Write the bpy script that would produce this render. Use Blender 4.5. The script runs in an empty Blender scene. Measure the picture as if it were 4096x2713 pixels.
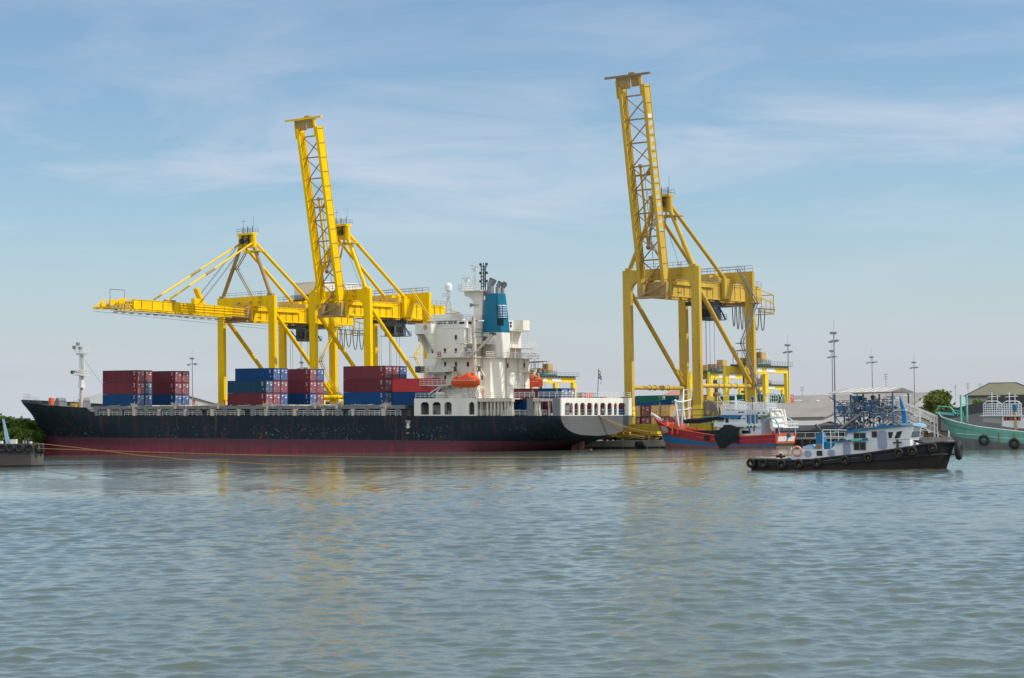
SKYT=(.86,.95,1.0); HAZEC=(4.5,4.72,5.4,1); CLOUDC=(5.2,5.7,6.6,1); WAVE=.19; WATA=(.092,.119,.092,1); WATB=(.122,.150,.110,1); FILLC=(7.6,7.8,8.1,1)
import bpy, math, random
import numpy as np
from mathutils import Vector, Matrix, Euler
random.seed(11)
R=math.radians
col=bpy.context.scene.collection
# ---------------------------------------------------------------- camera model (50 mm on a 23.6 mm sensor, standing 4 m above the river)
F=8700.; CAM=Vector((0,0,4.)); PIT=math.atan(372.5/F); RO=math.atan(.0150)
fw=Vector((0,math.cos(PIT),math.sin(PIT))); r0=Vector((1,0,0)); u0=Vector((0,-math.sin(PIT),math.cos(PIT)))
cr=r0*math.cos(RO)-u0*math.sin(RO); cu=r0*math.sin(RO)+u0*math.cos(RO)
def ray(px,py): return fw*F+cr*(px-2048)-cu*(py-1356.5)
class Fr:
    """a measured frame of reference: origin, heading, trim"""
    def __init__(s,loc=(0,0,0),rz=0,trim=0):
        s.loc=Vector(loc); s.rot=Euler((0,trim,rz)); s.M=Matrix.Translation(s.loc)@s.rot.to_matrix().to_4x4(); s.I=s.M.inverted()
    def hit(s,px,py,ax,v):
        i='xyz'.index(ax); o=s.I@CAM; d=s.I.to_3x3()@ray(px,py); return o+d*((v-o[i])/d[i])
    def proj(s,p):
        w=s.M@Vector(p)-CAM; k=F/w.dot(fw); return (2048+w.dot(cr)*k, 1356.5-w.dot(cu)*k)
    def sub(s,p,rz=0): return Fr(s.M@Vector(p), s.rot.z+rz)
RZ=R(-37)
Q=Fr((0,0,0),RZ)      # quay frame: x along the quay towards the right, y inland, z up
GZ=1.75               # top of the quay
# ---------------------------------------------------------------- mesh builder
class MB:
    def __init__(s): s.v=[]; s.f=[]; s.mi=[]; s.sm=[]; s.m=0; s.smooth=False
    def add(s,vs,fs,sm=None):
        o=len(s.v); s.v+=[tuple(v) for v in vs]
        for f in fs: s.f.append([i+o for i in f]); s.mi.append(s.m); s.sm.append(s.smooth if sm is None else sm)
    def box(s,x0,x1,y0,y1,z0,z1):
        x0,x1=min(x0,x1),max(x0,x1); y0,y1=min(y0,y1),max(y0,y1); z0,z1=min(z0,z1),max(z0,z1)
        s.add([(x0,y0,z0),(x1,y0,z0),(x1,y1,z0),(x0,y1,z0),(x0,y0,z1),(x1,y0,z1),(x1,y1,z1),(x0,y1,z1)],
              [(0,3,2,1),(4,5,6,7),(0,1,5,4),(1,2,6,5),(2,3,7,6),(3,0,4,7)]); return s
    def beam(s,p,q,w,h,up=(0,0,1)):
        p,q=Vector(p),Vector(q); d=(q-p).normalized(); up=Vector(up)
        if abs(d.dot(up))>.98: up=Vector((0,1,0)) if abs(d.y)<.9 else Vector((1,0,0))
        a=d.cross(up).normalized()*(w/2); b=a.cross(d).normalized()*(h/2); vs=[]
        for c in (p,q): vs+=[c-a-b,c+a-b,c+a+b,c-a+b]
        s.add(vs,[(0,1,2,3),(7,6,5,4),(0,4,5,1),(1,5,6,2),(2,6,7,3),(3,7,4,0)]); return s
    def tube(s,p,q,r,n=8,r2=None):
        p,q=Vector(p),Vector(q); d=(q-p).normalized(); up=Vector((0,0,1)) if abs(d.z)<.95 else Vector((1,0,0))
        a=d.cross(up).normalized(); b=a.cross(d); r2=r if r2 is None else r2
        vs=[p+(a*math.cos(2*math.pi*i/n)+b*math.sin(2*math.pi*i/n))*r for i in range(n)]+[q+(a*math.cos(2*math.pi*i/n)+b*math.sin(2*math.pi*i/n))*r2 for i in range(n)]
        s.add(vs,[(i,(i+1)%n,n+(i+1)%n,n+i) for i in range(n)],True); s.add(vs,[list(range(n))[::-1],list(range(n,2*n))],False); return s
    def path(s,pts,r,n=6):
        for a,b in zip(pts,pts[1:]): s.tube(a,b,r,n)
        return s
    def extr(s,poly,vec):
        """extrude a planar outline (any plane) along vec"""
        vec=Vector(vec); P=[Vector(p) for p in poly]; n=len(P)
        s.add(P+[p+vec for p in P],[list(range(n))[::-1],[n+i for i in range(n)]]+[(i,(i+1)%n,n+(i+1)%n,n+i) for i in range(n)]); return s
    def sph(s,c,r,nu=12,nv=8,sc=(1,1,1)):
        c=Vector(c); vs=[]; fs=[]
        for j in range(nv+1):
            t=math.pi*j/nv
            for i in range(nu):
                a=2*math.pi*i/nu; vs.append((c.x+r*sc[0]*math.sin(t)*math.cos(a),c.y+r*sc[1]*math.sin(t)*math.sin(a),c.z+r*sc[2]*math.cos(t)))
        for j in range(nv):
            for i in range(nu): fs.append((j*nu+i,(j+1)*nu+i,(j+1)*nu+(i+1)%nu,j*nu+(i+1)%nu))
        s.add(vs,fs,True); return s
    def torus(s,c,R1,r,ax='y',n=20,m=8,sc=1):
        c=Vector(c); vs=[]
        for i in range(n):
            a=2*math.pi*i/n
            for j in range(m):
                b=2*math.pi*j/m; q=R1+r*math.cos(b); u,v,w=q*math.cos(a),q*math.sin(a),r*math.sin(b)*sc
                vs.append(c+(Vector((u,w,v)) if ax=='y' else Vector((w,u,v)) if ax=='x' else Vector((u,v,w))))
        s.add(vs,[(i*m+j,((i+1)%n)*m+j,((i+1)%n)*m+(j+1)%m,i*m+(j+1)%m) for i in range(n) for j in range(m)],True); return s
    def grid(s,rows,closed=False,mats=None,sm=True):
        """rows: list of equal length point lists"""
        n=len(rows[0]); vs=[p for r in rows for p in r]; o=len(s.v); s.v+=[tuple(v) for v in vs]
        for j in range(len(rows)-1):
            for i in range(n if closed else n-1):
                k=(i+1)%n; s.f.append([o+j*n+i,o+j*n+k,o+(j+1)*n+k,o+(j+1)*n+i]); s.mi.append(mats[j] if mats else s.m); s.sm.append(sm)
        return s
    def rail(s,pts,h=1.05,step=1.6,r=.035,bars=2):
        up=Vector((0,0,1))
        for a,b in zip(pts,pts[1:]):
            a,b=Vector(a),Vector(b); L=(b-a).length; n=max(1,round(L/step))
            for i in range(n+1): p=a.lerp(b,i/n); s.tube(p,p+up*h,r,4)
            for k in range(1,bars+1): s.tube(a+up*h*k/bars,b+up*h*k/bars,r,4)
        return s
    def panel(s,axis,c,th,u0,u1,z0,z1,holes):
        """wall in a vertical plane (axis 'y': plane y=c, u=x; axis 'x': plane x=c, u=y) with rectangular holes sharing z range"""
        def bx(a,b,za,zb):
            if b-a<1e-3 or zb-za<1e-3: return
            if axis=='y': s.box(a,b,c,c+th,za,zb)
            else: s.box(c,c+th,a,b,za,zb)
        cur=u0
        for (a,b,za,zb) in sorted(holes):
            bx(cur,a,z0,z1); bx(a,b,z0,za); bx(a,b,zb,z1); cur=b
        bx(cur,u1,z0,z1); return s
    def mesh(s,name,mats):
        me=bpy.data.meshes.new(name); me.from_pydata(s.v,[],s.f); me.update()
        for m in (mats if isinstance(mats,(list,tuple)) else [mats]): me.materials.append(m)
        me.polygons.foreach_set('material_index',s.mi); me.polygons.foreach_set('use_smooth',s.sm); return me
    def part(s,name,mats,parent=None,label=None):
        o=bpy.data.objects.new(name,s.mesh(name,mats)); col.objects.link(o); o.parent=parent
        if label: o['label']=label
        return o
def tag(o,label=None,cat=None,group=None,kind=None):
    if label: o['label']=label
    if cat: o['category']=cat
    if group: o['group']=group
    if kind: o['kind']=kind
    return o
def place(o,fr): o.location=fr.loc; o.rotation_euler=fr.rot; return o
def thing(name,label,cat,fr,group=None):
    o=bpy.data.objects.new(name,None); col.objects.link(o); o.empty_display_size=.5; place(o,fr); return tag(o,label,cat,group)
def dup(root,fr,label=None,group=None):
    def cp(o,par):
        c=o.copy(); col.objects.link(c)
        if par: c.parent=par
        for ch in kids.get(o,[]): cp(ch,c)
        return c
    kids={}
    for o in col.objects:
        if o.parent: kids.setdefault(o.parent,[]).append(o)
    r=cp(root,None); place(r,fr)
    if label: r['label']=label
    if group: r['group']=group
    return r
# ---------------------------------------------------------------- materials
def N(nt,t,**k):
    n=nt.nodes.new(t)
    for a,b in k.items(): setattr(n,a,b)
    return n
def mat(name,c,rough=.55,var=.12,scale=.8,rust=0.,rustc=(.16,.07,.03),streak=False,metal=0.,bump=0.,spec=.4,dirt=0.,rscale=1.,rnd_=.0):
    m=bpy.data.materials.new(name); m.use_nodes=True; nt=m.node_tree; L=nt.links; P=nt.nodes['Principled BSDF']
    P.inputs['Roughness'].default_value=rough; P.inputs['Metallic'].default_value=metal; P.inputs['Specular IOR Level'].default_value=spec
    tc=N(nt,'ShaderNodeTexCoord'); oi=N(nt,'ShaderNodeObjectInfo')
    mp=N(nt,'ShaderNodeVectorMath',operation='ADD'); sc=N(nt,'ShaderNodeVectorMath',operation='SCALE'); sc.inputs[0].default_value=(37,11,23)
    L.new(oi.outputs['Random'],sc.inputs['Scale']); L.new(tc.outputs['Object'],mp.inputs[0]); L.new(sc.outputs[0],mp.inputs[1])
    n1=N(nt,'ShaderNodeTexNoise'); n1.inputs['Scale'].default_value=scale; n1.inputs['Detail'].default_value=6; n1.inputs['Roughness'].default_value=.62
    if streak:
        st=N(nt,'ShaderNodeVectorMath',operation='MULTIPLY'); st.inputs[1].default_value=(1,1,.18); L.new(mp.outputs[0],st.inputs[0]); L.new(st.outputs[0],n1.inputs['Vector'])
    else: L.new(mp.outputs[0],n1.inputs['Vector'])
    mr=N(nt,'ShaderNodeMapRange'); mr.inputs[1].default_value=.3; mr.inputs[2].default_value=.7; mr.inputs[3].default_value=1-var-dirt; mr.inputs[4].default_value=1+var
    L.new(n1.outputs['Fac'],mr.inputs[0])
    rv=N(nt,'ShaderNodeMapRange'); rv.inputs[3].default_value=1-rnd_; rv.inputs[4].default_value=1+rnd_; L.new(oi.outputs['Random'],rv.inputs[0]); rm=N(nt,'ShaderNodeMath',operation='MULTIPLY'); L.new(mr.outputs[0],rm.inputs[0]); L.new(rv.outputs[0],rm.inputs[1])
    mul=N(nt,'ShaderNodeVectorMath',operation='SCALE'); mul.inputs[0].default_value=c; L.new(rm.outputs[0],mul.inputs['Scale'])
    out=mul.outputs[0]
    if rust>0:
        n2=N(nt,'ShaderNodeTexNoise'); n2.inputs['Scale'].default_value=scale*2.2*rscale; n2.inputs['Detail'].default_value=8; n2.inputs['Roughness'].default_value=.7
        s2=N(nt,'ShaderNodeVectorMath',operation='MULTIPLY'); s2.inputs[1].default_value=(1.3,1.3,.22 if streak else 1); L.new(mp.outputs[0],s2.inputs[0]); L.new(s2.outputs[0],n2.inputs['Vector'])
        rp=N(nt,'ShaderNodeMapRange'); rp.inputs[1].default_value=.72-.30*rust; rp.inputs[2].default_value=.84-.30*rust; L.new(n2.outputs['Fac'],rp.inputs[0])
        mx=N(nt,'ShaderNodeMix',data_type='RGBA'); mx.inputs['B'].default_value=(*rustc,1); L.new(rp.outputs[0],mx.inputs['Factor']); L.new(out,mx.inputs['A']); out=mx.outputs['Result']
    L.new(out,P.inputs['Base Color'])
    if bump:
        b=N(nt,'ShaderNodeBump'); b.inputs['Strength'].default_value=bump; b.inputs['Distance'].default_value=.05; L.new(n1.outputs['Fac'],b.inputs['Height']); L.new(b.outputs[0],P.inputs['Normal'])
    return m
M={}
def add(k,*a,**kw): M[k]=mat(k,*a,**kw)
add('crane_yellow',(.86,.56,.0),.5,spec=.15,rust=.42,streak=True,scale=.5,var=.12,rustc=(.40,.22,.03))
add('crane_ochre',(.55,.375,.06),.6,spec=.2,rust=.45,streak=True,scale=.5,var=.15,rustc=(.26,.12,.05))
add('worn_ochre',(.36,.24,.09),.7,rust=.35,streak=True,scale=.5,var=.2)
add('rtg_yellow',(.80,.60,.04),.55,rust=.15,scale=.5,var=.1)
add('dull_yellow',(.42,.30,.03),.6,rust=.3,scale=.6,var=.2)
add('brown_steel',(.25,.16,.09),.65,rust=.3,scale=.6)
add('dark_steel',(.06,.065,.07),.6,var=.3)
add('grey_steel',(.24,.25,.26),.5,var=.15,rust=.15)
add('cable',(.10,.11,.13),.6)
add('rope',(.42,.25,.07),.9,var=.2,scale=6)
add('white_paint',(.74,.74,.70),.5,rust=.06,streak=True,scale=.5,var=.07,rustc=(.34,.20,.11))
add('ship_white',(.78,.76,.68),.55,spec=.25,rust=.32,streak=True,scale=.45,var=.09,rustc=(.36,.22,.12))
add('rusty_white',(.62,.56,.46),.6,rust=.6,streak=True,scale=.6,var=.12,rustc=(.28,.14,.06))
add('transom_grey',(.115,.12,.122),.65,spec=.2,rust=.14,streak=True,scale=.35,var=.1,rustc=(.26,.16,.10))
add('ship_grey',(.20,.21,.22),.6,rust=.12,streak=True,scale=.4,var=.12,rustc=(.28,.17,.11))
add('deck_grey',(.16,.165,.17),.7,rust=.35,scale=.7,var=.25,rustc=(.15,.09,.05))
add('deck_green',(.03,.13,.10),.7,rust=.3,scale=.9,var=.25)
add('funnel_blue',(.004,.15,.26),.45,spec=.3,var=.07,scale=.3)
add('glass',(.014,.022,.026),.18,var=.2,spec=.3)
add('black_paint',(.018,.02,.024),.5,var=.25,scale=.8,rust=.12,streak=True,rustc=(.10,.06,.05))
add('rubber',(.022,.022,.024),.75,var=.3,scale=3)
add('lifeboat_orange',(.75,.10,.02),.45,var=.06)
add('red_paint',(.45,.045,.045),.5,var=.15,rust=.15,streak=True,scale=.8)
add('boat_red',(.34,.03,.045),.55,var=.14,rust=.18,streak=True,scale=.7,rustc=(.2,.12,.1))
add('boat_orange',(.70,.12,.05),.55,var=.12,rust=.1)
add('boat_blue',(.008,.15,.32),.55,var=.12,rust=.12,streak=True,scale=.6,rustc=(.06,.1,.14))
add('boat_maroon',(.22,.10,.09),.7,var=.2,rust=.3,streak=True,scale=.7,rustc=(.16,.13,.11))
add('boat_white',(.72,.76,.78),.5,var=.07,rust=.08,streak=True,scale=.8,rustc=(.35,.28,.2))
add('pale_blue',(.30,.48,.66),.5,var=.1,rust=.1,scale=.9)
add('bright_blue',(.008,.16,.36),.45,var=.1,rust=.06,scale=.9)
add('tug_door',(.30,.36,.48),.5,var=.05)
add('teal_paint',(.15,.41,.34),.55,var=.16,rust=.22,streak=True,scale=.5,rustc=(.16,.28,.22))
add('teal_light',(.13,.54,.42),.5,var=.1,rust=.1)
add('hull_grey',(.17,.17,.18),.65,var=.2,rust=.3,streak=True,scale=.6,rustc=(.14,.11,.10))
add('dark_net',(.012,.022,.028),.9,var=.4,scale=2.5,bump=.5)
add('awning',(.025,.026,.032),.9,spec=.1,var=.3,scale=1.2)
add('concrete',(.36,.34,.30),.85,var=.2,scale=.4,dirt=.15,rust=.2,rustc=(.16,.15,.13),streak=True)
add('dark_concrete',(.10,.10,.095),.85,var=.3,scale=.5,rust=.3,rustc=(.05,.05,.05))
add('ground',(.27,.25,.22),.9,var=.2,scale=.05)
add('roof_grey',(.30,.275,.25),.85,var=.13,scale=.12,rust=.2,rustc=(.22,.19,.17),rscale=4)
add('roof_strip',(.62,.60,.56),.7,var=.1)
add('wall_pale',(.42,.41,.37),.85,var=.12,scale=.2,rust=.22,rustc=(.16,.15,.13),streak=True)
add('shed_pale',(.36,.37,.35),.8,var=.08,scale=.1,rust=.1,rustc=(.30,.31,.30),streak=True)
add('roof_green',(.17,.17,.11),.85,var=.12,scale=.2)
add('roof_slate',(.055,.058,.065),.8,var=.2,scale=.2)
add('plant_blue',(.06,.15,.30),.6,var=.25,rust=.3,scale=.7,rustc=(.12,.10,.10))
add('plant_steel',(.17,.19,.22),.6,var=.35,rust=.3,scale=.7)
add('bright_metal',(.72,.72,.70),.5,var=.12)
add('lamp_grey',(.26,.27,.29),.5,var=.1)
add('bark',(.10,.07,.045),.9,var=.2)
add('sign_white',(.78,.79,.80),.5,var=.04)
add('mark_white',(.72,.72,.70),.6,var=.15,scale=3)
add('mark_yellow',(.75,.50,.03),.6,var=.1)
add('skin',(.30,.17,.11),.6); add('workwear_orange',(.75,.14,.03),.8); add('workwear_red',(.60,.03,.02),.8); add('workwear_dark',(.03,.04,.07),.8); add('workwear_white',(.7,.7,.7),.8); add('helmet_yellow',(.8,.6,.02),.4)
add('tan_steel',(.50,.33,.12),.6,var=.1,rust=.12,scale=.5)
add('salmon',(.50,.22,.17),.8,var=.1)
add('wood',(.20,.14,.09),.85,var=.3,scale=1.5,streak=True)
def leafmat(name,c,c2):
    m=bpy.data.materials.new(name); m.use_nodes=True; nt=m.node_tree; P=nt.nodes['Principled BSDF']; P.inputs['Roughness'].default_value=.7
    P.inputs['Specular IOR Level'].default_value=.25
    g=N(nt,'ShaderNodeNewGeometry'); mx=N(nt,'ShaderNodeMix',data_type='RGBA'); mx.inputs['A'].default_value=(*c,1); mx.inputs['B'].default_value=(*c2,1)
    nt.links.new(g.outputs['Random Per Island'],mx.inputs['Factor']); nt.links.new(mx.outputs['Result'],P.inputs['Base Color'])
    tr=N(nt,'ShaderNodeBsdfTranslucent'); nt.links.new(mx.outputs['Result'],tr.inputs['Color']); ms=N(nt,'ShaderNodeMixShader'); ms.inputs[0].default_value=.35
    nt.links.new(P.outputs[0],ms.inputs[1]); nt.links.new(tr.outputs[0],ms.inputs[2]); nt.links.new(ms.outputs[0],nt.nodes['Material Output'].inputs['Surface']); return m
M['leaf']=leafmat('leaf',(.055,.13,.025),(.14,.22,.045)); M['leaf_olive']=leafmat('leaf_olive',(.06,.10,.02),(.18,.20,.05)); M['leaf_bright']=leafmat('leaf_bright',(.09,.19,.03),(.22,.30,.05))
# ---------------------------------------------------------------- camera, world, sun
sc_=bpy.context.scene
cd=bpy.data.cameras.new('camera'); co=bpy.data.objects.new('camera',cd); col.objects.link(co); sc_.camera=co
cd.sensor_width=36; cd.sensor_fit='HORIZONTAL'; cd.lens=36*F/4096; cd.clip_start=1; cd.clip_end=20000
co.matrix_world=Matrix(((cr.x,cu.x,-fw.x,CAM.x),(cr.y,cu.y,-fw.y,CAM.y),(cr.z,cu.z,-fw.z,CAM.z),(0,0,0,1)))
SEL=R(46); SAZ=R(96.6)   # sun height; azimuth clockwise from the viewing direction
sd=Vector((math.sin(SAZ)*math.cos(SEL),math.cos(SAZ)*math.cos(SEL),math.sin(SEL)))
sl=bpy.data.lights.new('sun','SUN'); sl.energy=3.7; sl.angle=R(.53); sl.color=(1,.95,.86)
so=bpy.data.objects.new('sun',sl); col.objects.link(so); so.rotation_euler=sd.to_track_quat('Z','Y').to_euler(); so.location=(60,0,80)
w=bpy.data.worlds.new('World'); sc_.world=w; w.use_nodes=True; nt=w.node_tree; L=nt.links; bg=nt.nodes['Background']
sky=N(nt,'ShaderNodeTexSky',sky_type='NISHITA'); sky.sun_disc=False; sky.sun_elevation=SEL; sky.sun_rotation=SAZ; sky.altitude=0; sky.air_density=1.0; sky.dust_density=.35; sky.ozone_density=2.2
tc=N(nt,'ShaderNodeTexCoord'); sep=N(nt,'ShaderNodeSeparateXYZ'); L.new(tc.outputs['Generated'],sep.inputs[0])
# thin cirrus: noise stretched along the horizon
vm=N(nt,'ShaderNodeVectorMath',operation='MULTIPLY'); vm.inputs[1].default_value=(2.4,2.4,13); L.new(tc.outputs['Generated'],vm.inputs[0])
cn=N(nt,'ShaderNodeTexNoise'); cn.inputs['Scale'].default_value=2.6; cn.inputs['Detail'].default_value=7; cn.inputs['Roughness'].default_value=.56; cn.inputs['Distortion'].default_value=.6; L.new(vm.outputs[0],cn.inputs['Vector'])
cm=N(nt,'ShaderNodeMapRange'); cm.inputs[1].default_value=.44; cm.inputs[2].default_value=.72; cm.inputs[3].default_value=0; cm.inputs[4].default_value=.85; L.new(cn.outputs['Fac'],cm.inputs[0])
band=N(nt,'ShaderNodeFloatCurve'); cv=band.mapping.curves[0]; L.new(sep.outputs['Z'],band.inputs['Value'])
for p in ((.0,.5),(.04,.4),(.075,.3),(.095,.7),(.125,1.),(.15,.6),(.2,.4),(.5,.4)): cv.points.new(*p)
cv.points[0].location=(0,.55); cv.points[-1].location=(1,.3)
cmul=N(nt,'ShaderNodeMath',operation='MULTIPLY'); L.new(cm.outputs[0],cmul.inputs[0]); L.new(band.outputs[0],cmul.inputs[1])
tint=N(nt,'ShaderNodeVectorMath',operation='MULTIPLY'); tint.inputs[1].default_value=(SKYT); L.new(sky.outputs[0],tint.inputs[0])
# hazy low air: warms and greys the sky close to the horizon
hz=N(nt,'ShaderNodeMapRange',interpolation_type='SMOOTHSTEP'); hz.inputs[1].default_value=.0; hz.inputs[2].default_value=.115; hz.inputs[3].default_value=.85; hz.inputs[4].default_value=0; L.new(sep.outputs['Z'],hz.inputs[0])
hm=N(nt,'ShaderNodeMix',data_type='RGBA'); L.new(hz.outputs[0],hm.inputs['Factor']); L.new(tint.outputs[0],hm.inputs['A']); hm.inputs['B'].default_value=HAZEC
mx=N(nt,'ShaderNodeMix',data_type='RGBA'); L.new(cmul.outputs[0],mx.inputs['Factor']); L.new(hm.outputs['Result'],mx.inputs['A']); mx.inputs['B'].default_value=CLOUDC
# unseen bright cloud, added overhead and behind the viewer to fill the shaded faces
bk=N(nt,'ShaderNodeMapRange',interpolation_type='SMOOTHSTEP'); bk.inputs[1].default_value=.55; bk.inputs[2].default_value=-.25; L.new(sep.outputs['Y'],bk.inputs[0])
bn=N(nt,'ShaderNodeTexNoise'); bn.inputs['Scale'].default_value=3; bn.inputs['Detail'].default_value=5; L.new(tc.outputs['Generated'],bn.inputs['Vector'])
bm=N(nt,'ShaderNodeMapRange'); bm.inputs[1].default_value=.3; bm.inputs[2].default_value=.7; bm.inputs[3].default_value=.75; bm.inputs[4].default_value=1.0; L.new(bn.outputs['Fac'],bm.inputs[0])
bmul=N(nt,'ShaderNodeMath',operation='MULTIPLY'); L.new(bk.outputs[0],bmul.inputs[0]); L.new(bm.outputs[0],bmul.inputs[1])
bx=N(nt,'ShaderNodeMix',data_type='RGBA'); L.new(bmul.outputs[0],bx.inputs['Factor']); L.new(mx.outputs['Result'],bx.inputs['A']); bx.inputs['B'].default_value=FILLC
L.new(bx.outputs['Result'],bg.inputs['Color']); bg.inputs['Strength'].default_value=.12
sc_.view_settings.view_transform='Standard'; sc_.view_settings.look='None'; sc_.view_settings.gamma=1; sc_.view_settings.exposure=0
sc_.cycles.max_bounces=6; sc_.cycles.diffuse_bounces=3; sc_.cycles.glossy_bounces=3
# ---------------------------------------------------------------- river
def build_water():
    rng=np.random.default_rng(5)
    r=[11.]
    while r[-1]<1100: r.append(r[-1]*(1.01 if r[-1]<27 else 1.0019 if r[-1]<150 else 1.0027 if r[-1]<420 else 1.008))
    r=np.array(r); th=np.concatenate([np.linspace(-34,-15,50,endpoint=False),np.linspace(-15,15,400),np.linspace(15,34,51)[1:]])*math.pi/180
    RR,TT=np.meshgrid(r,th,indexing='ij'); RR=RR.astype(np.float32); X=RR*np.sin(TT).astype(np.float32); Y=RR*np.cos(TT).astype(np.float32); Z=np.zeros_like(X); DX=np.zeros_like(X); DY=np.zeros_like(X)
    patch=1+.38*np.sin(X*.021+Y*.013+1)*np.sin(Y*.017-X*.008+2)+.28*np.sin(X*.05-Y*.031)+.18*np.sin(X*.11+Y*.07+2)
    dr=np.where(RR<27,.01,np.where(RR<150,.0019,np.where(RR<420,.0027,.008)))*RR; dx=np.where(np.abs(TT)<R(15),.00131,.0066)*RR; cell=np.maximum(dr,dx*.6)
    n=110
    for i in range(n):
        u=(i+.5)/n; lam=.25*(3.4/.25)**u; k=2*math.pi/lam
        d=R(-72)+rng.normal(0,.75 if lam<2.5 else .5); kx,ky=k*math.cos(d),k*math.sin(d)
        sl=WAVE*(1.0 if lam<1.15 else (1.15/lam)**1.1)*(.85 if lam<.5 else 1)   # slope carried by this wave
        A=sl/k*math.sqrt(2./n); fade=np.clip((lam-2.4*cell)/(lam*.5),0,1); ph=kx*X+ky*Y+rng.random()*6.28
        Z+=A*fade*patch*np.sin(ph); DX+=.8*A*fade*kx/k*np.cos(ph); DY+=.8*A*fade*ky/k*np.cos(ph)
    X=X+DX; Y=Y+DY
    nr,nc=X.shape; co_=np.stack([X,Y,Z],-1).reshape(-1,3).astype(np.float32)
    idx=np.arange(nr*nc).reshape(nr,nc); q=np.stack([idx[:-1,:-1],idx[:-1,1:],idx[1:,1:],idx[1:,:-1]],-1).reshape(-1,4)[:,::-1]
    me=bpy.data.meshes.new('water'); me.vertices.add(len(co_)); me.vertices.foreach_set('co',co_.ravel()); me.loops.add(q.size); me.loops.foreach_set('vertex_index',q.ravel().astype(np.int32))
    me.polygons.add(len(q)); me.polygons.foreach_set('loop_start',np.arange(0,q.size,4,dtype=np.int32)); me.polygons.foreach_set('loop_total',np.full(len(q),4,dtype=np.int32)); me.polygons.foreach_set('use_smooth',np.ones(len(q),dtype=bool)); me.update(); me.validate()
    m=bpy.data.materials.new('river_water'); m.use_nodes=True; nt=m.node_tree; L=nt.links; P=nt.nodes['Principled BSDF']
    P.inputs['IOR'].default_value=1.33; P.inputs['Specular IOR Level'].default_value=.5
    tc=N(nt,'ShaderNodeTexCoord'); n0=N(nt,'ShaderNodeTexNoise'); n0.inputs['Scale'].default_value=.02; n0.inputs['Detail'].default_value=4; L.new(tc.outputs['Object'],n0.inputs['Vector'])
    mxc=N(nt,'ShaderNodeMix',data_type='RGBA'); mxc.inputs['A'].default_value=WATA; mxc.inputs['B'].default_value=WATB; L.new(n0.outputs['Fac'],mxc.inputs['Factor']); L.new(mxc.outputs['Result'],P.inputs['Base Color'])
    # fine ripples (wind capillaries), and long calm streaks where they are weaker
    v1=N(nt,'ShaderNodeVectorMath',operation='MULTIPLY'); v1.inputs[1].default_value=(1,1.6,1); L.new(tc.outputs['Object'],v1.inputs[0])
    a=N(nt,'ShaderNodeTexNoise'); a.inputs['Scale'].default_value=3.4; a.inputs['Detail'].default_value=5; a.inputs['Roughness'].default_value=.55; L.new(v1.outputs[0],a.inputs['Vector'])
    v2=N(nt,'ShaderNodeVectorMath',operation='MULTIPLY'); v2.inputs[1].default_value=(.012,.035,1); L.new(tc.outputs['Object'],v2.inputs[0])
    c=N(nt,'ShaderNodeTexNoise'); c.inputs['Scale'].default_value=1; c.inputs['Detail'].default_value=3; L.new(v2.outputs[0],c.inputs['Vector'])
    cr_=N(nt,'ShaderNodeMapRange'); cr_.inputs[1].default_value=.38; cr_.inputs[2].default_value=.62; cr_.inputs[3].default_value=.35; cr_.inputs[4].default_value=1; L.new(c.outputs['Fac'],cr_.inputs[0])
    b=N(nt,'ShaderNodeBump'); b.inputs['Distance'].default_value=.09; L.new(a.outputs['Fac'],b.inputs['Height']); 
    ml=N(nt,'ShaderNodeMath',operation='MULTIPLY'); ml.inputs[1].default_value=.24; L.new(cr_.outputs[0],ml.inputs[0]); L.new(ml.outputs[0],b.inputs['Strength']); L.new(b.outputs[0],P.inputs['Normal'])
    rr=N(nt,'ShaderNodeMapRange'); rr.inputs[3].default_value=.05; rr.inputs[4].default_value=.09; L.new(cr_.outputs[0],rr.inputs[0]); L.new(rr.outputs[0],P.inputs['Roughness'])
    me.materials.append(m); o=bpy.data.objects.new('water',me); col.objects.link(o); tag(o,kind='structure',label='choppy grey green river water')
build_water()
# ---------------------------------------------------------------- land behind the quay wall
QE=391.0
def qmesh(name,mb,mats,kind='structure',label=None):
    o=mb.part(name,mats); place(o,Q); tag(o,kind=kind,label=label); return o
mb=MB(); mb.add([(-2500,QE+1.2,GZ),(2500,QE+1.2,GZ),(2500,9000,GZ),(-2500,9000,GZ)],[(0,1,2,3)]); qmesh('ground',mb,M['ground'])
mb=MB(); mb.box(-900,900,QE,QE+1.196,.48,GZ+.02); mb.box(-900,900,QE-.06,QE+.3,GZ-.3,GZ+.024); mb.m=1; mb.box(-900,900,QE+.5,QE+1.19,-3,.48)
x=-470
while x<-90: mb.m=1; mb.tube((x,QE+.2,-3),(x,QE+.2,.48),.32,8); x+=3.2
mb.m=0
qmesh('quay',mb,[M['concrete'],M['dark_concrete']],label='concrete quay edge on dark piles')
add('faded_blue',(.42,.47,.50),.6,var=.25,rust=.45,scale=1.5,rustc=(.60,.40,.12))
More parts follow.
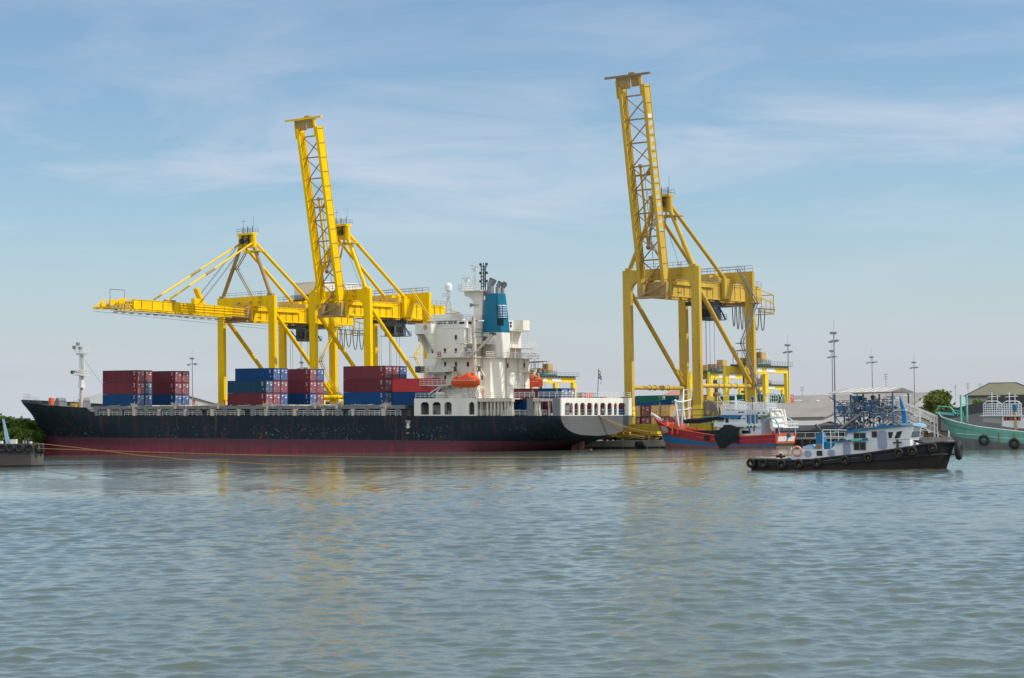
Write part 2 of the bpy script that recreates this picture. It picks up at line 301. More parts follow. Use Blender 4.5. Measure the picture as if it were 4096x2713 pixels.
# ================================================================ ship-to-shore cranes
HS=8.8; GA=22.4; TOP=37.15   # half leg spacing, gauge, portal top above the quay
def crane(cx,label,yel,worn,boom_up,house,yc=395.,cab_y=19.5,legm=None):
    fr=Fr(Q.M@Vector((cx,yc,GZ)),RZ)
    T=thing('quay_crane',label,'crane',fr,'ship to shore container cranes along the quay')
    Y,W=M[yel],M[worn]; mats=[Y,W,M['grey_steel'],M['dark_steel']]
    # legs
    for yy in (0,GA):
        for sx in (-1,1):
            mb=MB(); mb.box(sx*HS-1.02,sx*HS+1.02,yy-.47,yy+.47,3.6,TOP)
            for z in (8,12.5,17,21.5,26,30.5): mb.box(sx*HS-1.05,sx*HS+1.05,yy-.5,yy+.5,z,z+.12)
            # haunch under the portal beam
            s=-sx; x0=sx*HS+s*1.02
            mb.extr([(x0,yy-.46,TOP-2.5),(x0,yy-.46,TOP-4.6),(x0+s*.45,yy-.46,TOP-3.4),(x0+s*1.1,yy-.46,TOP-2.8),(x0+s*2.2,yy-.46,TOP-2.5)],(0,.92,0))
            mb.part('leg',Y,T)
        mb=MB(); mb.box(-HS+1.02,HS-1.02,yy-.46,yy+.46,TOP-2.5,TOP-.003)
        for x in (-5,-2.5,2.5,5): mb.box(x-.05,x+.05,yy-.49,yy+.49,TOP-2.5,TOP-.02)
        mb.part('portal_beam',Y,T)
        for sx in (-1,1):
            mb=MB(); mb.box(sx*HS-1.07,sx*HS+1.07,yy-.52,yy+.52,3.6,7.4); mb.m=1; mb.box(sx*HS-1.09,sx*HS+1.09,yy-.54,yy+.54,6.4,6.55); mb.box(sx*HS-1.09,sx*HS+1.09,yy-.54,yy+.54,5.2,5.35); mb.part('leg_foot',[M['rtg_yellow'],M['brown_steel']],T)
        mb=MB(); mb.box(-HS-3.2,HS+3.2,yy-.75,yy+.75,1.9,3.597)
        mb.part('sill_beam',M['dull_yellow'],T)
        for sx in (-1,1):
            mb=MB()
            for k in range(4):
                x=sx*HS-2.7+k*1.8; mb.extr([(x-.8,yy-.35,.75),(x+.8,yy-.35,.75),(x+.35,yy-.35,1.89),(x-.35,yy-.35,1.89)],(0,.7,0)); mb.m=1
                for d in (-.42,.42): mb.tube((x+d,yy-.28,.38),(x+d,yy+.28,.38),.34,14)
                mb.m=0
            mb.part('bogie',[M['dull_yellow'],M['dark_steel']],T)
        mb=MB(); mb.rail([(-HS+1,yy-.5,TOP),(HS-1,yy-.5,TOP)],1.1,2.2,.04); mb.part('walkway_rail',M['grey_steel'],T)
    # braces between waterside and landside legs
    for sx in (-1,1):
        mb=MB(); mb.tube((sx*HS,.6,TOP-4.2),(sx*HS,GA-.6,12.4),.5,12); mb.tube((sx*HS,GA-1.8,14.3),(sx*HS,GA-2.6,15.5),.62,12); mb.part('diagonal_brace',Y,T)
        mb=MB(); mb.tube((sx*HS,.62,11.6),(sx*HS,GA-.62,11.6),.45,12)
        for y in (8,10,13,15.5): mb.tube((sx*HS,y,11.6),(sx*HS,y+.25,11.6),.62,12)
        mb.part('tie_brace',Y,T)
        mb=MB(); mb.box(sx*HS-.5,sx*HS+.5,.75,GA-.75,2.2,3.2); mb.part('side_sill',M['dull_yellow'],T)
    # main girder: two plate boxes with stiffeners, deck and ties
    G0,G1=-2.3,36.5; gz0,gz1=30.9,34.5
    for sx in (-1,1):
        mb=MB(); mb.box(sx*2.3,sx*3.4,G0,G1,gz0+.25,gz1)
        mb.box(sx*2.1,sx*3.55,G0,G1,gz0,gz0+.247); mb.box(sx*2.2,sx*3.5,G0,G1-1,gz1+.002,gz1+.14)
        y=G0+1.2; mb.m=1
        while y<G1: mb.box(sx*3.4,sx*3.52,y,y+.13,gz0+.26,gz1-.01); mb.box(sx*2.18,sx*2.3,y,y+.13,gz0+.26,gz1-.01); y+=2.35
        mb.m=0; mb.box(sx*3.4,sx*3.9,G0+1,G0+17.5,gz0+2.55,gz1-.3)
        mb.part('girder',[Y,W],T)
    mb=MB(); mb.box(-2.28,2.28,G0-.1,G0+.6,gz0+.3,gz1-.6); mb.box(-2.28,2.28,G0+.62,G0+7,gz0+.5,gz0+.7)
    for y in (4,12,20,28,36): mb.box(-2.17,2.17,y,y+.6,gz0+2.4,gz1-.2)
    mb.m=1
    for i in range(5):
        y=4+i*8 if i<4 else 0
        if i<4: mb.beam((-2.2,y,gz0+2.9),(2.2,y+8,gz0+2.9),.22,.22); mb.beam((2.2,y,gz0+2.95),(-2.2,y+8,gz0+2.95),.22,.22)
    mb.m=0; mb.box(-4.1,4.1,30.2,31.8,gz0-.9,gz0-.01)
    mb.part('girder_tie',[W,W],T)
    mb=MB(); mb.box(3.95,4.05,.9,G1,gz1+.15,gz1+.2)
    mb.rail([(3.6,.9,gz1+.14),(3.6,G1-.2,gz1+.14)],1.1,1.9,.045); mb.rail([(-3.6,.9,gz1+.14),(-3.6,G1-.2,gz1+.14)],1.1,1.9,.045)
    mb.rail([(HS+1,GA-.4,TOP+.01),(-HS-1,GA-.4,TOP+.01)],1.25,1.9,.05)
    mb.part('girder_rail',M['grey_steel'],T)
    # girder support frame over the landside portal + machinery
    mb=MB(); mb.box(-2.9,2.9,18.6,22.6,gz1+.145,gz1+1.5); mb.box(3.55,4.5,18.8,22.4,gz0+.2,gz1+1.2); mb.box(-4.5,-3.6,18.8,22.4,gz0+.2,gz1+1.2)
    mb.sph((1.2,20.5,gz1+1.9),.6); mb.box(-2,.4,19,22,gz1+1.5,gz1+2.2); mb.part('hoist_winch',Y,T)
    # rear platform
    mb=MB(); mb.beam((-2.6,G1,gz0+1.5),(-2.6,43.5,gz0+.3),.22,.3); mb.beam((2.6,G1,gz0+1.5),(2.6,43.5,gz0+.3),.22,.3)
    for x in (-2.6,2.6):
        mb.beam((x,G1,gz1-.4),(x,43.4,gz0+2.2),.16,.2); mb.beam((x,43.4,gz0-2.3),(x,43.4,gz0+2.3),.2,.2); mb.beam((x,G1,gz0-1.9),(x,43.4,gz0-2.0),.22,.25)
        for y in (38,40,42): mb.beam((x,y,gz0-2),(x,y,gz0+1.2),.12,.12)
    mb.beam((-2.6,43.4,gz0+2.2),(2.6,43.4,gz0+2.2),.2,.2); mb.beam((-2.6,43.4,gz0-2.2),(2.6,43.4,gz0-2.2),.2,.2); mb.rail([(3.1,G1,gz0-1.8),(3.1,43,gz0-1.8)],1.1,1.2,.05)
    mb.part('rear_platform',M['dull_yellow'] if yel=='crane_yellow' else Y,T)
    # festoon cable loops under the back reach
    mb=MB(); mb.smooth=True; mb.tube((3.4,cab_y+2,gz0-1.1),(3.4,42.6,gz0-1.3),.12,5)
    n=7; y=cab_y+5.5
    for k in range(n):
        wd=1.55 if k<4 else 2.4; dp=5.0 if k in(1,2,3,5,6) else 4.4; pts=[]
        for i in range(13):
            t=i/12; pts.append((3.4+.03*k,y+.15+(wd-.3)*t,gz0-1.25-dp*(1-abs(2*t-1)**2.6)))
        mb.path(pts,.12,5); y+=wd+.15
    mb.part('festoon_cable',M['cable'],T)
    # trolley with operator cab
    mb=MB(); mb.box(-2.6,2.6,cab_y-4.5,cab_y+2.5,gz0-1.2,gz0-.35); mb.m=1
    for x in (-2.2,2.2):
        for y in (cab_y-3,cab_y+1): mb.tube((x-.3,y,gz0-.3),(x+.3,y,gz0-.3),.4,12)
    mb.m=0; mb.rail([(3.3,cab_y-6,gz0-1.3),(3.3,cab_y+3,gz0-1.3)],1.1,1.2,.05,3); mb.box(2.6,3.4,cab_y-6,cab_y+3,gz0-1.36,gz0-1.25)
    tr=mb.part('trolley',[M['dark_steel'],M['grey_steel']],T)
    mb=MB(); mb.box(-.4,2.9,cab_y-2.6,cab_y+1.6,gz0-4.2,gz0-1.4); mb.m=1; mb.box(2.88,2.96,cab_y-2.2,cab_y+.4,gz0-3.6,gz0-2); mb.box(-.2,2.7,cab_y-2.68,cab_y-2.55,gz0-3.8,gz0-2)
    mb.m=2; mb.rail([(3.4,cab_y-3.4,gz0-4.3),(3.4,cab_y+3.2,gz0-4.3)],1.1,1.1,.05,3); mb.box(-1.2,3.5,cab_y-3.4,cab_y+3.2,gz0-4.42,gz0-4.3)
    mb.m=3; mb.beam((3.2,cab_y+3,gz0-4.2),(3.2,cab_y+.2,gz0-1.3),.3,.2); mb.tube((.8,cab_y-3.4,gz0-3.9),(.8,cab_y-5.6,gz0-2),.15,6)
    mb.part('operator_cab',[M['plant_steel'],M['glass'],M['dark_steel'],M['boat_blue']],T)
    # hoist ropes down to a head block held above the quay
    mb=MB()
    for (x,y) in ((-1.8,-3.2),(-1.6,-2.6),(1.6,-2.6),(1.8,-3.2),(-1.7,.6),(1.7,.6),(0,1.4)): mb.tube((x,cab_y+y,gz0-.9),(x*.95,cab_y+y,9.5),.045,4)
    mb.part('hoist_rope',M['cable'],T)
    mb=MB(); mb.box(-2.1,2.1,cab_y-3.8,cab_y+1.8,8.7,9.5); mb.box(-2.9,2.9,cab_y-2.2,cab_y+.2,7.7,8.5)
    for s in (-1,1): mb.box(s*2.9,s*3.2,cab_y-2.3,cab_y+.3,7.4,8.6)
    mb.part('spreader',M['dull_yellow'],T)
    # apex frame
    ax,az=2.2,TOP+15.5
    for s in (-1,1):
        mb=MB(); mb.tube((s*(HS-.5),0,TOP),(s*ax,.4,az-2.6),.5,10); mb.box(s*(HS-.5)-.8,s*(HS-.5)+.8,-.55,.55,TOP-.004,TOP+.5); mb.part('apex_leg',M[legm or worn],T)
        mb=MB(); mb.tube((s*ax,.9,az-1.9),(s*3.0,21.0,gz1+1.4),.42,10); mb.box(s*3-.5,s*3+.5,20.2,22,gz1+.9,gz1+1.9); mb.part('backstay',Y,T)
    mb=MB(); mb.tube((-ax,.4,az-3.2),(-ax,.4,az),.75,12,.6); mb.tube((ax,.4,az-3.2),(ax,.4,az),.75,12,.6); mb.box(-ax-.5,ax+.5,-.5,1.4,az,az+.5); mb.m=3
    for x in (-.95,.95): mb.tube((x-.25,-.6,az-1.5),(x+.25,-.6,az-1.5),.75,16); mb.beam((x,-.6,az-1.6),(x,0,az+.1),.5,.3)
    for x in (-1.4,.2,1.9): mb.beam((x,.4,az+.5),(x,.4,az+2.2),.1,.22); 
    mb.m=2; mb.rail([(-ax-.6,1.6,az+.5),(ax+.6,1.6,az+.5)],1.1,1,.05); mb.rail([(-ax-.6,-.6,az+.5),(ax+.6,-.6,az+.5)],1.1,1,.05); mb.tube((-1.2,.4,az+2),(-1.2,.4,az+4.3),.05,4); mb.tube((2.2,.4,az+2),(2.2,.4,az+4.6),.05,4); mb.tube((-1.8,.4,az+3.6),(-.6,.4,az+3.6),.05,4)
    mb.m=0; mb.box(ax-.6,ax+2.6,-.2,2.4,az-4.3,az-4.1); mb.box(-.6,ax+.6,-.2,.4,az-4.6,az-3.9); mb.box(-1.6,1.4,.5,.7,az-3.2,az)
    mb.part('apex_head',mats,T)
    # ladders up the apex frame
    mb=MB()
    def ladder(p,q,w=.7,m=0):
        p,q=Vector(p),Vector(q); d=(q-p); sd_=Vector((0,1,0)) if abs(d.y)<abs(d.x) else Vector((1,0,0)); n=int(d.length/.5)
        for s in (-1,1): mb.beam(p+sd_*s*w/2,q+sd_*s*w/2,.12,.2); mb.tube(p+sd_*s*w/2+Vector((0,0,1)),q+sd_*s*w/2+Vector((0,0,1)),.04,4)
        for i in range(n): c=p.lerp(q,(i+.5)/n); mb.beam(c-sd_*w/2,c+sd_*w/2,.2,.05)
    ladder((.9,.9,TOP+.1),(-4.3,.9,TOP+7.3)); ladder((-4.3,.9,TOP+7.3),(-.8,.9,az-4.1)); mb.box(-6.2,-3.6,.3,1.5,TOP+7.1,TOP+7.28)
    mb.part('apex_ladder',W,T)
    # stair flights on the landside right leg
    mb=MB(); X=HS+1.9
    ladder((X,GA+1,1.5),(X,GA-.8,12)); ladder((X,GA-.8,12),(X,GA-7.2,21)); ladder((X,GA-7.2,21),(X,GA-.4,30)); ladder((X,GA-.4,30),(X,GA-8,TOP)); 
    for (y,z) in ((-.8,12),(-7.2,21),(-.4,30)): mb.box(X-1,X+.6,GA+y-.9,GA+y+.9,z-.16,z); mb.rail([(X+.6,GA+y-.9,z),(X+.6,GA+y+.9,z)],1.1,.8,.05)
    mb.part('stair',M['rtg_yellow'] if yel=='crane_yellow' else M['plant_steel'],T)
    # boom
    H0=Vector((0,G0-.5,33.0)); a=R(81.2 if legm=='crane_ochre' else 80.) if boom_up else R(1.0); dr=Vector((0,-math.cos(a),math.sin(a))); up=Vector((0,math.sin(a),math.cos(a))); LB=43.5 if boom_up else 38.5; EF=1. if boom_up else .72
    def P(x,u,v): return H0+Vector((x,0,0))+dr*u+up*v
    def bbox(mb,x0,x1,u0,u1,v0,v1): mb.add([P(x0,u0,v0),P(x1,u0,v0),P(x1,u1,v0),P(x0,u1,v0),P(x0,u0,v1),P(x1,u0,v1),P(x1,u1,v1),P(x0,u1,v1)],[(0,3,2,1),(4,5,6,7),(0,1,5,4),(1,2,6,5),(2,3,7,6),(3,0,4,7)])
    for s in (-1,1):
        mb=MB(); x0,x1=sorted((s*2.72,s*3.3)); bbox(mb,x0,x1,0,LB,-1.0,1.0); bbox(mb,x0-.06,x1+.1,0,LB,1.0,1.12); bbox(mb,x0-.1,x1+.1,0,LB,-1.15,-1.0); mb.m=1
        u=1.5
        while u<LB: bbox(mb,s*3.3,s*3.42,u,u+.16,-1.04,1.04); u+=3.45
        if not boom_up:
            mb.m=0
            for v in (-.75,-.1,.5): bbox(mb,s*3.3,s*3.5,.5,24,v,v+.14)
            bbox(mb,s*3.5,s*3.62,.5,LB,-1.5,-1.35)
            mb.m=1; u=1
            while u<LB: bbox(mb,s*3.3,s*3.9,u,u+1.1,-1.75,-1.6); u+=2.6
        else:
            mb.m=0
            for vv in (-.5,0,.45): bbox(mb,s*2.62-.05,s*2.62+.05,2,LB-1,vv,vv+.12)
        mb.part('boom_girder',[Y,W],T)
    if legm=='crane_ochre':
        for k in range(15):
            u=LB-7.2-k*1.75; mb=MB(); mb.extr([P(3.301,u,-.72),P(3.301,u+.75,-.72),P(3.301,u+(1.1 if k else .75),.62),P(3.301,u+(.3 if k else 0),.62)],(.02,0,0)); mb.part('boom_marking',M['mark_white'] if k==0 else M['faded_blue'],T)
    mb=MB(); u=.8; n=8; st=(LB-3)/n
    for i in range(n+1):
        mb.beam(P(-2.7,u+i*st,.7),P(2.7,u+i*st,.7),.26,.3)
        if i<n:
            mb.beam(P(-2.7,u+i*st+.2,.75),P(2.7,u+(i+1)*st-.2,.75),.2,.2); mb.beam(P(2.7,u+i*st+.2,.5),P(-2.7,u+(i+1)*st-.2,.5),.2,.2)
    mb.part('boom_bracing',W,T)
    mb=MB()
    u_=26.2; mb.extr([P(-.2,u_-1.8,1.15),P(2.7,u_+1.4,1.15),P(2.7,u_-1.8,1.15)],up*.5); bbox(mb,-2.7,2.7,u_-2.2,u_-1.8,.9,1.3)
    mb.part('stay_bracket',W,T)
    # tip: sheave frame and cross beam
    mb=MB(); bbox(mb,-3.9,-.6,LB-.6,LB+1.5,-.6,-.2); bbox(mb,-.2,2.3,LB-.3,LB+1.5,-.6,-.2); bbox(mb,-3.9,2.3,LB+1.5,LB+1.9,-.8,.2); bbox(mb,-.7,.7,LB+1.9,LB+2.8,-.6,.2); mb.m=1; bbox(mb,2.0,2.5,LB-2.4,LB+1.8,-.9,-.4); bbox(mb,-4.1,-3.8,LB-2.5,LB+1.4,-.8,-.5)
    mb.m=2
    if boom_up: bbox(mb,-6.6,4.9,LB+1.92,LB+2.4,-1.1,-.4)
    mb.part('boom_tip',[W,Y,(M['brown_steel'] if yel!='crane_yellow' else Y)],T)
    if not boom_up:
        mb=MB(); E0=LB+.3
        for s in (-1,1):
            mb.beam(P(s*2.9,E0,-.9),P(s*2.9,E0+6.6,-1.2),.3,.3); mb.beam(P(s*2.9,E0,1.1),P(s*2.9,E0+3.5,1.0),.25,.25); mb.beam(P(s*2.9,E0+3.5,1.0),P(s*2.9,E0+6.6,-.9),.22,.22)
            for k in range(6): mb.beam(P(s*2.9,E0+.5+k*1.05,-1),P(s*2.9,E0+.5+k*1.05,.9-k*.28),.14,.14); mb.beam(P(s*2.9,E0+.5+k*1.05,-1),P(s*2.9,E0+1.5+k*1.05,.7-k*.28),.12,.12)
        for k in range(5): mb.beam(P(-2.9,E0+1+k*1.4,-1.0),P(2.9,E0+1+k*1.4,-1.0),.2,.2)
        for x in (-1.5,1.5): mb.tube(P(x-.3,E0+2,.2),P(x+.3,E0+2,.2),1.0,14); mb.tube(P(x-.3,E0+5,-.3),P(x+.3,E0+5,-.3),.7,14)
        mb.m=2; mb.beam(P(3.1,E0+2.5,1.2),P(3.1,E0+2.5,3.1),.1,.1); mb.beam(P(3.1,E0+7,-1.1),P(3.1,E0+7,3.1),.1,.1); mb.tube(P(3.1,E0+2.5,3.1),P(3.1,E0+7,3.0),.09,4)
        mb.rail([P(3.2,E0+.2,-1.6),P(3.2,E0+6.8,-1.8)],1.1,1.2,.05,3)
        mb.part('boom_end_frame',mats,T)
        for s in (-1,1):
            mb=MB(); A=Vector((s*ax,-.3,az-2.2)); B=P(s*2.9,27.5,1.3); C=A.lerp(B,.5); mb.tube(A,A.lerp(B,.46),.24,8); mb.tube(A.lerp(B,.54),B,.24,8); mb.m=1; mb.tube(A.lerp(B,.45),A.lerp(B,.55),.36,8); mb.box(B.x-.4,B.x+.4,B.y-.8,B.y+.8,B.z-.4,B.z+.3); mb.part('forestay',[Y,M['worn_ochre']],T)
        mb=MB()
        for x in (-1.4,-1,1,1.4): mb.tube((x,-.6,az-1.6),P(x,14.5,1.8),.06,4)
        mb.tube((2.9,cab_y-6,gz0-1.6),P(2.9,LB+7,-1.8),.035,4); mb.tube((-2.9,cab_y-6,gz0-1.6),P(-2.9,LB+7,-1.8),.035,4)
        mb.part('hoist_rope',M['cable'],T)
        mb=MB(); mb.beam(P(0,12.5,1.2),P(0,15,5.2),1.3,.8); mb.box(-.6,.6,H0.y-16,H0.y-13,34.6,36); mb.part('sheave_post',Y,T)
        mb=MB()
        mb.box(3.5,3.52,-6,-5.9,33,33.1) if 0 else None
        for u_ in (1.2,): bbox(mb,3.45,4.3,u_-1,u_+5,-1.5,-1.4); mb.rail([P(4.3,u_-1,-1.4),P(4.3,u_+5,-1.4)],3.6,1.3,.06,3)
        mb.part('boom_platform',W,T)
    else:
        for s in (-1,1):
            mb=MB(); B=P(s*1.7,26.2,2.0); Fd=Vector((s*1.7,B.y+2.6,TOP+4.6)); A=Vector((s*1.7,.1,az-2.4)); mb.tube(B,B.lerp(Fd,.42),.3,8); mb.tube(B.lerp(Fd,.42),Fd,.3,8); mb.m=1; mb.tube(Fd,A,.2,6); mb.sph(Fd,.55); mb.sph(B,.5); mb.part('folded_forestay',[Y,W],T)
        mb=MB()
        for x in (-1.2,1.2): mb.tube((x,1.6,az-1),(x,11,gz1+.5),.05,4)
        mb.tube(P(1.5,2,1.4),P(1.9,LB-1,1.4),.05,4); mb.tube(P(-.5,2,1.4),P(-.5,LB*.6,1.4),.07,4); mb.box(1.2,1.6,P(0,36,0).y+1,P(0,36,0).y+1.4,P(0,36,0).z,P(0,36,0).z+.5)
        mb.part('boom_rope',M['cable'],T)
    # hinge block below the portal beam
    mb=MB(); mb.box(-3.9,3.9,G0-1.9,G0-.15,gz0-.3,gz0+.15); mb.box(-3.7,-2.2,G0-1.6,G0-.12,gz0+.2,gz1-.5); mb.box(2.2,3.7,G0-1.6,G0-.12,gz0+.2,gz1-.5)
    mb.beam((-3.4,G0-1.7,gz0+.1),(3.4,G0-1.7,gz0+2.4),.3,.3); mb.beam((-2,G0-1,gz1-.4),(-2,0,gz1+1.6),.3,.3); mb.beam((2,G0-1,gz1-.4),(2,0,gz1+1.6),.3,.3)
    mb.part('boom_hinge',W,T)
    mb=MB()
    for i in range(6):
        for s in (-1,1): mb.tube((5.2+s*.4,-.9,TOP-6+i*1.2),(5.2+s*.4,-.9,TOP-4.8+i*1.2),.05,4)
        mb.tube((4.8,-.9,TOP-5.4+i*1.2),(5.6,-.9,TOP-5.4+i*1.2),.05,4)
    for i in range(5): mb.torus((5.2,-1.1,TOP-5.5+i*1.3),.5,.04,'z',10,4)
    mb.part('caged_ladder',M['dull_yellow'],T)
    if house:
        mb=MB(); mb.box(-4.6,4.6,22.5,40,gz1+3.0,gz1+7.2); mb.m=1; mb.box(-4.8,4.8,22.3,40.2,gz1+7.2,gz1+7.4)
        for y in range(23,40): mb.m=0; mb.box(4.6,4.66,y,y+.12,gz1+3,gz1+7.18)
        mb.m=2; mb.box(-4.9,5.6,21.5,41,gz1+2.6,gz1+2.95)
        for y in (25,32,38.5):
            for x in (-2.8,2.8): mb.box(x-.3,x+.3,y,y+.5,gz1+.15,gz1+2.6)
        mb.m=3; mb.box(-4.64,-4.6,30,31.2,gz1+3.1,gz1+5.2); mb.box(-1.6,3.6,22.4,22.49,gz1+3.0,gz1+4.2)
        h=mb.part('machinery_house',[M['white_paint'],M['sign_white'],M['dark_steel'],M['grey_steel']],T)
        mb=MB(); mb.rail([(5.6,21.5,gz1+2.95),(5.6,41,gz1+2.95)],1.1,1.5,.05); mb.rail([(-4.9,21.6,gz1+2.95),(5.6,21.6,gz1+2.95)],1.1,1.2,.05); mb.part('machinery_rail',M['grey_steel'],T)
    return T,fr
def cx_from(px,py): return Q.hit(px,py,'y',394.4).x+HS+1.02
CA=crane(cx_from(869,1350),'bright yellow quay crane with its boom lowered over the ship and a white machinery house','crane_yellow','worn_ochre',False,True,cab_y=21)
CB=crane(cx_from(1236,1400),'bright yellow quay crane with its boom raised, standing behind the white ship tower','crane_yellow','worn_ochre',True,False,legm='crane_yellow')
CC=crane(cx_from(2491,1250),'faded ochre quay crane with its boom raised, standing alone right of the ship','crane_ochre','worn_ochre',True,False,cab_y=18,legm='crane_ochre')
# ================================================================ container ship
_rs=Q.hit(2240,1700,'y',363.5).x; TRIM=R(.95)
S=Fr(Q.M@Vector((_rs,376.5,0)),RZ,TRIM)
SHIP=thing('container_ship','large container ship with a black and dull red hull moored along the quay','ship',S)
ZD=7.2
hm=bpy.data.materials.new('ship_hull'); hm.use_nodes=True
def hull_material(m):
    nt=m.node_tree; L=nt.links; P=nt.nodes['Principled BSDF']; P.inputs['Roughness'].default_value=.6; P.inputs['Specular IOR Level'].default_value=.22
    tc=N(nt,'ShaderNodeTexCoord'); sp=N(nt,'ShaderNodeSeparateXYZ'); L.new(tc.outputs['Object'],sp.inputs[0])
    def noise(sc,vec,d=6,r=.6):
        v=N(nt,'ShaderNodeVectorMath',operation='MULTIPLY'); v.inputs[1].default_value=vec; L.new(tc.outputs['Object'],v.inputs[0]); n=N(nt,'ShaderNodeTexNoise'); n.inputs['Scale'].default_value=sc; n.inputs['Detail'].default_value=d; n.inputs['Roughness'].default_value=r; L.new(v.outputs[0],n.inputs['Vector']); return n.outputs['Fac']
    def rng(x,a,b,c=0,d=1):
        n=N(nt,'ShaderNodeMapRange'); n.inputs[1].default_value=a; n.inputs[2].default_value=b; n.inputs[3].default_value=c; n.inputs[4].default_value=d; L.new(x,n.inputs[0]); return n.outputs[0]
    def mix(f,a,b):
        n=N(nt,'ShaderNodeMix',data_type='RGBA'); L.new(f,n.inputs['Factor'])
        for k,s_ in (('A',a),('B',b)):
            if isinstance(s_,tuple): n.inputs[k].default_value=(*s_,1)
            else: L.new(s_,n.inputs[k])
        return n.outputs['Result']
    def mulm(a,b):
        n=N(nt,'ShaderNodeMath',operation='MULTIPLY'); L.new(a,n.inputs[0]); L.new(b,n.inputs[1]); return n.outputs[0]
    black=mix(noise(.15,(1,1,1)),(.004,.016,.030),(.009,.023,.032))
    black=mix(rng(noise(.5,(1,1,.25),8,.7),.52,.66),black,(.050,.026,.026))
    # scuffs and flaking paint in the lower half of the black
    sc=mulm(rng(noise(1.6,(1,1,1.2),8,.75),.585,.63),rng(noise(.06,(1,1,1)),.44,.54)); sc=mulm(sc,rng(sp.outputs['Z'],5.6,4.2))
    black=mix(sc,black,(.26,.27,.28))
    red=mix(noise(.3,(1,1,.3),7,.7),(.085,.040,.058),(.17,.050,.072))
    red=mix(mulm(rng(sp.outputs['Z'],1.2,-.6),rng(noise(.8,(1.4,1.4,.16),7,.7),.35,.6)),red,(.30,.05,.075))
    red=mix(rng(noise(2.2,(1,1,.4),8,.75),.62,.72),red,(.06,.035,.035))
    f=rng(sp.outputs['Z'],1.86,1.90); c=mix(f,red,black)
    rust=mulm(rng(noise(.9,(1,1,.10),8,.7),.55,.66),rng(noise(.09,(1,1,.5)),.46,.60)); c=mix(rust,c,(.085,.042,.034))
    L.new(c,P.inputs['Base Color'])
hull_material(hm)
# stem profile (x at height) and sheer
_st=[(-4,-171.5),(-3,-172.2),(0,-173.2),(3,-174.6),(6,-177.3),(9,-180.2),(11.6,-182.5)]
def stem(z):
    z=max(-4,min(11.6,z))
    for (a,b),(c,d) in zip(_st,_st[1:]):
        if z<=c: return b+(d-b)*(z-a)/(c-a)
    return _st[-1][1]
def ztop(x):
    if x>-140.2: return ZD
    if x>-143.4: return ZD+(x+140.2)/-3.2*2.05
    t=(-143.4-x)/39.1; return 9.25+2.15*t**1.25
def keel(x): return -4 if x<-26 else -4+6.95*max(0,1+x/26)**1.35
def half(x,z):
    t=(z+4)/15.; d=x-stem(z)
    if d<=0: return 0.02
    Le=62-30*max(0,min(1,z/10)); a=min(1,d/Le); h=13*(1-(1-a)**(2.0+.9*t))
    if x>-26:
        zk=keel(x); u=max(0,min(1,(z-zk)/(ZD-zk))); g=max(0,1+x/26); p=2.2+.3*g; q=4-1.7*g
        h=min(h,13*(1-(1-u)**q)**(1/p))
    return h
def hull_rows(x0,x1,nx,nz=16):
    rows=[]
    for i in range(nx+1):
        x=x0+(x1-x0)*i/nx; zt=ztop(x); zb=keel(x)
        # where the stem cuts this station
        if x<stem(zb):
            lo,hi=zb,zt
            for _ in range(30):
                m_=(lo+hi)/2
                if stem(m_)>x: lo=m_
                else: hi=m_
            zb=lo
        side=[(x,-half(x,zb+(zt-zb)*(j/nz)),zb+(zt-zb)*(j/nz)) for j in range(nz,-1,-1)]
        rows.append(side+[(p[0],-p[1],p[2]) for p in side[::-1]])
    return rows
mb=MB(); rows=hull_rows(0,-26,16)+hull_rows(-26,-140.1,24)[1:]+hull_rows(-140.2,-143.4,3)+hull_rows(-143.6,-182.3,34); mb.grid(rows); 
H=mb.part('hull',hm,SHIP)
mb=MB(); pr=rows[0]; mb.add([(.02,p[1],p[2]) for p in pr],[list(range(len(pr)))]); mb.add([(.26,p[1],p[2]) for p in pr],[list(range(len(pr)))[::-1]])
n=len(pr); mb.add([(.02,p[1],p[2]) for p in pr]+[(.26,p[1],p[2]) for p in pr],[(i,i+1,n+i+1,n+i) for i in range(n-1)]); mb.part('transom',M['transom_grey'],SHIP)
mb=MB(); mb.smooth=True; mb.sph((-174.0,0,-2.6),1,16,10,(4.2,2.2,3.0)); mb.part('bulbous_bow',hm,SHIP)
# decks
def deckpoly(x0,x1,z,nx=20,e=.05): 
    A=[(x0+(x1-x0)*i/nx,-max(.02,half(x0+(x1-x0)*i/nx,z)-e),z) for i in range(nx+1)]; return A+[(a[0],-a[1],z) for a in A[::-1]]
mb=MB(); mb.add(deckpoly(-.1,-143,ZD-.12,30),[list(range(62))[::-1]]); mb.part('main_deck',M['deck_green'],SHIP)
mb=MB(); mb.add([(x,-max(.02,half(x,ztop(x)-1.0)-.05),ztop(x)-1.0) for x in [-143.3-1.9*i for i in range(20)]]+[(x,max(.02,half(x,ztop(x)-1.0)-.05),ztop(x)-1.0) for x in [-143.3-1.9*i for i in range(19,-1,-1)]],[list(range(40))[::-1]])
mb.box(-143.35,-143.2,-12.4,12.4,ZD-.1,8.2); mb.part('forecastle_deck',M['deck_grey'],SHIP)
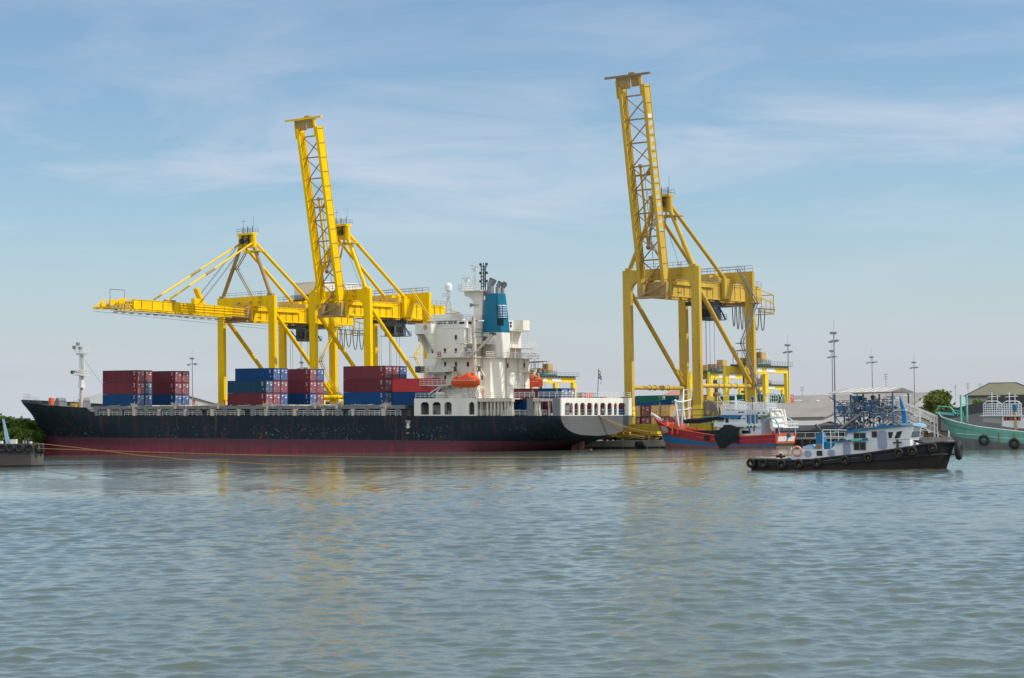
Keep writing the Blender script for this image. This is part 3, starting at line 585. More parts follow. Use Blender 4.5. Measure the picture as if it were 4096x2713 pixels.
# fore gear: windlasses, rails, mast
for y in (-4,4):
    mb=MB(); mb.tube((-163,y-1.2,11),(-163,y+1.2,11),.75,12); mb.box(-164,-162,y-1.3,y+1.3,9.3,10.6); mb.part('windlass',M['ship_grey'],SHIP)
mb=MB(); mb.box(-162.5,-161.5,-8.4,-7.4,10,11.7); mb.part('hose_reel',M['boat_orange'],SHIP)
mb=MB()
for p,q in ((( -178,-2,11.3),(-171.5,-5.4,11.0)),((-171.5,-5.4,10.9),(-166,-8.2,10.6))): mb.rail([p,q],1.1,1.8,.04)
mb.rail([(-181.5,-.4,11.4),(-176,-3.1,11.2)],1.5,1.2,.04); mb.rail([(-150,-11.8,9.6),(-143.5,-12.4,9.2)],1.1,1.6,.04); mb.part('forecastle_rail',M['rusty_white'],SHIP)
fm=S.hit(325,1625,'y',0); X=fm.x
mb=MB(); mb.smooth=True; mb.tube((X,0,9),(X,0,14.3),.42,10); mb.m=1; mb.tube((X,0,14.3),(X,0,16.5),1.0,12,.55); mb.tube((X,0,16.5),(X,0,22.6),.62,12,.52); mb.tube((X+.9,0,17),(X+.9,0,22.2),.16,6); mb.smooth=False
mb.box(X-1.4,X+1.4,-1.6,1.6,17.4,17.6); mb.tube((X,0,22.6),(X,0,23.1),1.3,12,1.5); mb.tube((X,0,25.6),(X,0,33),.05,4)
mb.part('foremast',[M['rusty_white'],M['white_paint']],SHIP)
mb=MB(); mb.rail([(X-1.4,-1.6,17.6),(X+1.4,-1.6,17.6),(X+1.4,1.6,17.6),(X-1.4,1.6,17.6),(X-1.4,-1.6,17.6)],1.1,.8,.05); mb.rail([(X-1.4,-1.3,23.1),(X+1.4,-1.3,23.1),(X+1.4,1.3,23.1)],1.5,.7,.06,3); mb.part('mast_platform_rail',M['white_paint'],SHIP)
for (dx,z) in ((-1.2,24.6),(1.1,24.3),(.2,25.4)):
    mb=MB(); mb.box(X+dx-.35,X+dx+.35,-1.7,-1.0,z-.4,z+.4); mb.part('mast_lamp',M['grey_steel'],SHIP)
mb=MB(); mb.tube((X-2.6,-.9,18.3),(X-1.4,-.9,18.3),.5,10,.25); mb.tube((X-1.5,-.9,18.3),(X-.4,-.4,18.3),.15,6); mb.part('fog_horn',M['deck_green'],SHIP)
mb=MB(); mb.box(X-2.9,X-.6,-1.2,.4,9.1,10.3); mb.part('mast_winch',M['mark_yellow'],SHIP)
mb=MB(); mb.tube((X+.4,.1,22),(X+8.5,4,10),.035,4); mb.tube((X+.4,-.1,18),(X+2,-3,9.5),.035,4); mb.part('mast_stay',M['cable'],SHIP)
# hatch coamings, covers and the side passage
mb=MB(); mb.box(-142.3,-42,-10.7,10.7,ZD-.1,9.0); mb.part('hatch_coaming',M['deck_grey'],SHIP)
hx=[(-141.8,-127.6),(-126.9,-113.3),(-112.6,-99.2),(-98.4,-83.4),(-82.6,-68.6),(-67.9,-62.2),(-61.5,-47.9),(-47.2,-42.2)]
for a,b in hx:
    mb=MB(); mb.box(a,b,-12.3,12.3,8.75,9.52); mb.m=1; x=a+.6
    while x<b-.4: mb.box(x,x+.12,-12.36,-12.3,8.72,9.3); x+=1.9
    mb.part('hatch_cover',[M['ship_grey'],M['deck_grey']],SHIP)
rnd=random.Random(4); x=-140.5; k=0
while x<-42.5:
    w_=.28 if k%3 else .5; mb=MB(); mb.box(x,x+w_*2,-12.85,-12.4,ZD,8.72); mb.box(x-.15,x+w_*2+.15,-12.9,-12.35,8.45,8.74); mb.part('stanchion',M['rusty_white'] if k%2 else M['ship_grey'],SHIP); x+=4.15 if k%2 else 4.6; k+=1
mb=MB()
for a,b in ((-139,-131),(-130,-118.5),(-117,-104),(-102,-90),(-88,-75),(-73,-60),(-58,-43)): mb.rail([(a,-12.75,ZD),(b,-12.75,ZD)],1.15,1.5,.055,3)
mb.part('deck_rail',M['white_paint'],SHIP)
mb=MB(); 
for z,y in ((7.5,-11.1),(8.0,-11.0),(8.35,-11.15)): mb.tube((-141,y,z),(-43,y,z),.11,6)
for i in range(46):
    x=rnd.uniform(-140,-44); mb.box(x,x+rnd.uniform(.3,1.3),-11.5,-10.9,ZD,ZD+rnd.uniform(.5,1.4))
for i in range(8):
    x=rnd.uniform(-110,-60); mb.tube((x,-11.8,ZD),(x+rnd.uniform(-.5,.5),-11.6,8.7),.09,5)
mb.part('deck_piping',M['grey_steel'],SHIP)
mb=MB()
for i in range(7):
    x=-136+i*14+rnd.uniform(-2,2); mb.box(x,x+.6,-11.4,-11.0,ZD+.2,ZD+.9)
mb.part('hose_box',M['red_paint'],SHIP)
mb=MB()
for i in range(9):
    x=-138+i*11+rnd.uniform(-2,2); mb.box(x,x+rnd.uniform(1.2,2.8),-11.7,-11.2,ZD,ZD+rnd.uniform(.7,1.2))
mb.part('vent_box',M['deck_green'],SHIP)
# lashing clutter between the bays
mb=MB()
for a,b in zip(hx,hx[1:]):
    x=(a[1]+b[0])/2
    for i in range(30): mb.beam((x+rnd.uniform(-2.2,2.2),-12.4,9.1+rnd.uniform(0,.4)),(x+rnd.uniform(-1.6,1.6),-12.4,9.5+rnd.uniform(.1,.8)),.07,.07)
    mb.box(x-.3,x+.3,-12.5,12.3,8.8,9.75)
for i in range(60):
    x=rnd.uniform(-140,-44); mb.beam((x,-12.42,9.56),(x+rnd.uniform(.5,3),-12.42,9.56+rnd.uniform(0,.25)),.09,.09)
mb.part('lashing_bridge',M['rusty_white'],SHIP)
# ---------------------------------------------------------------- deck house along the side
def sx(px,y=-13,py=1630): return S.hit(px,py,'y',y).x
def sz(px,py,y=-13): return S.hit(px,py,'y',y).z
ZP=10.95
def holes(lst,y,z0,z1): return [(sx(a,y),sx(b,y),z0,z1) for a,b in lst]
xa,xb=sx(1656),sx(1908); xc=sx(2046)
mb=MB(); mb.panel('y',-12.95,.35,xa,xb,ZD,ZP,[(a,b,ZD+.25,10.15) for a,b in [(sx(1681),sx(1715)),(sx(1728),sx(1762)),(sx(1776),sx(1806)),(sx(1874),sx(1897))]])
for a,b in [(1681,1715),(1728,1762),(1776,1806),(1874,1897)]:
    for e,s in ((sx(a),1),(sx(b),-1)): mb.extr([(e,-12.93,10.15),(e+s*.5,-12.93,10.15),(e,-12.93,9.65)],(0,.3,0))
mb.box(xa,xa+.3,-12.6,12.95,ZD,ZP); mb.panel('y',12.6,.35,xa+.01,xb,ZD,ZP,[])
mb.box(xa+.31,xb,-12.59,12.59,ZP-.25,ZP-.003)
mb.part('side_house',M['ship_white'],SHIP)
mb=MB(); mb.box(xa+1.5,xb+1,-10.2,10.2,ZD,ZP-.26); mb.part('engine_room_casing',M['rusty_white'],SHIP)
mb=MB(); 
for i in range(14):
    x=xa+1+rnd.uniform(0,xb-xa-3); mb.tube((x,-10.6,ZD),(x,-10.6,ZP-.3),rnd.choice((.06,.1,.14)),6)
for i in range(8):
    x=xa+1+rnd.uniform(0,xb-xa-3); mb.box(x,x+.8,-12.2,-11,ZD,ZD+rnd.uniform(.6,1.3))
mb.part('passage_piping',M['grey_steel'],SHIP)
# open aft gallery: beam on columns
mb=MB(); mb.box(xb+.01,xc,-12.95,-11.9,ZP-.75,ZP-.002); mb.box(xb+.01,xc,-11.89,12.9,ZP-.3,ZP-.004)
mb.part('gallery_beam',M['rusty_white'],SHIP)
for px in (1921,1946,1961,1975,1990,2003,2018,2030,2043):
    for w_,y in ((.22,-12.5),):
        x=sx(px); mb=MB(); mb.box(x-w_,x+w_,y-.25,y+.25,ZD,ZP-.76); mb.extr([(x-w_,y,ZP-.78),(x+w_,y,ZP-.78),(x+w_*3.4,y,ZP-.77),(x+w_*3.4,y,ZP-.8)],(0,.2,0)); mb.part('gallery_column',M['rusty_white'],SHIP)
mb=MB(); mb.box(xb+1,sx(2000,-6),-6.5,7,ZD,ZP-.31); mb.part('gallery_bulkhead',M['ship_white'],SHIP)
mb=MB(); mb.rail([(xb,-12.8,ZD),(xc+9,-12.8,ZD)],1.15,1.4,.05,3); mb.part('gallery_rail',M['white_paint'],SHIP)
# grey posts and the after cargo frame
for a,b,z1 in ((2107,2131,ZP-.02),(2210,2238,ZP-.02)):
    mb=MB(); mb.box(sx(a),sx(b),-12.95,-9.5,ZD,z1); mb.part('mooring_deck_post',M['ship_grey'],SHIP)
mb=MB(); mb.box(sx(2128),sx(2212),-12.9,-12.2,ZP-.75,ZP-.3); mb.tube((sx(2131),-12.5,ZP-.2),(sx(2205),-12.5,ZP-.3),.12,6); mb.part('after_beam',M['rusty_white'],SHIP)
for px in (2137,2150,2190,2207):
    x=sx(px); mb=MB(); mb.beam((x,-12.5,ZP-.76),(x+.25,-12.5,ZD),.32,.4); mb.part('after_column',M['rusty_white'],SHIP)
# poop: transom bulwark with rounded openings
ys=lambda px: S.hit(px,1640,'x',.2).y
op=[(2258,2291),(2297,2313),(2320,2340),(2347,2369),(2376,2392),(2400,2422),(2429,2448),(2455,2468),(2473,2503)]
mb=MB(); mb.panel('x',-.1,.36,-12.99,12.99,ZD+.003,ZP,[(ys(a),ys(b),ZD+.12,ZP-1.05) for a,b in op])
for a,b in op:
    for e,s in ((ys(a),1),(ys(b),-1)): mb.extr([(-.09,e,ZP-1.05),(-.09,e+s*.45,ZP-1.05),(-.09,e,ZP-1.5)],(.34,0,0))
mb.part('transom_bulwark',M['ship_white'],SHIP)
mb=MB(); mb.box(-.9,-.11,-12.98,12.98,ZP-.12,ZP-.005); mb.box(sx(2238),-.11,-12.97,-11.2,ZP-.3,ZP-.13); mb.part('poop_deck_edge',M['rusty_white'],SHIP)
mb=MB(); mb.rail([(.1,-12.8,ZP),(.1,12.8,ZP)],1.15,1.9,.05,3); mb.rail([(sx(2150),-12.8,ZP),(.1,-12.8,ZP)],1.15,1.6,.05,3); mb.part('poop_rail',M['white_paint'],SHIP)
mb=MB(); mb.rail([(.0,-12.6,ZD),(.0,12.6,ZD)],1.2,30,.07,2)
for y in (-8.5,-3.6,-1,2.2,7): mb.tube((-1.6,y,ZD),(-1.6,y,ZD+1.0),.3,10)
for y in (-10,4.6): mb.box(-3.4,-1.9,y-.8,y+.8,ZD,ZD+1.1)
mb.part('mooring_winch',M['ship_grey'],SHIP)
mb=MB(); mb.tube((-1.5,2.6,ZP),(-1.2,2.6,ZP+6.2),.07,6); mb.part('ensign_staff',M['dark_steel'],SHIP)
# rudder, rudder horn
mb=MB(); mb.box(sx(2290,0,1780),sx(2312,0,1780),-.45,.45,-5,1.4); mb.box(sx(2318,0,1780),sx(2334,0,1780),-.4,.4,-5,1.9); mb.box(sx(2318,0,1780),sx(2365,0,1780),-.38,.38,-.9,.2); mb.part('rudder',M['boat_maroon'],SHIP)
# ---------------------------------------------------------------- accommodation tower
def box(nm,m,*b,parent=SHIP): mb=MB(); mb.box(*b); return mb.part(nm,m,parent)
YP=-10.; xf=sx(1697,YP,1500); xr=sx(1903,YP,1500)
zl=[sz(1800,y,YP) for y in (1595,1541,1487,1433,1378,1311,1280)]   # deck heights
Z4=zl[3]; ZB=zl[5]; ZT=zl[6]
yst=S.hit(2118,1500,'x',xr).y
mb=MB(); mb.box(xf,xr-.9,YP,yst,ZP,Z4); mb.extr([(xr-.901,YP,ZP),(xr-.3,YP+.15,ZP),(xr,YP+.8,ZP),(xr,yst,ZP),(xr-.901,yst,ZP)],(0,0,Z4-ZP-.002)); 
LOW=mb.part('lower_tower',M['ship_white'],SHIP)
# ribs, pipes and rust runs on the after face
mb=MB(); 
for py_,w_ in ((1925,.25),(1946,.12),(1958,.3),(1991,.12),(2017,.12),(2024,.1),(2072,.14),(2098,.12)):
    y=S.hit(py_,1500,'x',xr).y; mb.box(xr+.003,xr+.16,y-w_,y+w_,ZP,Z4-.1)
for z in (zl[1],zl[2]): mb.box(xr+.003,xr+.06,YP+1,yst,z-.05,z+.05)
mb.part('wall_stiffener',M['rusty_white'],SHIP)
y0,y1=S.hit(1960,1500,'x',xr+1.6).y,S.hit(2018,1500,'x',xr+1.6).y
mb=MB(); mb.extr([(xr+.003,y0-.7,ZP),(xr+1.7,y0,ZP),(xr+1.7,y1,ZP),(xr+.003,y1+.5,ZP)],(0,0,Z4-ZP-.01)); mb.part('engine_casing',M['ship_white'],SHIP)
mb=MB(); yy=S.hit(2088,1450,'x',xr).y; mb.box(xr+.003,xr+1.6,yy-.2,yst-.05,zl[2]-.1,zl[2]); mb.rail([(xr+1.5,yy,zl[2]),(xr+1.5,yst,zl[2])],1.05,1,.05); mb.rail([(xr+.1,yy,zl[2]),(xr+1.5,yy,zl[2])],1.05,1,.05)
for y in (yy,yst-.1): mb.tube((xr+1.5,y,zl[2]),(xr+1.5,y,Z4),.06,6)
mb.part('side_balcony',M['rusty_white'],SHIP)
# deck plate at Z4 all round
mb=MB(); mb.box(sx(1733,-12.6,1433),sx(1893,-12.6,1433),-12.6,YP+.5,Z4,Z4+.16); mb.box(xr-5,xr+2.4,YP+.6,yst+.5,Z4+.001,Z4+.14); mb.box(xf-.3,xf+4,YP-.01,yst,Z4,Z4+.12); mb.part('tower_deck',M['rusty_white'],SHIP)
mb=MB(); mb.rail([(sx(1733,-12.6,1433),-12.5,Z4+.16),(sx(1893,-12.6,1433),-12.5,Z4+.16)],1.1,1.5,.055,3); mb.rail([(xr+2.3,YP+.7,Z4+.14),(xr+2.3,yst+.4,Z4+.14)],1.1,1.3,.055,3); mb.rail([(xr+2.3,yst+.4,Z4+.14),(xr-4,yst+.4,Z4+.14)],1.1,1.3,.055,3); mb.part('tower_rail',M['white_paint'],SHIP)
# upper tower
xu=xr-4.0; yu=S.hit(2085,1400,'x',xu).y
mb=MB(); mb.box(xf,xu,-9.,yu,Z4+.145,ZB-.1); UP=mb.part('upper_tower',M['ship_white'],SHIP)
mb=MB(); ya=S.hit(1905,1400,'x',xu+.1).y; 
for px in (1880,1893): 
    y=S.hit(px,1400,'x',xu+.5).y; mb.tube((xu+.5,y,Z4+1),(xu+.5,y,ZB),.55,12)
mb.part('vent_trunk',M['white_paint'],SHIP)
mb=MB(); z5=zl[4]
mb.box(xu+.003,xu+3.6,-9,-1.9,z5,z5+.14); mb.box(sx(1857,-11.5,1378),xu+.002,-11.6,-9.01,z5+.002,z5+.15); mb.box(xu+.003,xu+3.2,2.6,yu+2.2,z5-.6,z5-.46); mb.box(xu+.003,xu+2.2,2.6,yu,ZB-.4,ZB-.2)
mb.part('upper_balcony',M['rusty_white'],SHIP)
mb=MB(); mb.rail([(xu+3.5,-9,z5+.14),(xu+3.5,-2,z5+.14)],1.1,1.4,.05,3); mb.part('upper_balcony_rail',M['white_paint'],SHIP); mb=MB(); mb.rail([(sx(1857,-11.5,1378),-11.5,z5+.15),(xu,-11.5,z5+.15),(xu+3.5,-9,z5+.15)],1.1,1.3,.05,3); mb.part('upper_balcony_rail',M['white_paint'],SHIP); mb=MB(); mb.rail([(xu+3.1,2.7,z5-.46),(xu+3.1,yu+2.1,z5-.46)],1.1,1.2,.05,3); mb.part('upper_balcony_rail',M['white_paint'],SHIP)
mb=MB()
for y in (3,5.4,yu-.2): mb.tube((xu+3,y,Z4+.15),(xu+3,y,z5-.6),.07,6); mb.tube((xu+2.1,y,z5-.46),(xu+2.1,y,ZB-.4),.07,6)
mb.box(xu+.003,xu+2.2,2.8,5.8,ZB-.2,ZB+1.9); mb.box(xu+.003,xu+2.3,yu-2.4,yu,ZB-.2,ZB+2.1); mb.m=1
for z in (ZB+.4,ZB+1.1):
    for y in (3.6,4.5): mb.box(xu+2.2,xu+2.26,y,y+.6,z,z+.5)
mb.part('aft_store',[M['ship_white'],M['glass']],SHIP)
# wheelhouse
xw0=sx(1748,-8,1295); xw1=xu-.6
mb=MB(); mb.box(xf-.8,xu+.3,-9.1,yu+.1,ZB-.1,ZB+.12); mb.part('bridge_deck',M['ship_white'],SHIP)
mb=MB(); mb.box(xf+.2,xu-2.6,-8,8,ZB+.121,ZT); mb.box(xu-2.59,xu+.1,-8.2,2,ZB+.121,ZT-.1); mb.box(xf-.3,xu-2.2,-8.5,8.5,ZT,ZT+.22)
W_=mb.part('wheelhouse',M['ship_white'],SHIP)
for i,(a,b) in enumerate(((1763,1768),(1770,1785),(1790,1800),(1810,1828),(1832,1850))):
    mb=MB(); xA,xB=sx(a-16,-8,1300),sx(b-16,-8,1300); mb.box(xA,xB,-8.06,-8.003,ZB+.95,ZT-.25); mb.m=1; mb.box(xA-.06,xB+.06,-8.03,-8.001,ZT-.25,ZT-.18); mb.part('bridge_window',[M['glass'],M['dark_steel']],W_)
y_=S.hit(1858,1298,'x',xu-2.59).y
mb=MB(); mb.box(xu+.1,xu+.16,-7.6,-6.2,ZB+.8,ZT-.35); mb.box(xu-1.9,xu-.5,-8.26,-8.203,ZB+.8,ZT-.4); mb.part('bridge_window',M['glass'],W_)
mb=MB(); mb.rail([(xw0,-8.9,ZB+.12),(xu-2,-8.9,ZB+.12)],1.1,.9,.05); mb.rail([(xf,-8.4,ZT+.22),(xu-2.3,-8.4,ZT+.22)],1.1,1.2,.05,3); mb.rail([(xu-2.3,-8.1,ZT),(xu,-8.1,ZT),(xu,2,ZT)],1.1,1.2,.05,3); mb.box(xf+.6,xf+9,-7.9,-7.6,ZT+.22,ZT+1.3); mb.part('monkey_island_rail',M['white_paint'],SHIP)
# bridge wing
for s in (-1,1):
    mb=MB(); X0=sx(1660,-13,1320); X1=sx(1698,-13,1320); Y0,Y1=sorted((s*13,s*8.9)); mb.box(X0,X1,Y0,Y1,ZB-1.3,ZB+.95)
    mb.extr([(X0+.1,s*12.9,ZB-1.31),(X0+.1,s*12.3,ZB-1.8),(X0+.1,s*9.8,ZB-4.6),(X0+.1,s*9.001,ZB-5.6),(X0+.1,s*9.001,ZB-3.6),(X0+.1,s*10.4,ZB-1.31)],(.4,0,0))
    mb.extr([(X1-.5,s*12.9,ZB-1.31),(X1-.5,s*12.3,ZB-1.8),(X1-.5,s*9.8,ZB-4.6),(X1-.5,s*9.001,ZB-5.6),(X1-.5,s*9.001,ZB-1.31)],(.4,0,0)); mb.part('bridge_wing',M['ship_white'],SHIP)
# small windows on the port wall
for px,py,y in ((1731,1403,-9.),(1780,1403,-9.),(1824,1403,-9.),(1824,1350,-9.),(1781,1457,YP),(1824,1457,YP),(1872,1457,YP),(1781,1511,YP)):
    p=S.hit(px,py,'y',y); mb=MB(); mb.box(p.x-.3,p.x+.3,y-.06,y-.003,p.z-.5,p.z+.5); mb.m=1; mb.box(p.x-.4,p.x+.4,y-.035,y-.002,p.z-.6,p.z-.52); mb.part('porthole',[M['glass'],M['rusty_white']],SHIP)
for px in (2031,2097,1927):
    p=S.hit(px,1463 if px!=1927 else 1511,'x',xr+.1); mb=MB(); mb.box(xr+.1,xr+.18,p.y-.22,p.y+.22,p.z-.5,p.z+.5); mb.part('porthole',M['glass'],SHIP)
# side platforms with stairs
def stairs(mb,p,q,w=.8):
    p,q=Vector(p),Vector(q); n=int(abs(q.z-p.z)/.28); 
    for s in (-1,1): mb.beam(p+Vector((0,s*w/2,0)),q+Vector((0,s*w/2,0)),.08,.25); mb.tube(p+Vector((0,s*w/2,1)),q+Vector((0,s*w/2,1)),.04,4)
    for i in range(n): c=p.lerp(q,(i+.5)/n); mb.box(c.x-.16,c.x+.16,c.y-w/2,c.y+w/2,c.z-.03,c.z+.03)
for (pa,pb,py) in ((1677,1803,1541),(1683,1795,1487)):
    z=sz(1720,py,-12.); a,b=sx(pa,-12.6,py),sx(pb if py==1541 else 1790,-12.6,py)
    mb=MB(); mb.box(a,b,-12.6,YP-.003,z-.08,z+.06); mb.extr([(a+2,-12.5,z-.09),(b-1,-12.5,z-.09),(b-2,YP-.01,z-.8),(a+3,YP-.01,z-.8)],(0,0,-.05)); mb.part('side_platform',M['ship_white'],SHIP)
    mb=MB(); mb.rail([(a,-12.5,z+.06),(b,-12.5,z+.06)],1.1,1.2,.05,3); mb.rail([(a,-12.5,z+.06),(a,YP,z+.06)],1.1,1.2,.05,3); mb.part('side_platform_rail',M['white_paint'],SHIP)
mb=MB(); mb.box(sx(1672,-12.6,1487),sx(1682,-12.6,1487),-13.6,-11,zl[2]-.2,zl[2]+1.2); mb.part('side_light',M['dark_steel'],SHIP)
xm=lambda px,z: S.hit(px,z,'y',-11).x
mb=MB()
for (a,za,b,zb) in ((1722,1595,1742,1541),(1720,1541,1742,1487),(1730,1487,1752,1433)): stairs(mb,(xm(a,za),-11,sz(a,za,-11)),(xm(b,zb),-11,sz(b,zb,-11)))
stairs(mb,(xm(1838,1428),-11,Z4+.2),(xm(1862,1380),-11,z5+.1)); mb.part('tower_stair',M['ship_white'],SHIP)
for px,py in ((1757,1418),(1776,1528)):
    p=S.hit(px,py,'y',-12.2)
    for d in (-.3,.3): mb=MB(); mb.smooth=True; mb.tube((p.x+d,-12.2,p.z-.55),(p.x+d,-12.2,p.z+.5),.2,10); mb.sph((p.x+d,-12.2,p.z+.5),.2); mb.part('gas_bottle',M['red_paint'],SHIP)
# funnel casing
xq=xr+.3; yf0=S.hit(1987,1400,'x',xq).y; yf1=S.hit(2040,1400,'x',xq).y; zf=sz(1960,1330,yf0); zft=sz(1960,1174,yf0); xq0=sx(1933,yf0,1330)
mb=MB(); mb.box(xq0,xq,yf0,yf1,Z4+.15,zf); FC=mb.part('funnel_casing',M['ship_white'],SHIP)
mb=MB(); yt1=S.hit(2024,1180,'x',xq).y; xt0=sx(1941,yf0,1176)
A=[(xq0,yf0,zf),(xq,yf0,zf),(xq,yf1,zf),(xq0,yf1,zf)]; B=[(xt0,yf0+.05,zft),(xq-.15,yf0+.05,zft),(xq-.15,yt1,zft),(xt0,yt1,zft)]
mb.add(A+B,[(0,3,2,1),(4,5,6,7),(0,1,5,4),(1,2,6,5),(2,3,7,6),(3,0,4,7)]); FN=mb.part('funnel',M['funnel_blue'],SHIP)
for (a,b) in ((1990,2005),(2008,2024)):
    mb=MB(); pa=S.hit(a,1250,'x',xq-.05); pb=S.hit(b,1250,'x',xq-.05); z0=S.hit(a,1274,'x',xq).z; z1=S.hit(a,1222,'x',xq).z
    for i in range(8):
        z=z0+(z1-z0)*i/8; mb.m=0; mb.box(xq-.09,xq+.1-(.0),pa.y,pb.y,z,z+.31); mb.m=1; mb.extr([(xq-.05,pa.y,z+.30),(xq-.05,pa.y,z+.5),(xq+.22,pa.y,z+.22),(xq+.22,pa.y,z+.14)],(0,pb.y-pa.y,0))
    mb.part('louvre',[M['glass'],M['pale_blue']],FN)
mb=MB(); p=S.hit(2000,1291,'x',xq); 
for y in (p.y-.9,p.y,p.y+.7): mb.box(xq-.06,xq+.06,y,y+.55,p.z-.6,p.z+.8)
mb.part('funnel_vent',M['glass'],FN)
mb=MB(); ex=(xt0+xq)/2
for (dx,y,h,r) in ((-.9,yf0+1,3.2,.95),(.3,yf0+2.0,2.6,.6),(.9,yf0+2.9,2.5,.55),(.6,yf0+3.5,2.2,.45)):
    x=ex+dx; mb.m=0; mb.tube((x,y,zft),(x,y,zft+h*.55),r*.75,12); mb.tube((x,y,zft+h*.55),(x+.55,y+.2,zft+h*.93),r*.75,12,r*.92); mb.m=1; mb.tube((x+.55,y+.2,zft+h*.93),(x+.65,y+.24,zft+h),r*.92,12,r*.8)
mb.tube((xq-.6,yt1-.3,zft),(xq-.6,yt1-.3,zft+.8),.1,6); mb.part('exhaust_pipe',[M['grey_steel'],M['dark_steel']],FN)
mb=MB(); mb.box(xq0+.4,xq0+3.4,yf0-.2,yf0-.003,Z4+.5,z5); mb.part('casing_door',M['rusty_white'],FC)
# signal mast
xm0=sx(1897,-2,1290); zmt=sz(1890,1167,-2); 
mb=MB(); xd0=sx(1862,-2,1165); xd1=sx(1950,-2,1165)
mb.extr([(xm0-.3,-2.6,ZT+.2),(sx(1934,-2,1275),-2.6,ZT+.2),(sx(1938,-2,1200),-2.6,zmt-.6),(xd1,-2.6,zmt),(xd0,-2.6,zmt),(xd0+.2,-2.6,zmt-.9),(sx(1885,-2,1180),-2.6,zmt-1.3),(sx(1898,-2,1195),-2.6,zmt-2.2),(sx(1902,-2,1215),-2.6,zmt-3.4),(sx(1902,-2,1250),-2.6,zmt-5.4)],(0,1.4,0))
mb.box(xd0,xd1,-4.6,.6,zmt,zmt+.15); mb.part('signal_mast',M['ship_white'],SHIP)
mb=MB(); mb.rail([(xd0,-4.5,zmt+.15),(xd1,-4.5,zmt+.15)],1.3,.8,.05,3); mb.rail([(xd0,-4.5,zmt+.15),(xd0,.5,zmt+.15)],1.3,.8,.05,3); mb.part('signal_mast_rail',M['white_paint'],SHIP)
for px,zt_,L_ in ((1866,2.2,2.7),(1898,4.6,2.4)):
    x=sx(px,-3,1150); mb=MB(); mb.tube((x,-3,zmt+.15),(x,-3,zmt+zt_),.18,8); mb.box(x-.4,x+.4,-3.4,-2.6,zmt+zt_,zmt+zt_+.6); mb.box(x-L_/2,x+L_/2,-3.15,-2.85,zmt+zt_+.62,zmt+zt_+.95) if zt_<3 else mb.beam((x-L_/2,-3,zmt+zt_+1.1),(x+L_/2,-3,zmt+zt_+.65),.3,.35)
    if zt_>3: mb.tube((x,-3,zmt+2.6),(x-1.8,-3,zmt+.2),.07,5); mb.tube((x,-3,zmt+2.6),(x+.9,-3,zmt+.2),.07,5)
    mb.part('radar_scanner',M['white_paint'],SHIP)
mb=MB(); x0,x1=sx(1925,-2,1140),sx(1942,-2,1140); zt=sz(1935,1062,-2)
for x,z in ((x0,zt),(x1,zt),((x0+x1)/2,zt+.6)): mb.tube((x,-2,zmt+.1),(x,-2,z),.11,5)
mb.tube((x1+1.2,-2,zmt+.1),(x1,-2,zt-3),.08,5); n=6
for i in range(n+1): z=zmt+1+(zt-zmt-1.2)*i/n; mb.tube((x0-(.3 if i in(3,4,6) else 0),-2,z),(x1+(.5 if i in (4,6) else 0),-2,z),.09,5)
for i in range(n):
    z=zmt+1+(zt-zmt-1.2)*i/n; z2=zmt+1+(zt-zmt-1.2)*(i+1)/n; mb.tube(((x0+x1)/2,-2,z),(x1,-2,z2),.06,4); mb.tube((x1,-2,z),((x0+x1)/2,-2,z2),.06,4)
for z in (zt,zt-1.9,zt-3.7): mb.box(x1+.1,x1+.5,-2.2,-1.8,z,z+.5); mb.box(x0-.4,x0,-2.2,-1.8,z,z+.5)
mb.part('lattice_mast',M['black_paint'],SHIP)
mb=MB(); x=sx(1936,-2.8,1180); mb.extr([(x-.3,-2.7,zmt-.2),(x+.2,-2.7,zmt-.1),(x+.7,-2.7,zmt-1.1),(x+.2,-2.7,zmt-1.1)],(0,.1,0)); mb.part('signal_flag',M['red_paint'],SHIP)
mb=MB(); x=sx(1893,-3,1215); mb.tube((x,-3,zmt-3),(x-.7,-3,zmt-3),.2,10,.45); mb.tube((x,-3,zmt-3),(x+1.4,-3,zmt-3),.1,6); mb.part('ship_horn',M['grey_steel'],SHIP)
# satellite dome on its lattice post
xd=sx(1800,-6,1250); zb=ZT+.2; zt=sz(1794,1163,-6)
mb=MB()
for dx,dy in ((-1,-.6),(1.1,-.6),(.2,.9)): mb.tube((xd+dx,-6+dy,zb),(xd-.4+dx*.3,-6+dy*.3,zt-2.2),.1,5)
for i in range(5):
    t=i/5; t2=(i+1)/5; z=zb+(zt-2.2-zb)*t; z2=zb+(zt-2.2-zb)*t2; mb.tube((xd-1+t*.35,-6.5,z),(xd+1-t2*.9,-6.5,z2),.06,4)
mb.tube((xd-.4,-6,zt-2.2),(xd-.4,-6,zt),.4,10); mb.rail([(xd-1.4,-6.8,zt-1.6),(xd+.6,-6.8,zt-1.6)],1.0,.6,.06,3); mb.part('satellite_post',M['white_paint'],SHIP)
mb=MB(); mb.smooth=True; mb.tube((xd-.4,-6,zt),(xd-.4,-6,zt+.9),.82,16); mb.sph((xd-.4,-6,zt+.9),.82,16,10); mb.part('satellite_dome',M['sign_white'],SHIP)
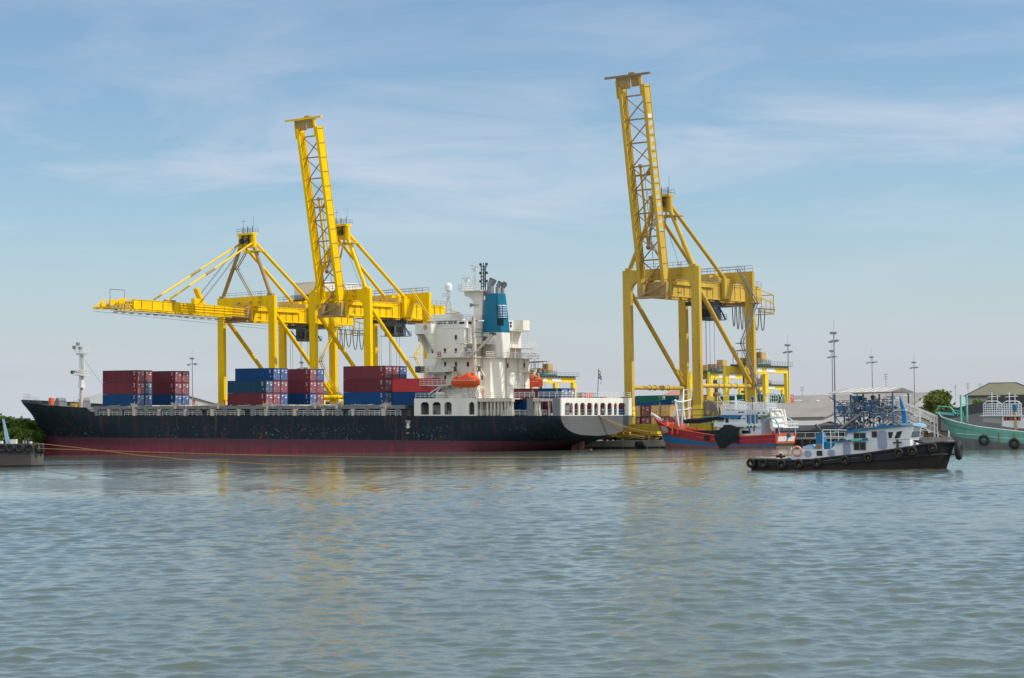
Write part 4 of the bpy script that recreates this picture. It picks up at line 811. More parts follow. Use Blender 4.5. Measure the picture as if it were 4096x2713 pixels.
# provision crane
xk=sx(1897,-11.4,1420); mb=MB(); mb.smooth=True; mb.tube((xk,-11.4,ZP),(xk,-11.4,Z4+4.4),.5,12,.45); mb.tube((xk-.2,-11.4,Z4+4.4),(xk-.2,-11.4,ZB+2),.42,12,.4); mb.smooth=False
mb.box(xk-1.6,xk-.3,-12,-10.8,Z4+.4,Z4+2.0); KR=mb.part('crane_post',M['rusty_white'],SHIP)
p=S.hit(1906,1410,'y',-11.6); q=S.hit(1972,1338,'y',-11.6)
mb=MB(); mb.beam((p.x,-11.9,p.z),(q.x,-11.9,q.z),.28,.4); mb.beam((p.x-.3,-11.2,p.z+.2),(q.x-.3,-11.2,q.z),.28,.4)
for i in range(6): a=p.lerp(q,(i+.5)/6); mb.beam((a.x,-11.9,a.z),(a.x,-11.2,a.z+.1),.15,.15)
mb.m=1; mb.box(q.x-.7,q.x+.5,-12,-11.1,q.z-.2,q.z+.4); mb.box(q.x-2.4,q.x-1.6,-12,-11.1,q.z-1.3,q.z-.5); mb.tube((xk-.2,-11.5,p.z+4.4),(q.x-1,-11.5,q.z+.1),.06,4); mb.tube((xk-.2,-11.5,p.z+3.2),(q.x-1,-11.5,q.z-.3),.06,4)
mb.part('crane_jib',[M['rusty_white'],M['dark_steel']],SHIP)
mb=MB()
for i in range(12): mb.sph((xk-1.2+rnd.uniform(-.8,.9),-12+rnd.uniform(-.3,.6),Z4+.5+rnd.uniform(0,2.2)),rnd.uniform(.2,.4),7,5)
mb.part('crane_winch',M['grey_steel'],SHIP)
# boat deck clutter
mb=MB(); mb.rail([(xa+.3,-12.8,ZP),(xb+15,-12.8,ZP)],1.15,1.3,.05,3); mb.part('boat_deck_rail',M['white_paint'],SHIP)
mb=MB()
for i in range(10):
    x=rnd.uniform(xa+3,xb-1); mb.box(x,x+rnd.uniform(.4,1.2),-11.8,-10.8,ZP,ZP+rnd.uniform(.5,1.3))
for px in (1832,1864): x=sx(px,-12,1588); mb.extr([(x-.9,-12,ZP),(x+1,-12,ZP),(x+1,-12,ZP+1),(x-.2,-12,ZP+1)],(0,1.2,0))
x=sx(1764,-12,1580); mb.tube((x-1,-12,ZP+.9),(x+.8,-12,ZP+.9),.5,12); mb.beam((xa+3.2,-12,ZP+.9),(xa+7.5,-12,ZP+3.1),.2,.2); mb.beam((xa+4.2,-12,ZP+.3),(xa+7.5,-12,ZP+3.1),.16,.16)
mb.tube((sx(1875,-12,1570),-12,ZP),(sx(1875,-12,1570),-12,ZP+3.6),.12,8)
for i in range(26): a=Vector((sx(1893,-12,1570)+rnd.uniform(-1.7,.9),-12+rnd.uniform(-.5,.5),ZP+rnd.uniform(0,1.2))); mb.tube(a,a+Vector((rnd.uniform(-.2,1.3),0,rnd.uniform(.3,2.4))),rnd.uniform(.05,.13),5)
mb.part('deck_gear',M['white_paint'],SHIP)
# davits
for s in (-1,1):
    for px in (1815,1912):
        x=S.hit(px,1520,'y',-12.4).x-(2.4 if s>0 else 0); mb=MB(); mb.beam((x,s*10.1,zl[2]-1.2),(x,s*12.2,zl[2]+1.1),.35,.4); mb.beam((x,s*12.2,zl[2]+1.1),(x,s*12.9,zl[2]+.1),.3,.3); mb.beam((x,s*10.1,zl[1]-.6),(x,s*12.9,zl[1]-.4),.35,.4); mb.beam((x,s*12.9,zl[1]-.5),(x,s*12.4,zl[2]+.5),.25,.25); mb.m=1; mb.box(x-.35,x+.35,s*12.2-.35,s*12.2+.35,zl[2],zl[2]+1); mb.part('boat_davit',[M['rusty_white'],M['dark_steel']],SHIP)
# TUG mark and arrow on the hull
def text(body,size,name,m,parent,fr_m):
    cu_=bpy.data.curves.new('t','FONT'); cu_.body=body; cu_.size=size; cu_.align_x='CENTER'; cu_.extrude=.005; cu_.offset=.012
    o=bpy.data.objects.new('t',cu_); col.objects.link(o); dg=bpy.context.evaluated_depsgraph_get(); me=bpy.data.meshes.new_from_object(o.evaluated_get(dg)); bpy.data.objects.remove(o)
    me.transform(fr_m); me.materials.clear(); me.materials.append(m); ob=bpy.data.objects.new(name,me); col.objects.link(ob); ob.parent=parent; return ob
p=S.hit(1632,1691,'y',-13.04); q=S.hit(1632,1716,'y',-13.04)
text('TUG',.72,'hull_mark',M['mark_white'],SHIP,Matrix.Translation((p.x,-13.03,p.z-.02))@Euler((R(90),0,0)).to_matrix().to_4x4())
mb=MB(); zc=p.z-.1; mb.extr([(p.x-.35,-13.01,zc),(p.x-.35,-13.01,zc-.75),(p.x-.75,-13.01,zc-.75),(p.x,-13.01,q.z),(p.x+.75,-13.01,zc-.75),(p.x+.35,-13.01,zc-.75),(p.x+.35,-13.01,zc)],(0,-.03,0)); mb.box(p.x-.5,p.x+.25,-13.04,-13.01,q.z-.95,q.z-.85); mb.part('hull_arrow',M['mark_white'],SHIP)
# lifeboats
def lifeboat(s,label):
    p=S.hit(1862,1521,'y',-12.9); fr=Fr(S.M@Vector((p.x-(2.4 if s>0 else 0),s*12.9,p.z-1.6)),RZ if s<0 else RZ,TRIM)
    T=thing('lifeboat',label,'lifeboat',fr,'enclosed lifeboats hung from the davits of the container ship'); L2=3.9; rows=[]
    for i in range(15):
        u=-1+2*i/14; w=1.35*(1-abs(u)**3.2)**.6+.02; zt=1.5+.15*u; zk=.55*abs(u)**3; top=[];n=8
        for j in range(n+1): a=math.pi*j/n; top.append((u*L2,-w*math.cos(a),zt-(zt-zk)*math.sin(a)**.75))
        rows.append(top)
    mb=MB(); mb.grid(rows); hb=mb.part('boat_hull',M['lifeboat_orange'],T); rows=[]
    for i in range(15):
        u=-1+2*i/14; w=1.32*(1-abs(u)**3)**.6+.02; zt=1.52+.15*u; h=1.15*(1-abs(u)**3.4)**.7+(.5 if .1<u<.5 else 0)*(1); rows.append([(u*L2*.97,-w*math.cos(math.pi*j/8),zt+h*math.sin(math.pi*j/8)**.7) for j in range(9)])
    mb=MB(); mb.grid(rows); cn=mb.part('canopy',M['lifeboat_orange'],T)
    mb=MB(); 
    for i in range(9): x=-3.4+i*.78; mb.box(x,x+.42,-1.42 if abs(x)<2.6 else -1.3,1.4 if abs(x)<2.6 else 1.28,1.5,1.6)
    mb.part('grab_line',M['mark_white'],T)
    mb=MB(); 
    for x in (-1.7,-.4,.9): mb.box(x,x+.4,-1.22,1.22,1.95,2.2)
    mb.part('window',M['glass'],T); return T
lifeboat(-1,'orange enclosed lifeboat on the near side of the white ship tower, seen whole')
lifeboat(1,'orange lifeboat on the far side of the white ship tower, mostly hidden')
mb=MB(); p=S.hit(1701,1310,'x',X1+.1); fr=Fr(S.M@Vector((X1+.09,p.y,p.z)),RZ,TRIM); mb.torus((0,0,0),.42,.12,'x',18,8); mb.m=1
for a in (45,135,225,315): mb.torus((0,.42*math.cos(R(a)),.42*math.sin(R(a))),.13,.03,'y',8,4)
o=mb.part('life_ring',[M['boat_orange'],M['mark_white']]); place(o,fr); tag(o,'orange life ring hung on the bridge wing of the container ship','life ring')
# flag
fl=[]; p=Vector((-1.2,2.6,ZP+6.0))
fm_=MB()
cols=[0,1,2,1,0]
for k in range(5):
    rows=[]
    for i in range(9):
        t=i/8; row=[]
        for j in (k,k+1): row.append((t*.55+.10*math.sin(t*7+j),t*.5+.25*math.sin(t*5),-j*.34-t*1.5))
        rows.append(row)
    fm_.m=cols[k]; fm_.grid(rows)
o=fm_.part('flag',[M['red_paint'],M['mark_white'],M['boat_blue']]); place(o,Fr(S.M@p,RZ,TRIM)); tag(o,'red white and blue flag drooping from the stern staff of the ship','flag')
# ================================================================ containers
CCOL={'maroon':(.15,.030,.042),'red':(.46,.045,.05),'blue':(.005,.055,.17),'dark blue':(.012,.055,.11),'light blue':(.05,.17,.42),'green':(.012,.12,.085),'tan':(.50,.32,.11),'pink':(.40,.12,.11),'teal':(.06,.30,.26)}
CM={k:mat('container_'+k.replace(' ','_'),v,.55,var=.10,scale=.35,rust=.07,streak=True,rustc=(.10,.055,.04),spec=.15,rnd_=.14) for k,v in CCOL.items()}
def lit(c): return tuple(min(.8,v*1.9+.06) for v in c)
DM={k:mat('lit_door_'+k.replace(' ','_'),(CCOL[k][0]*1.7+.08,CCOL[k][1]*1.7+.055,CCOL[k][2]*1.7+.06),.5,var=.12,scale=2,rust=.08,spec=.3,rnd_=.12) for k in CCOL}  # body colours lightened for the doors: their sunlit look is put into the paint
CMESH={}
def cont_meshes(color,L,Hh):
    key=(color,L,Hh)
    if key in CMESH: return CMESH[key]
    w=1.219; mb=MB(); n=int(L/.28)&~1
    # corrugated long sides: local x from -L/2 to L/2, doors at +x
    for s in (-1,1):
        rows=[[],[]]; 
        for i in range(n+1):
            x=-L/2+.1+(L-.2)*i/n; d=.0 if i%4 in (0,1) else .045
            for r,z in ((0,.16),(1,Hh-.12)): rows[r].append((x,s*(w-.02-d),z))
        mb.grid(rows if s<0 else rows[::-1],sm=False)
    mb.box(-L/2+.05,L/2-.05,-w+.06,w-.06,Hh-.10,Hh-.03); mb.box(-L/2+.05,L/2-.1,-w+.03,w-.03,.02,.14)
    for z0,z1 in ((0,.16),(Hh-.12,Hh)):
        for s in (-1,1): mb.box(-L/2,L/2,s*(w-.07),s*w,z0,z1)
        mb.box(-L/2,-L/2+.1,-w+.071,w-.071,z0+.001,z1-.001); mb.box(L/2-.1,L/2,-w+.071,w-.071,z0+.001,z1-.001)
    for sx_ in (-1,1):
        for sy in (-1,1): mb.box(sx_*L/2,sx_*(L/2-.13),sy*w*1.0005,sy*(w-.13),.161,Hh-.121)
    mb.box(-L/2+.02,-L/2+.07,-w+.1,w-.1,.15,Hh-.12)
    body=mb.mesh('container_body',CM[color])
    doors=[]
    for s in (-1,1):
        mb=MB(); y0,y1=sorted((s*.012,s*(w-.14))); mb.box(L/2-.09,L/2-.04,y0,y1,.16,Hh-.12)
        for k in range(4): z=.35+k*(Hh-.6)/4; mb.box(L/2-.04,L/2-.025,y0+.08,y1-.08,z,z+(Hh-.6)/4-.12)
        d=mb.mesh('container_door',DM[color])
        mb=MB()
        for yy in (.25,.75):
            y=s*yy*(w-.1); mb.tube((L/2+.01,y,.08),(L/2+.01,y,Hh-.06),.035,6)
            for z in (.4,1.1,Hh-.5): mb.box(L/2-.03,L/2+.03,y-.09,y+.09,z,z+.07)
        mb.box(L/2,L/2+.05,s*.3-.2,s*.3+.25,1.0,1.06)
        r=mb.mesh('lock_bar',M['grey_steel'])
        mb=MB(); rr=random.Random(hash(key)%97+s)
        if s>0: mb.box(L/2-.02,L/2-.012,.15,.52,Hh-.62,Hh-.42); mb.box(L/2-.02,L/2-.012,.62,.98,Hh-.62,Hh-.42); mb.box(L/2-.02,L/2-.012,.3,.85,Hh-1.15,Hh-.85)
        else: mb.box(L/2-.02,L/2-.012,-.85,-.4,Hh-.75,Hh-.45); mb.box(L/2-.02,L/2-.012,-.95,-.7,.8,1.1)
        mk=mb.mesh('marking',M['mark_white'])
        doors.append((d,r,mk))
    mb=MB(); mb.box(L/2-.95,L/2-.75,-w-.006,-w+.02,.75,1.05); mb.m=1
    for k in range(5): mb.box(L/2-1.3,L/2-.85,-w-.006,-w+.03,Hh-.35-k*.2,Hh-.28-k*.2)
    side=mb.mesh('side_marking',[M['mark_yellow'],M['mark_white']])
    CMESH[key]=(body,doors,side); return CMESH[key]
def mk(name,me,parent):
    o=bpy.data.objects.new(name,me); col.objects.link(o); o.parent=parent; return o
def container(fr,color,L,Hh,label,group):
    body,doors,side=cont_meshes(color,L,Hh)
    T=thing('shipping_container',label,'container',fr,group); mk('body',body,T)
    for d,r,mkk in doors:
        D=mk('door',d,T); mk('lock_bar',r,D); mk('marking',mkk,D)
    mk('side_marking',side,T); return T
TN={1:['only'],2:['lower','upper'],3:['bottom','middle','top'],4:['bottom','second','third','top'],5:['bottom','second','middle','fourth','top'],6:['bottom','second','third','fourth','fifth','top']}
ZC=9.56; TH=2.895
def bay(px,y0,cols,desc,L=12.19,lift=0.):
    """cols: list of stacks from port inwards, each bottom-up colours; px: image x of the aft port corner"""
    xc=S.hit(px,1560,'y',y0).x
    for k,(off,st,d) in enumerate(cols):
        for t,c in enumerate(st):
            if not c: continue
            fr=S.sub((xc-L/2,y0+1.22+off*2.5,ZC+lift+t*TH),0); fr=Fr(fr.loc,RZ,TRIM)
            container(fr,c,L,2.87,f'{c} container, {TN[len(st)][t]} tier, {d}, {desc}','containers carried on the deck of the container ship')
Y0=-11.8
m_,b_,d_='maroon','blue','dark blue'
bay(549,Y0,[(0,[b_,m_,m_],'near stack'),(1,[b_,d_,m_],'second stack')],'group nearest the bow')
bay(549,Y0,[(5,[b_,m_,m_],'far inner stack'),(6,[b_,m_,m_],'far outer stack')],'group left of lamp post')
bay(1063,Y0,[(0,[m_,d_],'low near stack'),(1,[m_,m_,b_],'inner stack topped blue'),(2,[b_,m_,b_],'right stack topped blue')],'ship group topped bright blue')
bay(1063,Y0,[(6,[b_,m_,m_],'far inner stack'),(7,[m_,m_,b_],'far outer stack')],'right of bright blue tops')
bay(1540,Y0,[(0,[b_,m_,m_],'nearest stack'),(1,[b_,m_,m_],'second stack'),(2,[b_,m_,b_],'third stack')],'tall group before white tower')
bay(1540,Y0,[(0,[b_,'red'],'the low stack')],'touching the white tower') if 0 else None
xc=S.hit(1540,1560,'y',Y0).x+2.1
for t,c in enumerate((b_,'red')):
    container(Fr(S.M@Vector((xc+12.19/2,Y0+1.22,ZC+t*TH)),RZ,TRIM),c,12.19,2.87,f'{"dark maroon red" if c=="red" else c} container, {TN[2][t]} of the low pair partly behind the white tower','containers carried on the deck of the container ship')
CONE=[]
def yard(px,ytop,n,colors,desc,L=12.19,rows=1,yaw=0.,bq=None,hid=0,colskip=0):
    """stack on the quay; px,ytop: image position of its near top corner on the right; n tiers; colors bottom-up per row"""
    zt=GZ+n*2.6
    if bq is None:
        lo,hi=396.,1500.
        for _ in range(50):
            m2=(lo+hi)/2; h=Q.hit(px,1700,'y',m2); z=Q.hit(px,ytop,'y',m2).z
            if z>zt: hi=m2
            else: lo=m2
        bq=lo
    x=Q.hit(px,1700,'y',bq).x
    for r,cl in enumerate(colors):
        for t,c in enumerate(cl):
            if not c: continue
            tt=t+n-len(cl)
            if yaw: p=(x-1.22-r*2.6,bq+L/2,GZ+tt*2.6)
            else: p=(x-L/2,bq+1.22+r*2.6,GZ+tt*2.6)
            rn='' if len(colors)==1 else ' '+['first','second','third','fourth','fifth','sixth'][r]+' row,'
            if yaw: rn=rn.replace('row,','from right,')
            container(Q.sub(p,yaw),c,L,2.585,f'{c} container, {TN[n][tt]} tier,{rn} {desc}','containers stacked in the yard behind the quay')
    return bq
g,r_,t_='green','red','tan'
# the after bay of the ship, seen right of the tower
_xa=S.hit(2245,1580,'y',-9.).x; _zt=S.hit(2245,1603,'y',-9.).z
for k,(cu_,cl_,w1) in enumerate((('blue','maroon','after end'),('maroon','blue','middle'),(None,'dark blue','forward end'))):
    for row in (0,1):
        for t,c in enumerate((cl_,cu_)):
            if not c: continue
            fr=Fr(S.M@Vector((_xa-3.03-k*6.32,-9+1.22+row*2.5,_zt-2.6+t*2.6)),RZ,TRIM)
            container(fr,c,6.06,2.585,f'short {c} container, {["lower","upper"][t]} tier, {["near","far"][row]} side, {w1} of the stern bay','short containers on the stern deck of the container ship')
yard(2327,1571,6,[[m_,r_,b_,m_,m_,m_],[m_,m_,b_,r_,r_,r_],[b_,m_,m_,m_,r_,r_],[g,m_,b_,m_,g,'teal']],'far stack left of stern flag')
yard(2412,1588,5,[[m_,b_,m_,m_,r_]],'small stack right of stern flag',L=6.06)
yard(2520,1590,4,[[m_,m_,b_,m_]],'right half of long maroon row behind stern',L=12.19)
yard(2450,1592,4,[[m_,m_,m_,m_]],'left half of long maroon row behind stern',L=12.19) 
yard(2584,1586,6,[[m_,r_,m_,m_,m_,m_],[m_,b_,m_,r_,r_,r_],[b_,m_,b_,b_,'light blue','light blue'],[m_,m_,b_,m_,m_,'pink'],[b_,m_,m_,b_,'light blue','light blue']],'colourful block behind ochre crane left leg')
yard(2716,1581,6,[[g,m_,b_,g,b_,g]],'dark green stack left of fishing mast')
yard(2650,1581,6,[[g,b_,m_,m_,b_,g]],'long dark green stack between crane legs')
yard(2702,1598,5,[[b_,m_,b_,m_,b_]],'blue stack before dark green ones',L=6.06)
yard(2680,1619,3,[[t_,m_,t_],[m_,t_,t_],[t_,m_,m_],[t_,m_,t_]],'tan stacks beside ochre crane left leg',L=6.06,yaw=R(-90)*1)
yard(2760,1622,3,[[m_,m_,m_],[m_,t_,m_]],'low maroon stacks behind fishing mast',L=6.06)
yard(2820,1594,4,[[b_,m_,b_,b_],[m_,b_,b_,'light blue']],'blue stack above cable reel',L=6.06)
yard(2862,1604,4,[[m_,m_,m_,m_],[m_,r_,b_,'pink'],[g,b_,m_,'teal']],'stack right of cable reel',L=6.06)
yard(2880,1583,6,[[g,m_,g,b_,m_,g]],'dark green stack behind right crane legs',L=12.19)
yard(2985,1578,5,[[g,m_,m_,g,g]],'green stack behind fishing boat house',L=12.19)
yard(3070,1577,5,[[m_,b_,m_,m_,g]],'green stack right of rightmost crane leg',L=12.19)
yard(3129,1578,5,[[g,m_,b_,m_,g],[m_,r_,m_,m_,r_],[b_,m_,r_,m_,r_]],'stack at right end of yard',L=12.19)
yard(1343,1664,2,[[g,m_]],'low pair behind the leftmost crane',L=12.19,bq=440)
# ================================================================ yard gantries
def rtg(px,ytop,pxl,label,zt=20.,top=True,sign=True,flip=False):
    """px,ytop: near right top corner of the girder"""
    lo,hi=400.,1800.
    for _ in range(50):
        m2=(lo+hi)/2
        if Q.hit(px,ytop,'y',m2).z>GZ+zt: hi=m2
        else: lo=m2
    bq=lo; x=Q.hit(px,ytop,'y',bq).x; SPN=22.; WB=7.2
    # the right end in the picture is the landward end: the span runs back along y
    fr=Q.sub((x-WB/2,bq-SPN,GZ)); T=thing('yard_gantry_crane',label,'crane',fr,'yellow rubber tyred gantries over the container yard'); Y=M['rtg_yellow']
    for s in (-1,1):
        X=s*WB/2
        mb=MB(); mb.box(X-.45,X+.45,-.6,SPN+.6,zt-1.9,zt); mb.box(X-.55,X+.55,-.6,SPN+.6,zt-2.0,zt-1.9); mb.part('girder',Y,T)
        for y in (0,SPN):
            mb=MB(); mb.add([(X-.5,y-.55,1.6),(X+.5,y-.55,1.6),(X+.5,y+.55,1.6),(X-.5,y+.55,1.6),(X-.5,y-1.0,zt-2.001),(X+.5,y-1.0,zt-2.001),(X+.5,y+1.0,zt-2.001),(X-.5,y+1.0,zt-2.001)],[(0,3,2,1),(4,5,6,7),(0,1,5,4),(1,2,6,5),(2,3,7,6),(3,0,4,7)]); mb.part('leg',Y,T)
            mb=MB()
            for d in (-.8,.8): mb.tube((X+d,y-.3,.75),(X+d,y+.3,.75),.74,16)
            mb.part('wheel',M['rubber'],T)
    for y in (0,SPN):
        mb=MB(); mb.box(-WB/2-1.5,WB/2+1.5,y-.5,y+.5,1.0,1.6); mb.box(-WB/2+.5,WB/2-.5,y-.3,y+.3,4,4.8); mb.part('sill_beam',Y,T)
    mb=MB(); mb.box(WB/2+.5,WB/2+1.4,-.6,SPN+1.3,zt+.0,zt+.12); mb.box(-WB/2-1.2,-WB/2-.5,-.6,SPN+1.3,zt,zt+.12); mb.m=1; mb.rail([(WB/2+1.35,-.6,zt+.12),(WB/2+1.35,SPN+1.2,zt+.12)],1.1,1.5,.05); 
    y=0
    while y<SPN: mb.box(WB/2+.451,WB/2+1.3,y,y+.14,zt-.5,zt-.01); y+=1.6
    mb.part('walkway',[M['deck_green'],M['grey_steel']],T)
    # trolley, cab, machine boxes
    ty=7.5; mb=MB(); mb.box(-WB/2-.6,WB/2+.6,ty-4,ty+4.5,zt+.13,zt+.6); mb.m=1; mb.box(.5,2.7,ty+1.8,ty+4.4,zt+1.2,zt+4.0); mb.box(-2.6,-.5,ty-3,ty+0,zt+.6,zt+2.4); mb.m=2
    for yy in (ty-3,ty-.5,ty+1): mb.tube((2.2,yy,zt+1.6),(3.2,yy,zt+1.6),.7,10); mb.box(.5,1.5,yy-.5,yy+.5,zt+.6,zt+2.6)
    mb.m=3; mb.rail([(WB/2+.5,ty-4,zt+.6),(WB/2+.5,ty+4.5,zt+.6)],1.1,1.2,.06,3); mb.part('trolley',[M['deck_green'],M['tan_steel'],M['brown_steel'],M['dark_steel']],T)
    mb=MB()
    if top:
        for yy in (ty-6,ty-3.5,ty-1,ty+1.2):
            mb.beam((2.6,yy,zt+.6),(2.6,yy,zt+4.6),.14,.14); mb.beam((-2,yy,zt+.6),(-2,yy,zt+4.2),.14,.14)
        mb.m=1; mb.add([(-2.6,ty-6.6,zt+4.3),(3.2,ty-6.6,zt+4.7),(3.2,ty+2.2,zt+4.9),(-2.6,ty+2.2,zt+4.5)],[(0,1,2,3)]); mb.add([(-2.6,ty-6.6,zt+4.2),(3.2,ty-6.6,zt+4.6),(3.2,ty+2.2,zt+4.8),(-2.6,ty+2.2,zt+4.4)],[(3,2,1,0)]); mb.part('trolley_roof',[M['grey_steel'],M['white_paint']],T)
    mb=MB(); mb.box(-.5,2.4,ty-3.4,ty-1.2,zt-5,zt-2.4); mb.m=1; mb.box(2.38,2.44,ty-3.2,ty-1.4,zt-4.6,zt-3); mb.box(-.4,2.2,ty-3.46,ty-3.39,zt-4.6,zt-3); mb.part('operator_cab',[M['plant_steel'],M['glass']],T)
    mb=MB()
    for xx in (-1.2,1.2):
        for yy in (ty-1,ty+2): mb.tube((xx,yy,zt),(xx,yy,zt-6.6),.05,4)
    mb.part('hoist_rope',M['cable'],T)
    mb=MB(); mb.box(-3,3,ty-.4,ty+1.4,zt-7.6,zt-6.9); mb.box(-1.4,1.4,ty-1.2,ty+2.4,zt-6.88,zt-6.3); mb.tube((0,ty+2,zt-4.9),(0,ty+2,zt-6.3),.6,10); mb.part('spreader',M['brown_steel'],T)
    mb=MB()
    for yy in (SPN-4.4,SPN-1): mb.box(-.3 if 0 else -2.2,2.2,yy-1.2,yy+1.2,3.2,5)
    mb.part('engine_house',Y,T)
    if sign:
        for (a,b) in ((4.5,6.8),(9.4,14.4)):
            mb=MB(); mb.box(WB/2+.452,WB/2+.56,a,b,zt-1.75,zt-.55); mb.part('sign_board',M['sign_white'],T)
    return T
rtg(2294,1507,2165,'yellow yard gantry right of the white ship tower with a white canopy on top')
rtg(3147,1467,3030,'tallest yard gantry, just right of the ochre crane, with a tan cabin on top')
rtg(2985,1492,2805,'yard gantry seen through the right legs of the ochre crane',top=False)
rtg(3131,1540,3040,'small distant yard gantry framed under the tallest one',top=False)
rtg(1420,1585,1340,'distant yellow yard gantry low behind the middle crane legs',top=False,sign=False)
add('ring_orange',(.72,.30,.17),.6)
add('concrete_hull',(.10,.09,.082),.8,var=.15,rust=.2,streak=True,scale=.8,rustc=(.10,.09,.085))
# ================================================================ boats
def tyre(mb,c,Rr=.5,r=.19,ax='y'): mb.torus(c,Rr,r,ax,20,8,.9)
def loft(mb,st,bands,keelz=-.9,side_n=3,pw=.5):
    """st: list of (x, half breadth deck, half breadth waterline, [z levels bottom..top]); bands: material per level gap"""
    rows=[]; mats=None
    nl=len(st[0][3])
    def ring(x,hd,hw,zs):
        z0,z1=zs[0],zs[-1]; pts=[]
        for z in zs:
            t=max(0,(z-z0)/(z1-z0)); pts.append((x,hw+(hd-hw)*t**.8,z))
        return [(p[0],-p[1],p[2]) for p in pts[::-1]]+[(p[0],p[1],p[2]) for p in pts]
    R_=[ring(*s) for s in st]; n=len(R_[0])
    for a,b in zip(R_,R_[1:]):
        for j in range(n-1):
            lv=min(j if j>=nl else nl-1-j-1, nl-2) if j<nl-1 else (j-nl if j>=nl else 0)
            o=len(mb.v); mb.v+=[a[j],a[j+1],b[j+1],b[j]]; mb.f.append([o,o+3,o+2,o+1]); mb.mi.append(bands[lv]); mb.sm.append(False)
    return R_
# ---------- near tug
T0=Fr((0,0,0),R(-22)); c=CAM+ray(3400,1881)*((-4.0)/ray(3400,1881).z)
TG=Fr(c+Vector((math.sin(R(22)),math.cos(R(22)),0))*2.7,R(-22)); NB=-2.7
TUG=thing('tug_boat','white and blue tug with a black tyre fendered hull, nearest boat at right','tug',TG)
th=lambda px,py,y=NB: TG.hit(px,py,'y',y)
sheer=[(2993,1838),(3060,1838),(3150,1842),(3250,1838),(3350,1826),(3450,1816),(3550,1801),(3640,1787),(3700,1775),(3760,1768),(3797,1769)]
mb=MB(); st=[]
for i,(px,py) in enumerate(sheer):
    p=th(px,py); f=i/(len(sheer)-1); hb=2.7*(min(1,.72+f*2.2) if f<.15 else 1)*(1-max(0,(f-.62)/.38)**2.2*.93); hw=2.55*(min(1,.6+f*2.8) if f<.15 else 1)*(1-max(0,(f-.55)/.45)**1.6*.97)
    x=p.x; zt=p.z; xw=x-(max(0,f-.75)/.25)*.75; st.append((x,hb,hw,[-.55,.12,zt*.52+.05,zt-.02])); 
# the keel line is pulled back under the bow
R_=loft(mb,[(s[0],s[1],s[2],s[3]) for s in st],[0,1,2])
zs=[v[2] for v in mb.v]; xm_=st[-1][0]
for i,v in enumerate(mb.v):
    k=max(0,(v[0]-(xm_-6))/6); mb.v[i]=(v[0]-k**1.5*.85*(1-min(1,max(0,v[2])/st[-1][3][-1])),v[1],v[2])
a=R_[0]; mb.add(a,[list(range(len(a)))]); mb.mi[-1]=2
mb.add([(s[0],-s[1],s[3][-1]-.25) for s in st]+[(s[0],s[1],s[3][-1]-.25) for s in st[::-1]],[list(range(2*len(st)))[::-1]]); mb.mi[-1]=3
M['tug_red']=mat('tug_red',(.06,.018,.015),.7,var=.3,rust=.3,scale=1)
M['hull_blackred']=mat('hull_blackred',(.020,.017,.017),.6,var=.3,rust=.25,scale=1,streak=True,rustc=(.06,.03,.025))
mb.part('hull',[M['tug_red'],M['hull_blackred'],M['black_paint'],M['grey_steel']],TUG)
mb=MB(); mb.path([(s[0],-s[1]-.05,s[3][-1]-.02) for s in st],.13,6); mb.path([(s[0],s[1]+.05,s[3][-1]-.02) for s in st],.13,6); mb.path([(s[0]-.05,-s[1]*.995-.08,s[3][2]) for s in st[1:]],.09,6); mb.part('rubbing_strake',M['rubber'],TUG)
# side outlines traced at the near house wall, extruded to their real width
HY=-2.05; hh=lambda px,py,y=HY: th(px,py,y)
def wall(pts,y,m,name,parent=TUG,w=None): mb=MB(); mb.extr([hh(a,b,y) for a,b in pts],(0,(-2*y if w is None else w),0)); return mb.part(name,m,parent)
DH=wall([(3168,1842),(3168,1800),(3192,1798),(3322,1798),(3340,1780),(3340,1772),(3385,1768),(3460,1761),(3461,1763),(3640,1758),(3641,1800),(3560,1812),(3400,1832),(3250,1846)],HY,M['boat_white'],'deck_house')
WH=wall([(3384,1764),(3392,1727),(3480,1716),(3652,1704),(3652,1709),(3640,1756),(3461,1763)],HY+.003,M['boat_white'],'wheelhouse')
wall([(3384,1733),(3384,1724),(3480,1712),(3606,1697),(3606,1706),(3480,1719)],HY-.25,M['bright_blue'],'wheelhouse_roof',w=4.6)
mb=MB(); p0,p1=hh(3606,1703),hh(3680,1702); mb.extr([(p0.x,-2.35,p0.z),(p0.x+1.1,-2.2,p0.z),(p1.x,-.9,p0.z-.15),(p1.x,.9,p0.z-.15),(p0.x+1.1,2.2,p0.z),(p0.x,2.35,p0.z)],(0,0,.22)); mb.part('front_visor',M['pale_blue'],TUG)
wall([(3333,1770),(3336,1765),(3468,1753),(3468,1761),(3400,1767)],HY-.35,M['bright_blue'],'side_awning',w=.6)
p,q=hh(3405,1762,HY-.4),hh(3448,1757,HY-.4); mb=MB(); mb.beam((p.x,HY-.42,p.z),(q.x,HY-.42,q.z),.06,.2); mb.part('rolled_cover',M['teal_light'],TUG)
def win(px0,py0,px1,py1,parent,frame=True,mull=True,y=HY):
    a,b=hh(px0,py1,y),hh(px1,py0,y); mb=MB(); mb.box(a.x,b.x,y-.03,y-.003,a.z,b.z); mb.m=1
    if frame:
        for x0,x1,z0,z1 in ((a.x-.05,a.x,a.z-.05,b.z+.05),(b.x,b.x+.05,a.z-.05,b.z+.05),(a.x,b.x,a.z-.05,a.z),(a.x,b.x,b.z,b.z+.05)): mb.box(x0,x1,y-.05,y-.002,z0,z1)
        if mull: mb.box((a.x+b.x)/2-.03,(a.x+b.x)/2+.03,y-.05,y-.031,a.z,b.z)
    mb.part('window',[M['glass'],M['grey_steel']],parent)
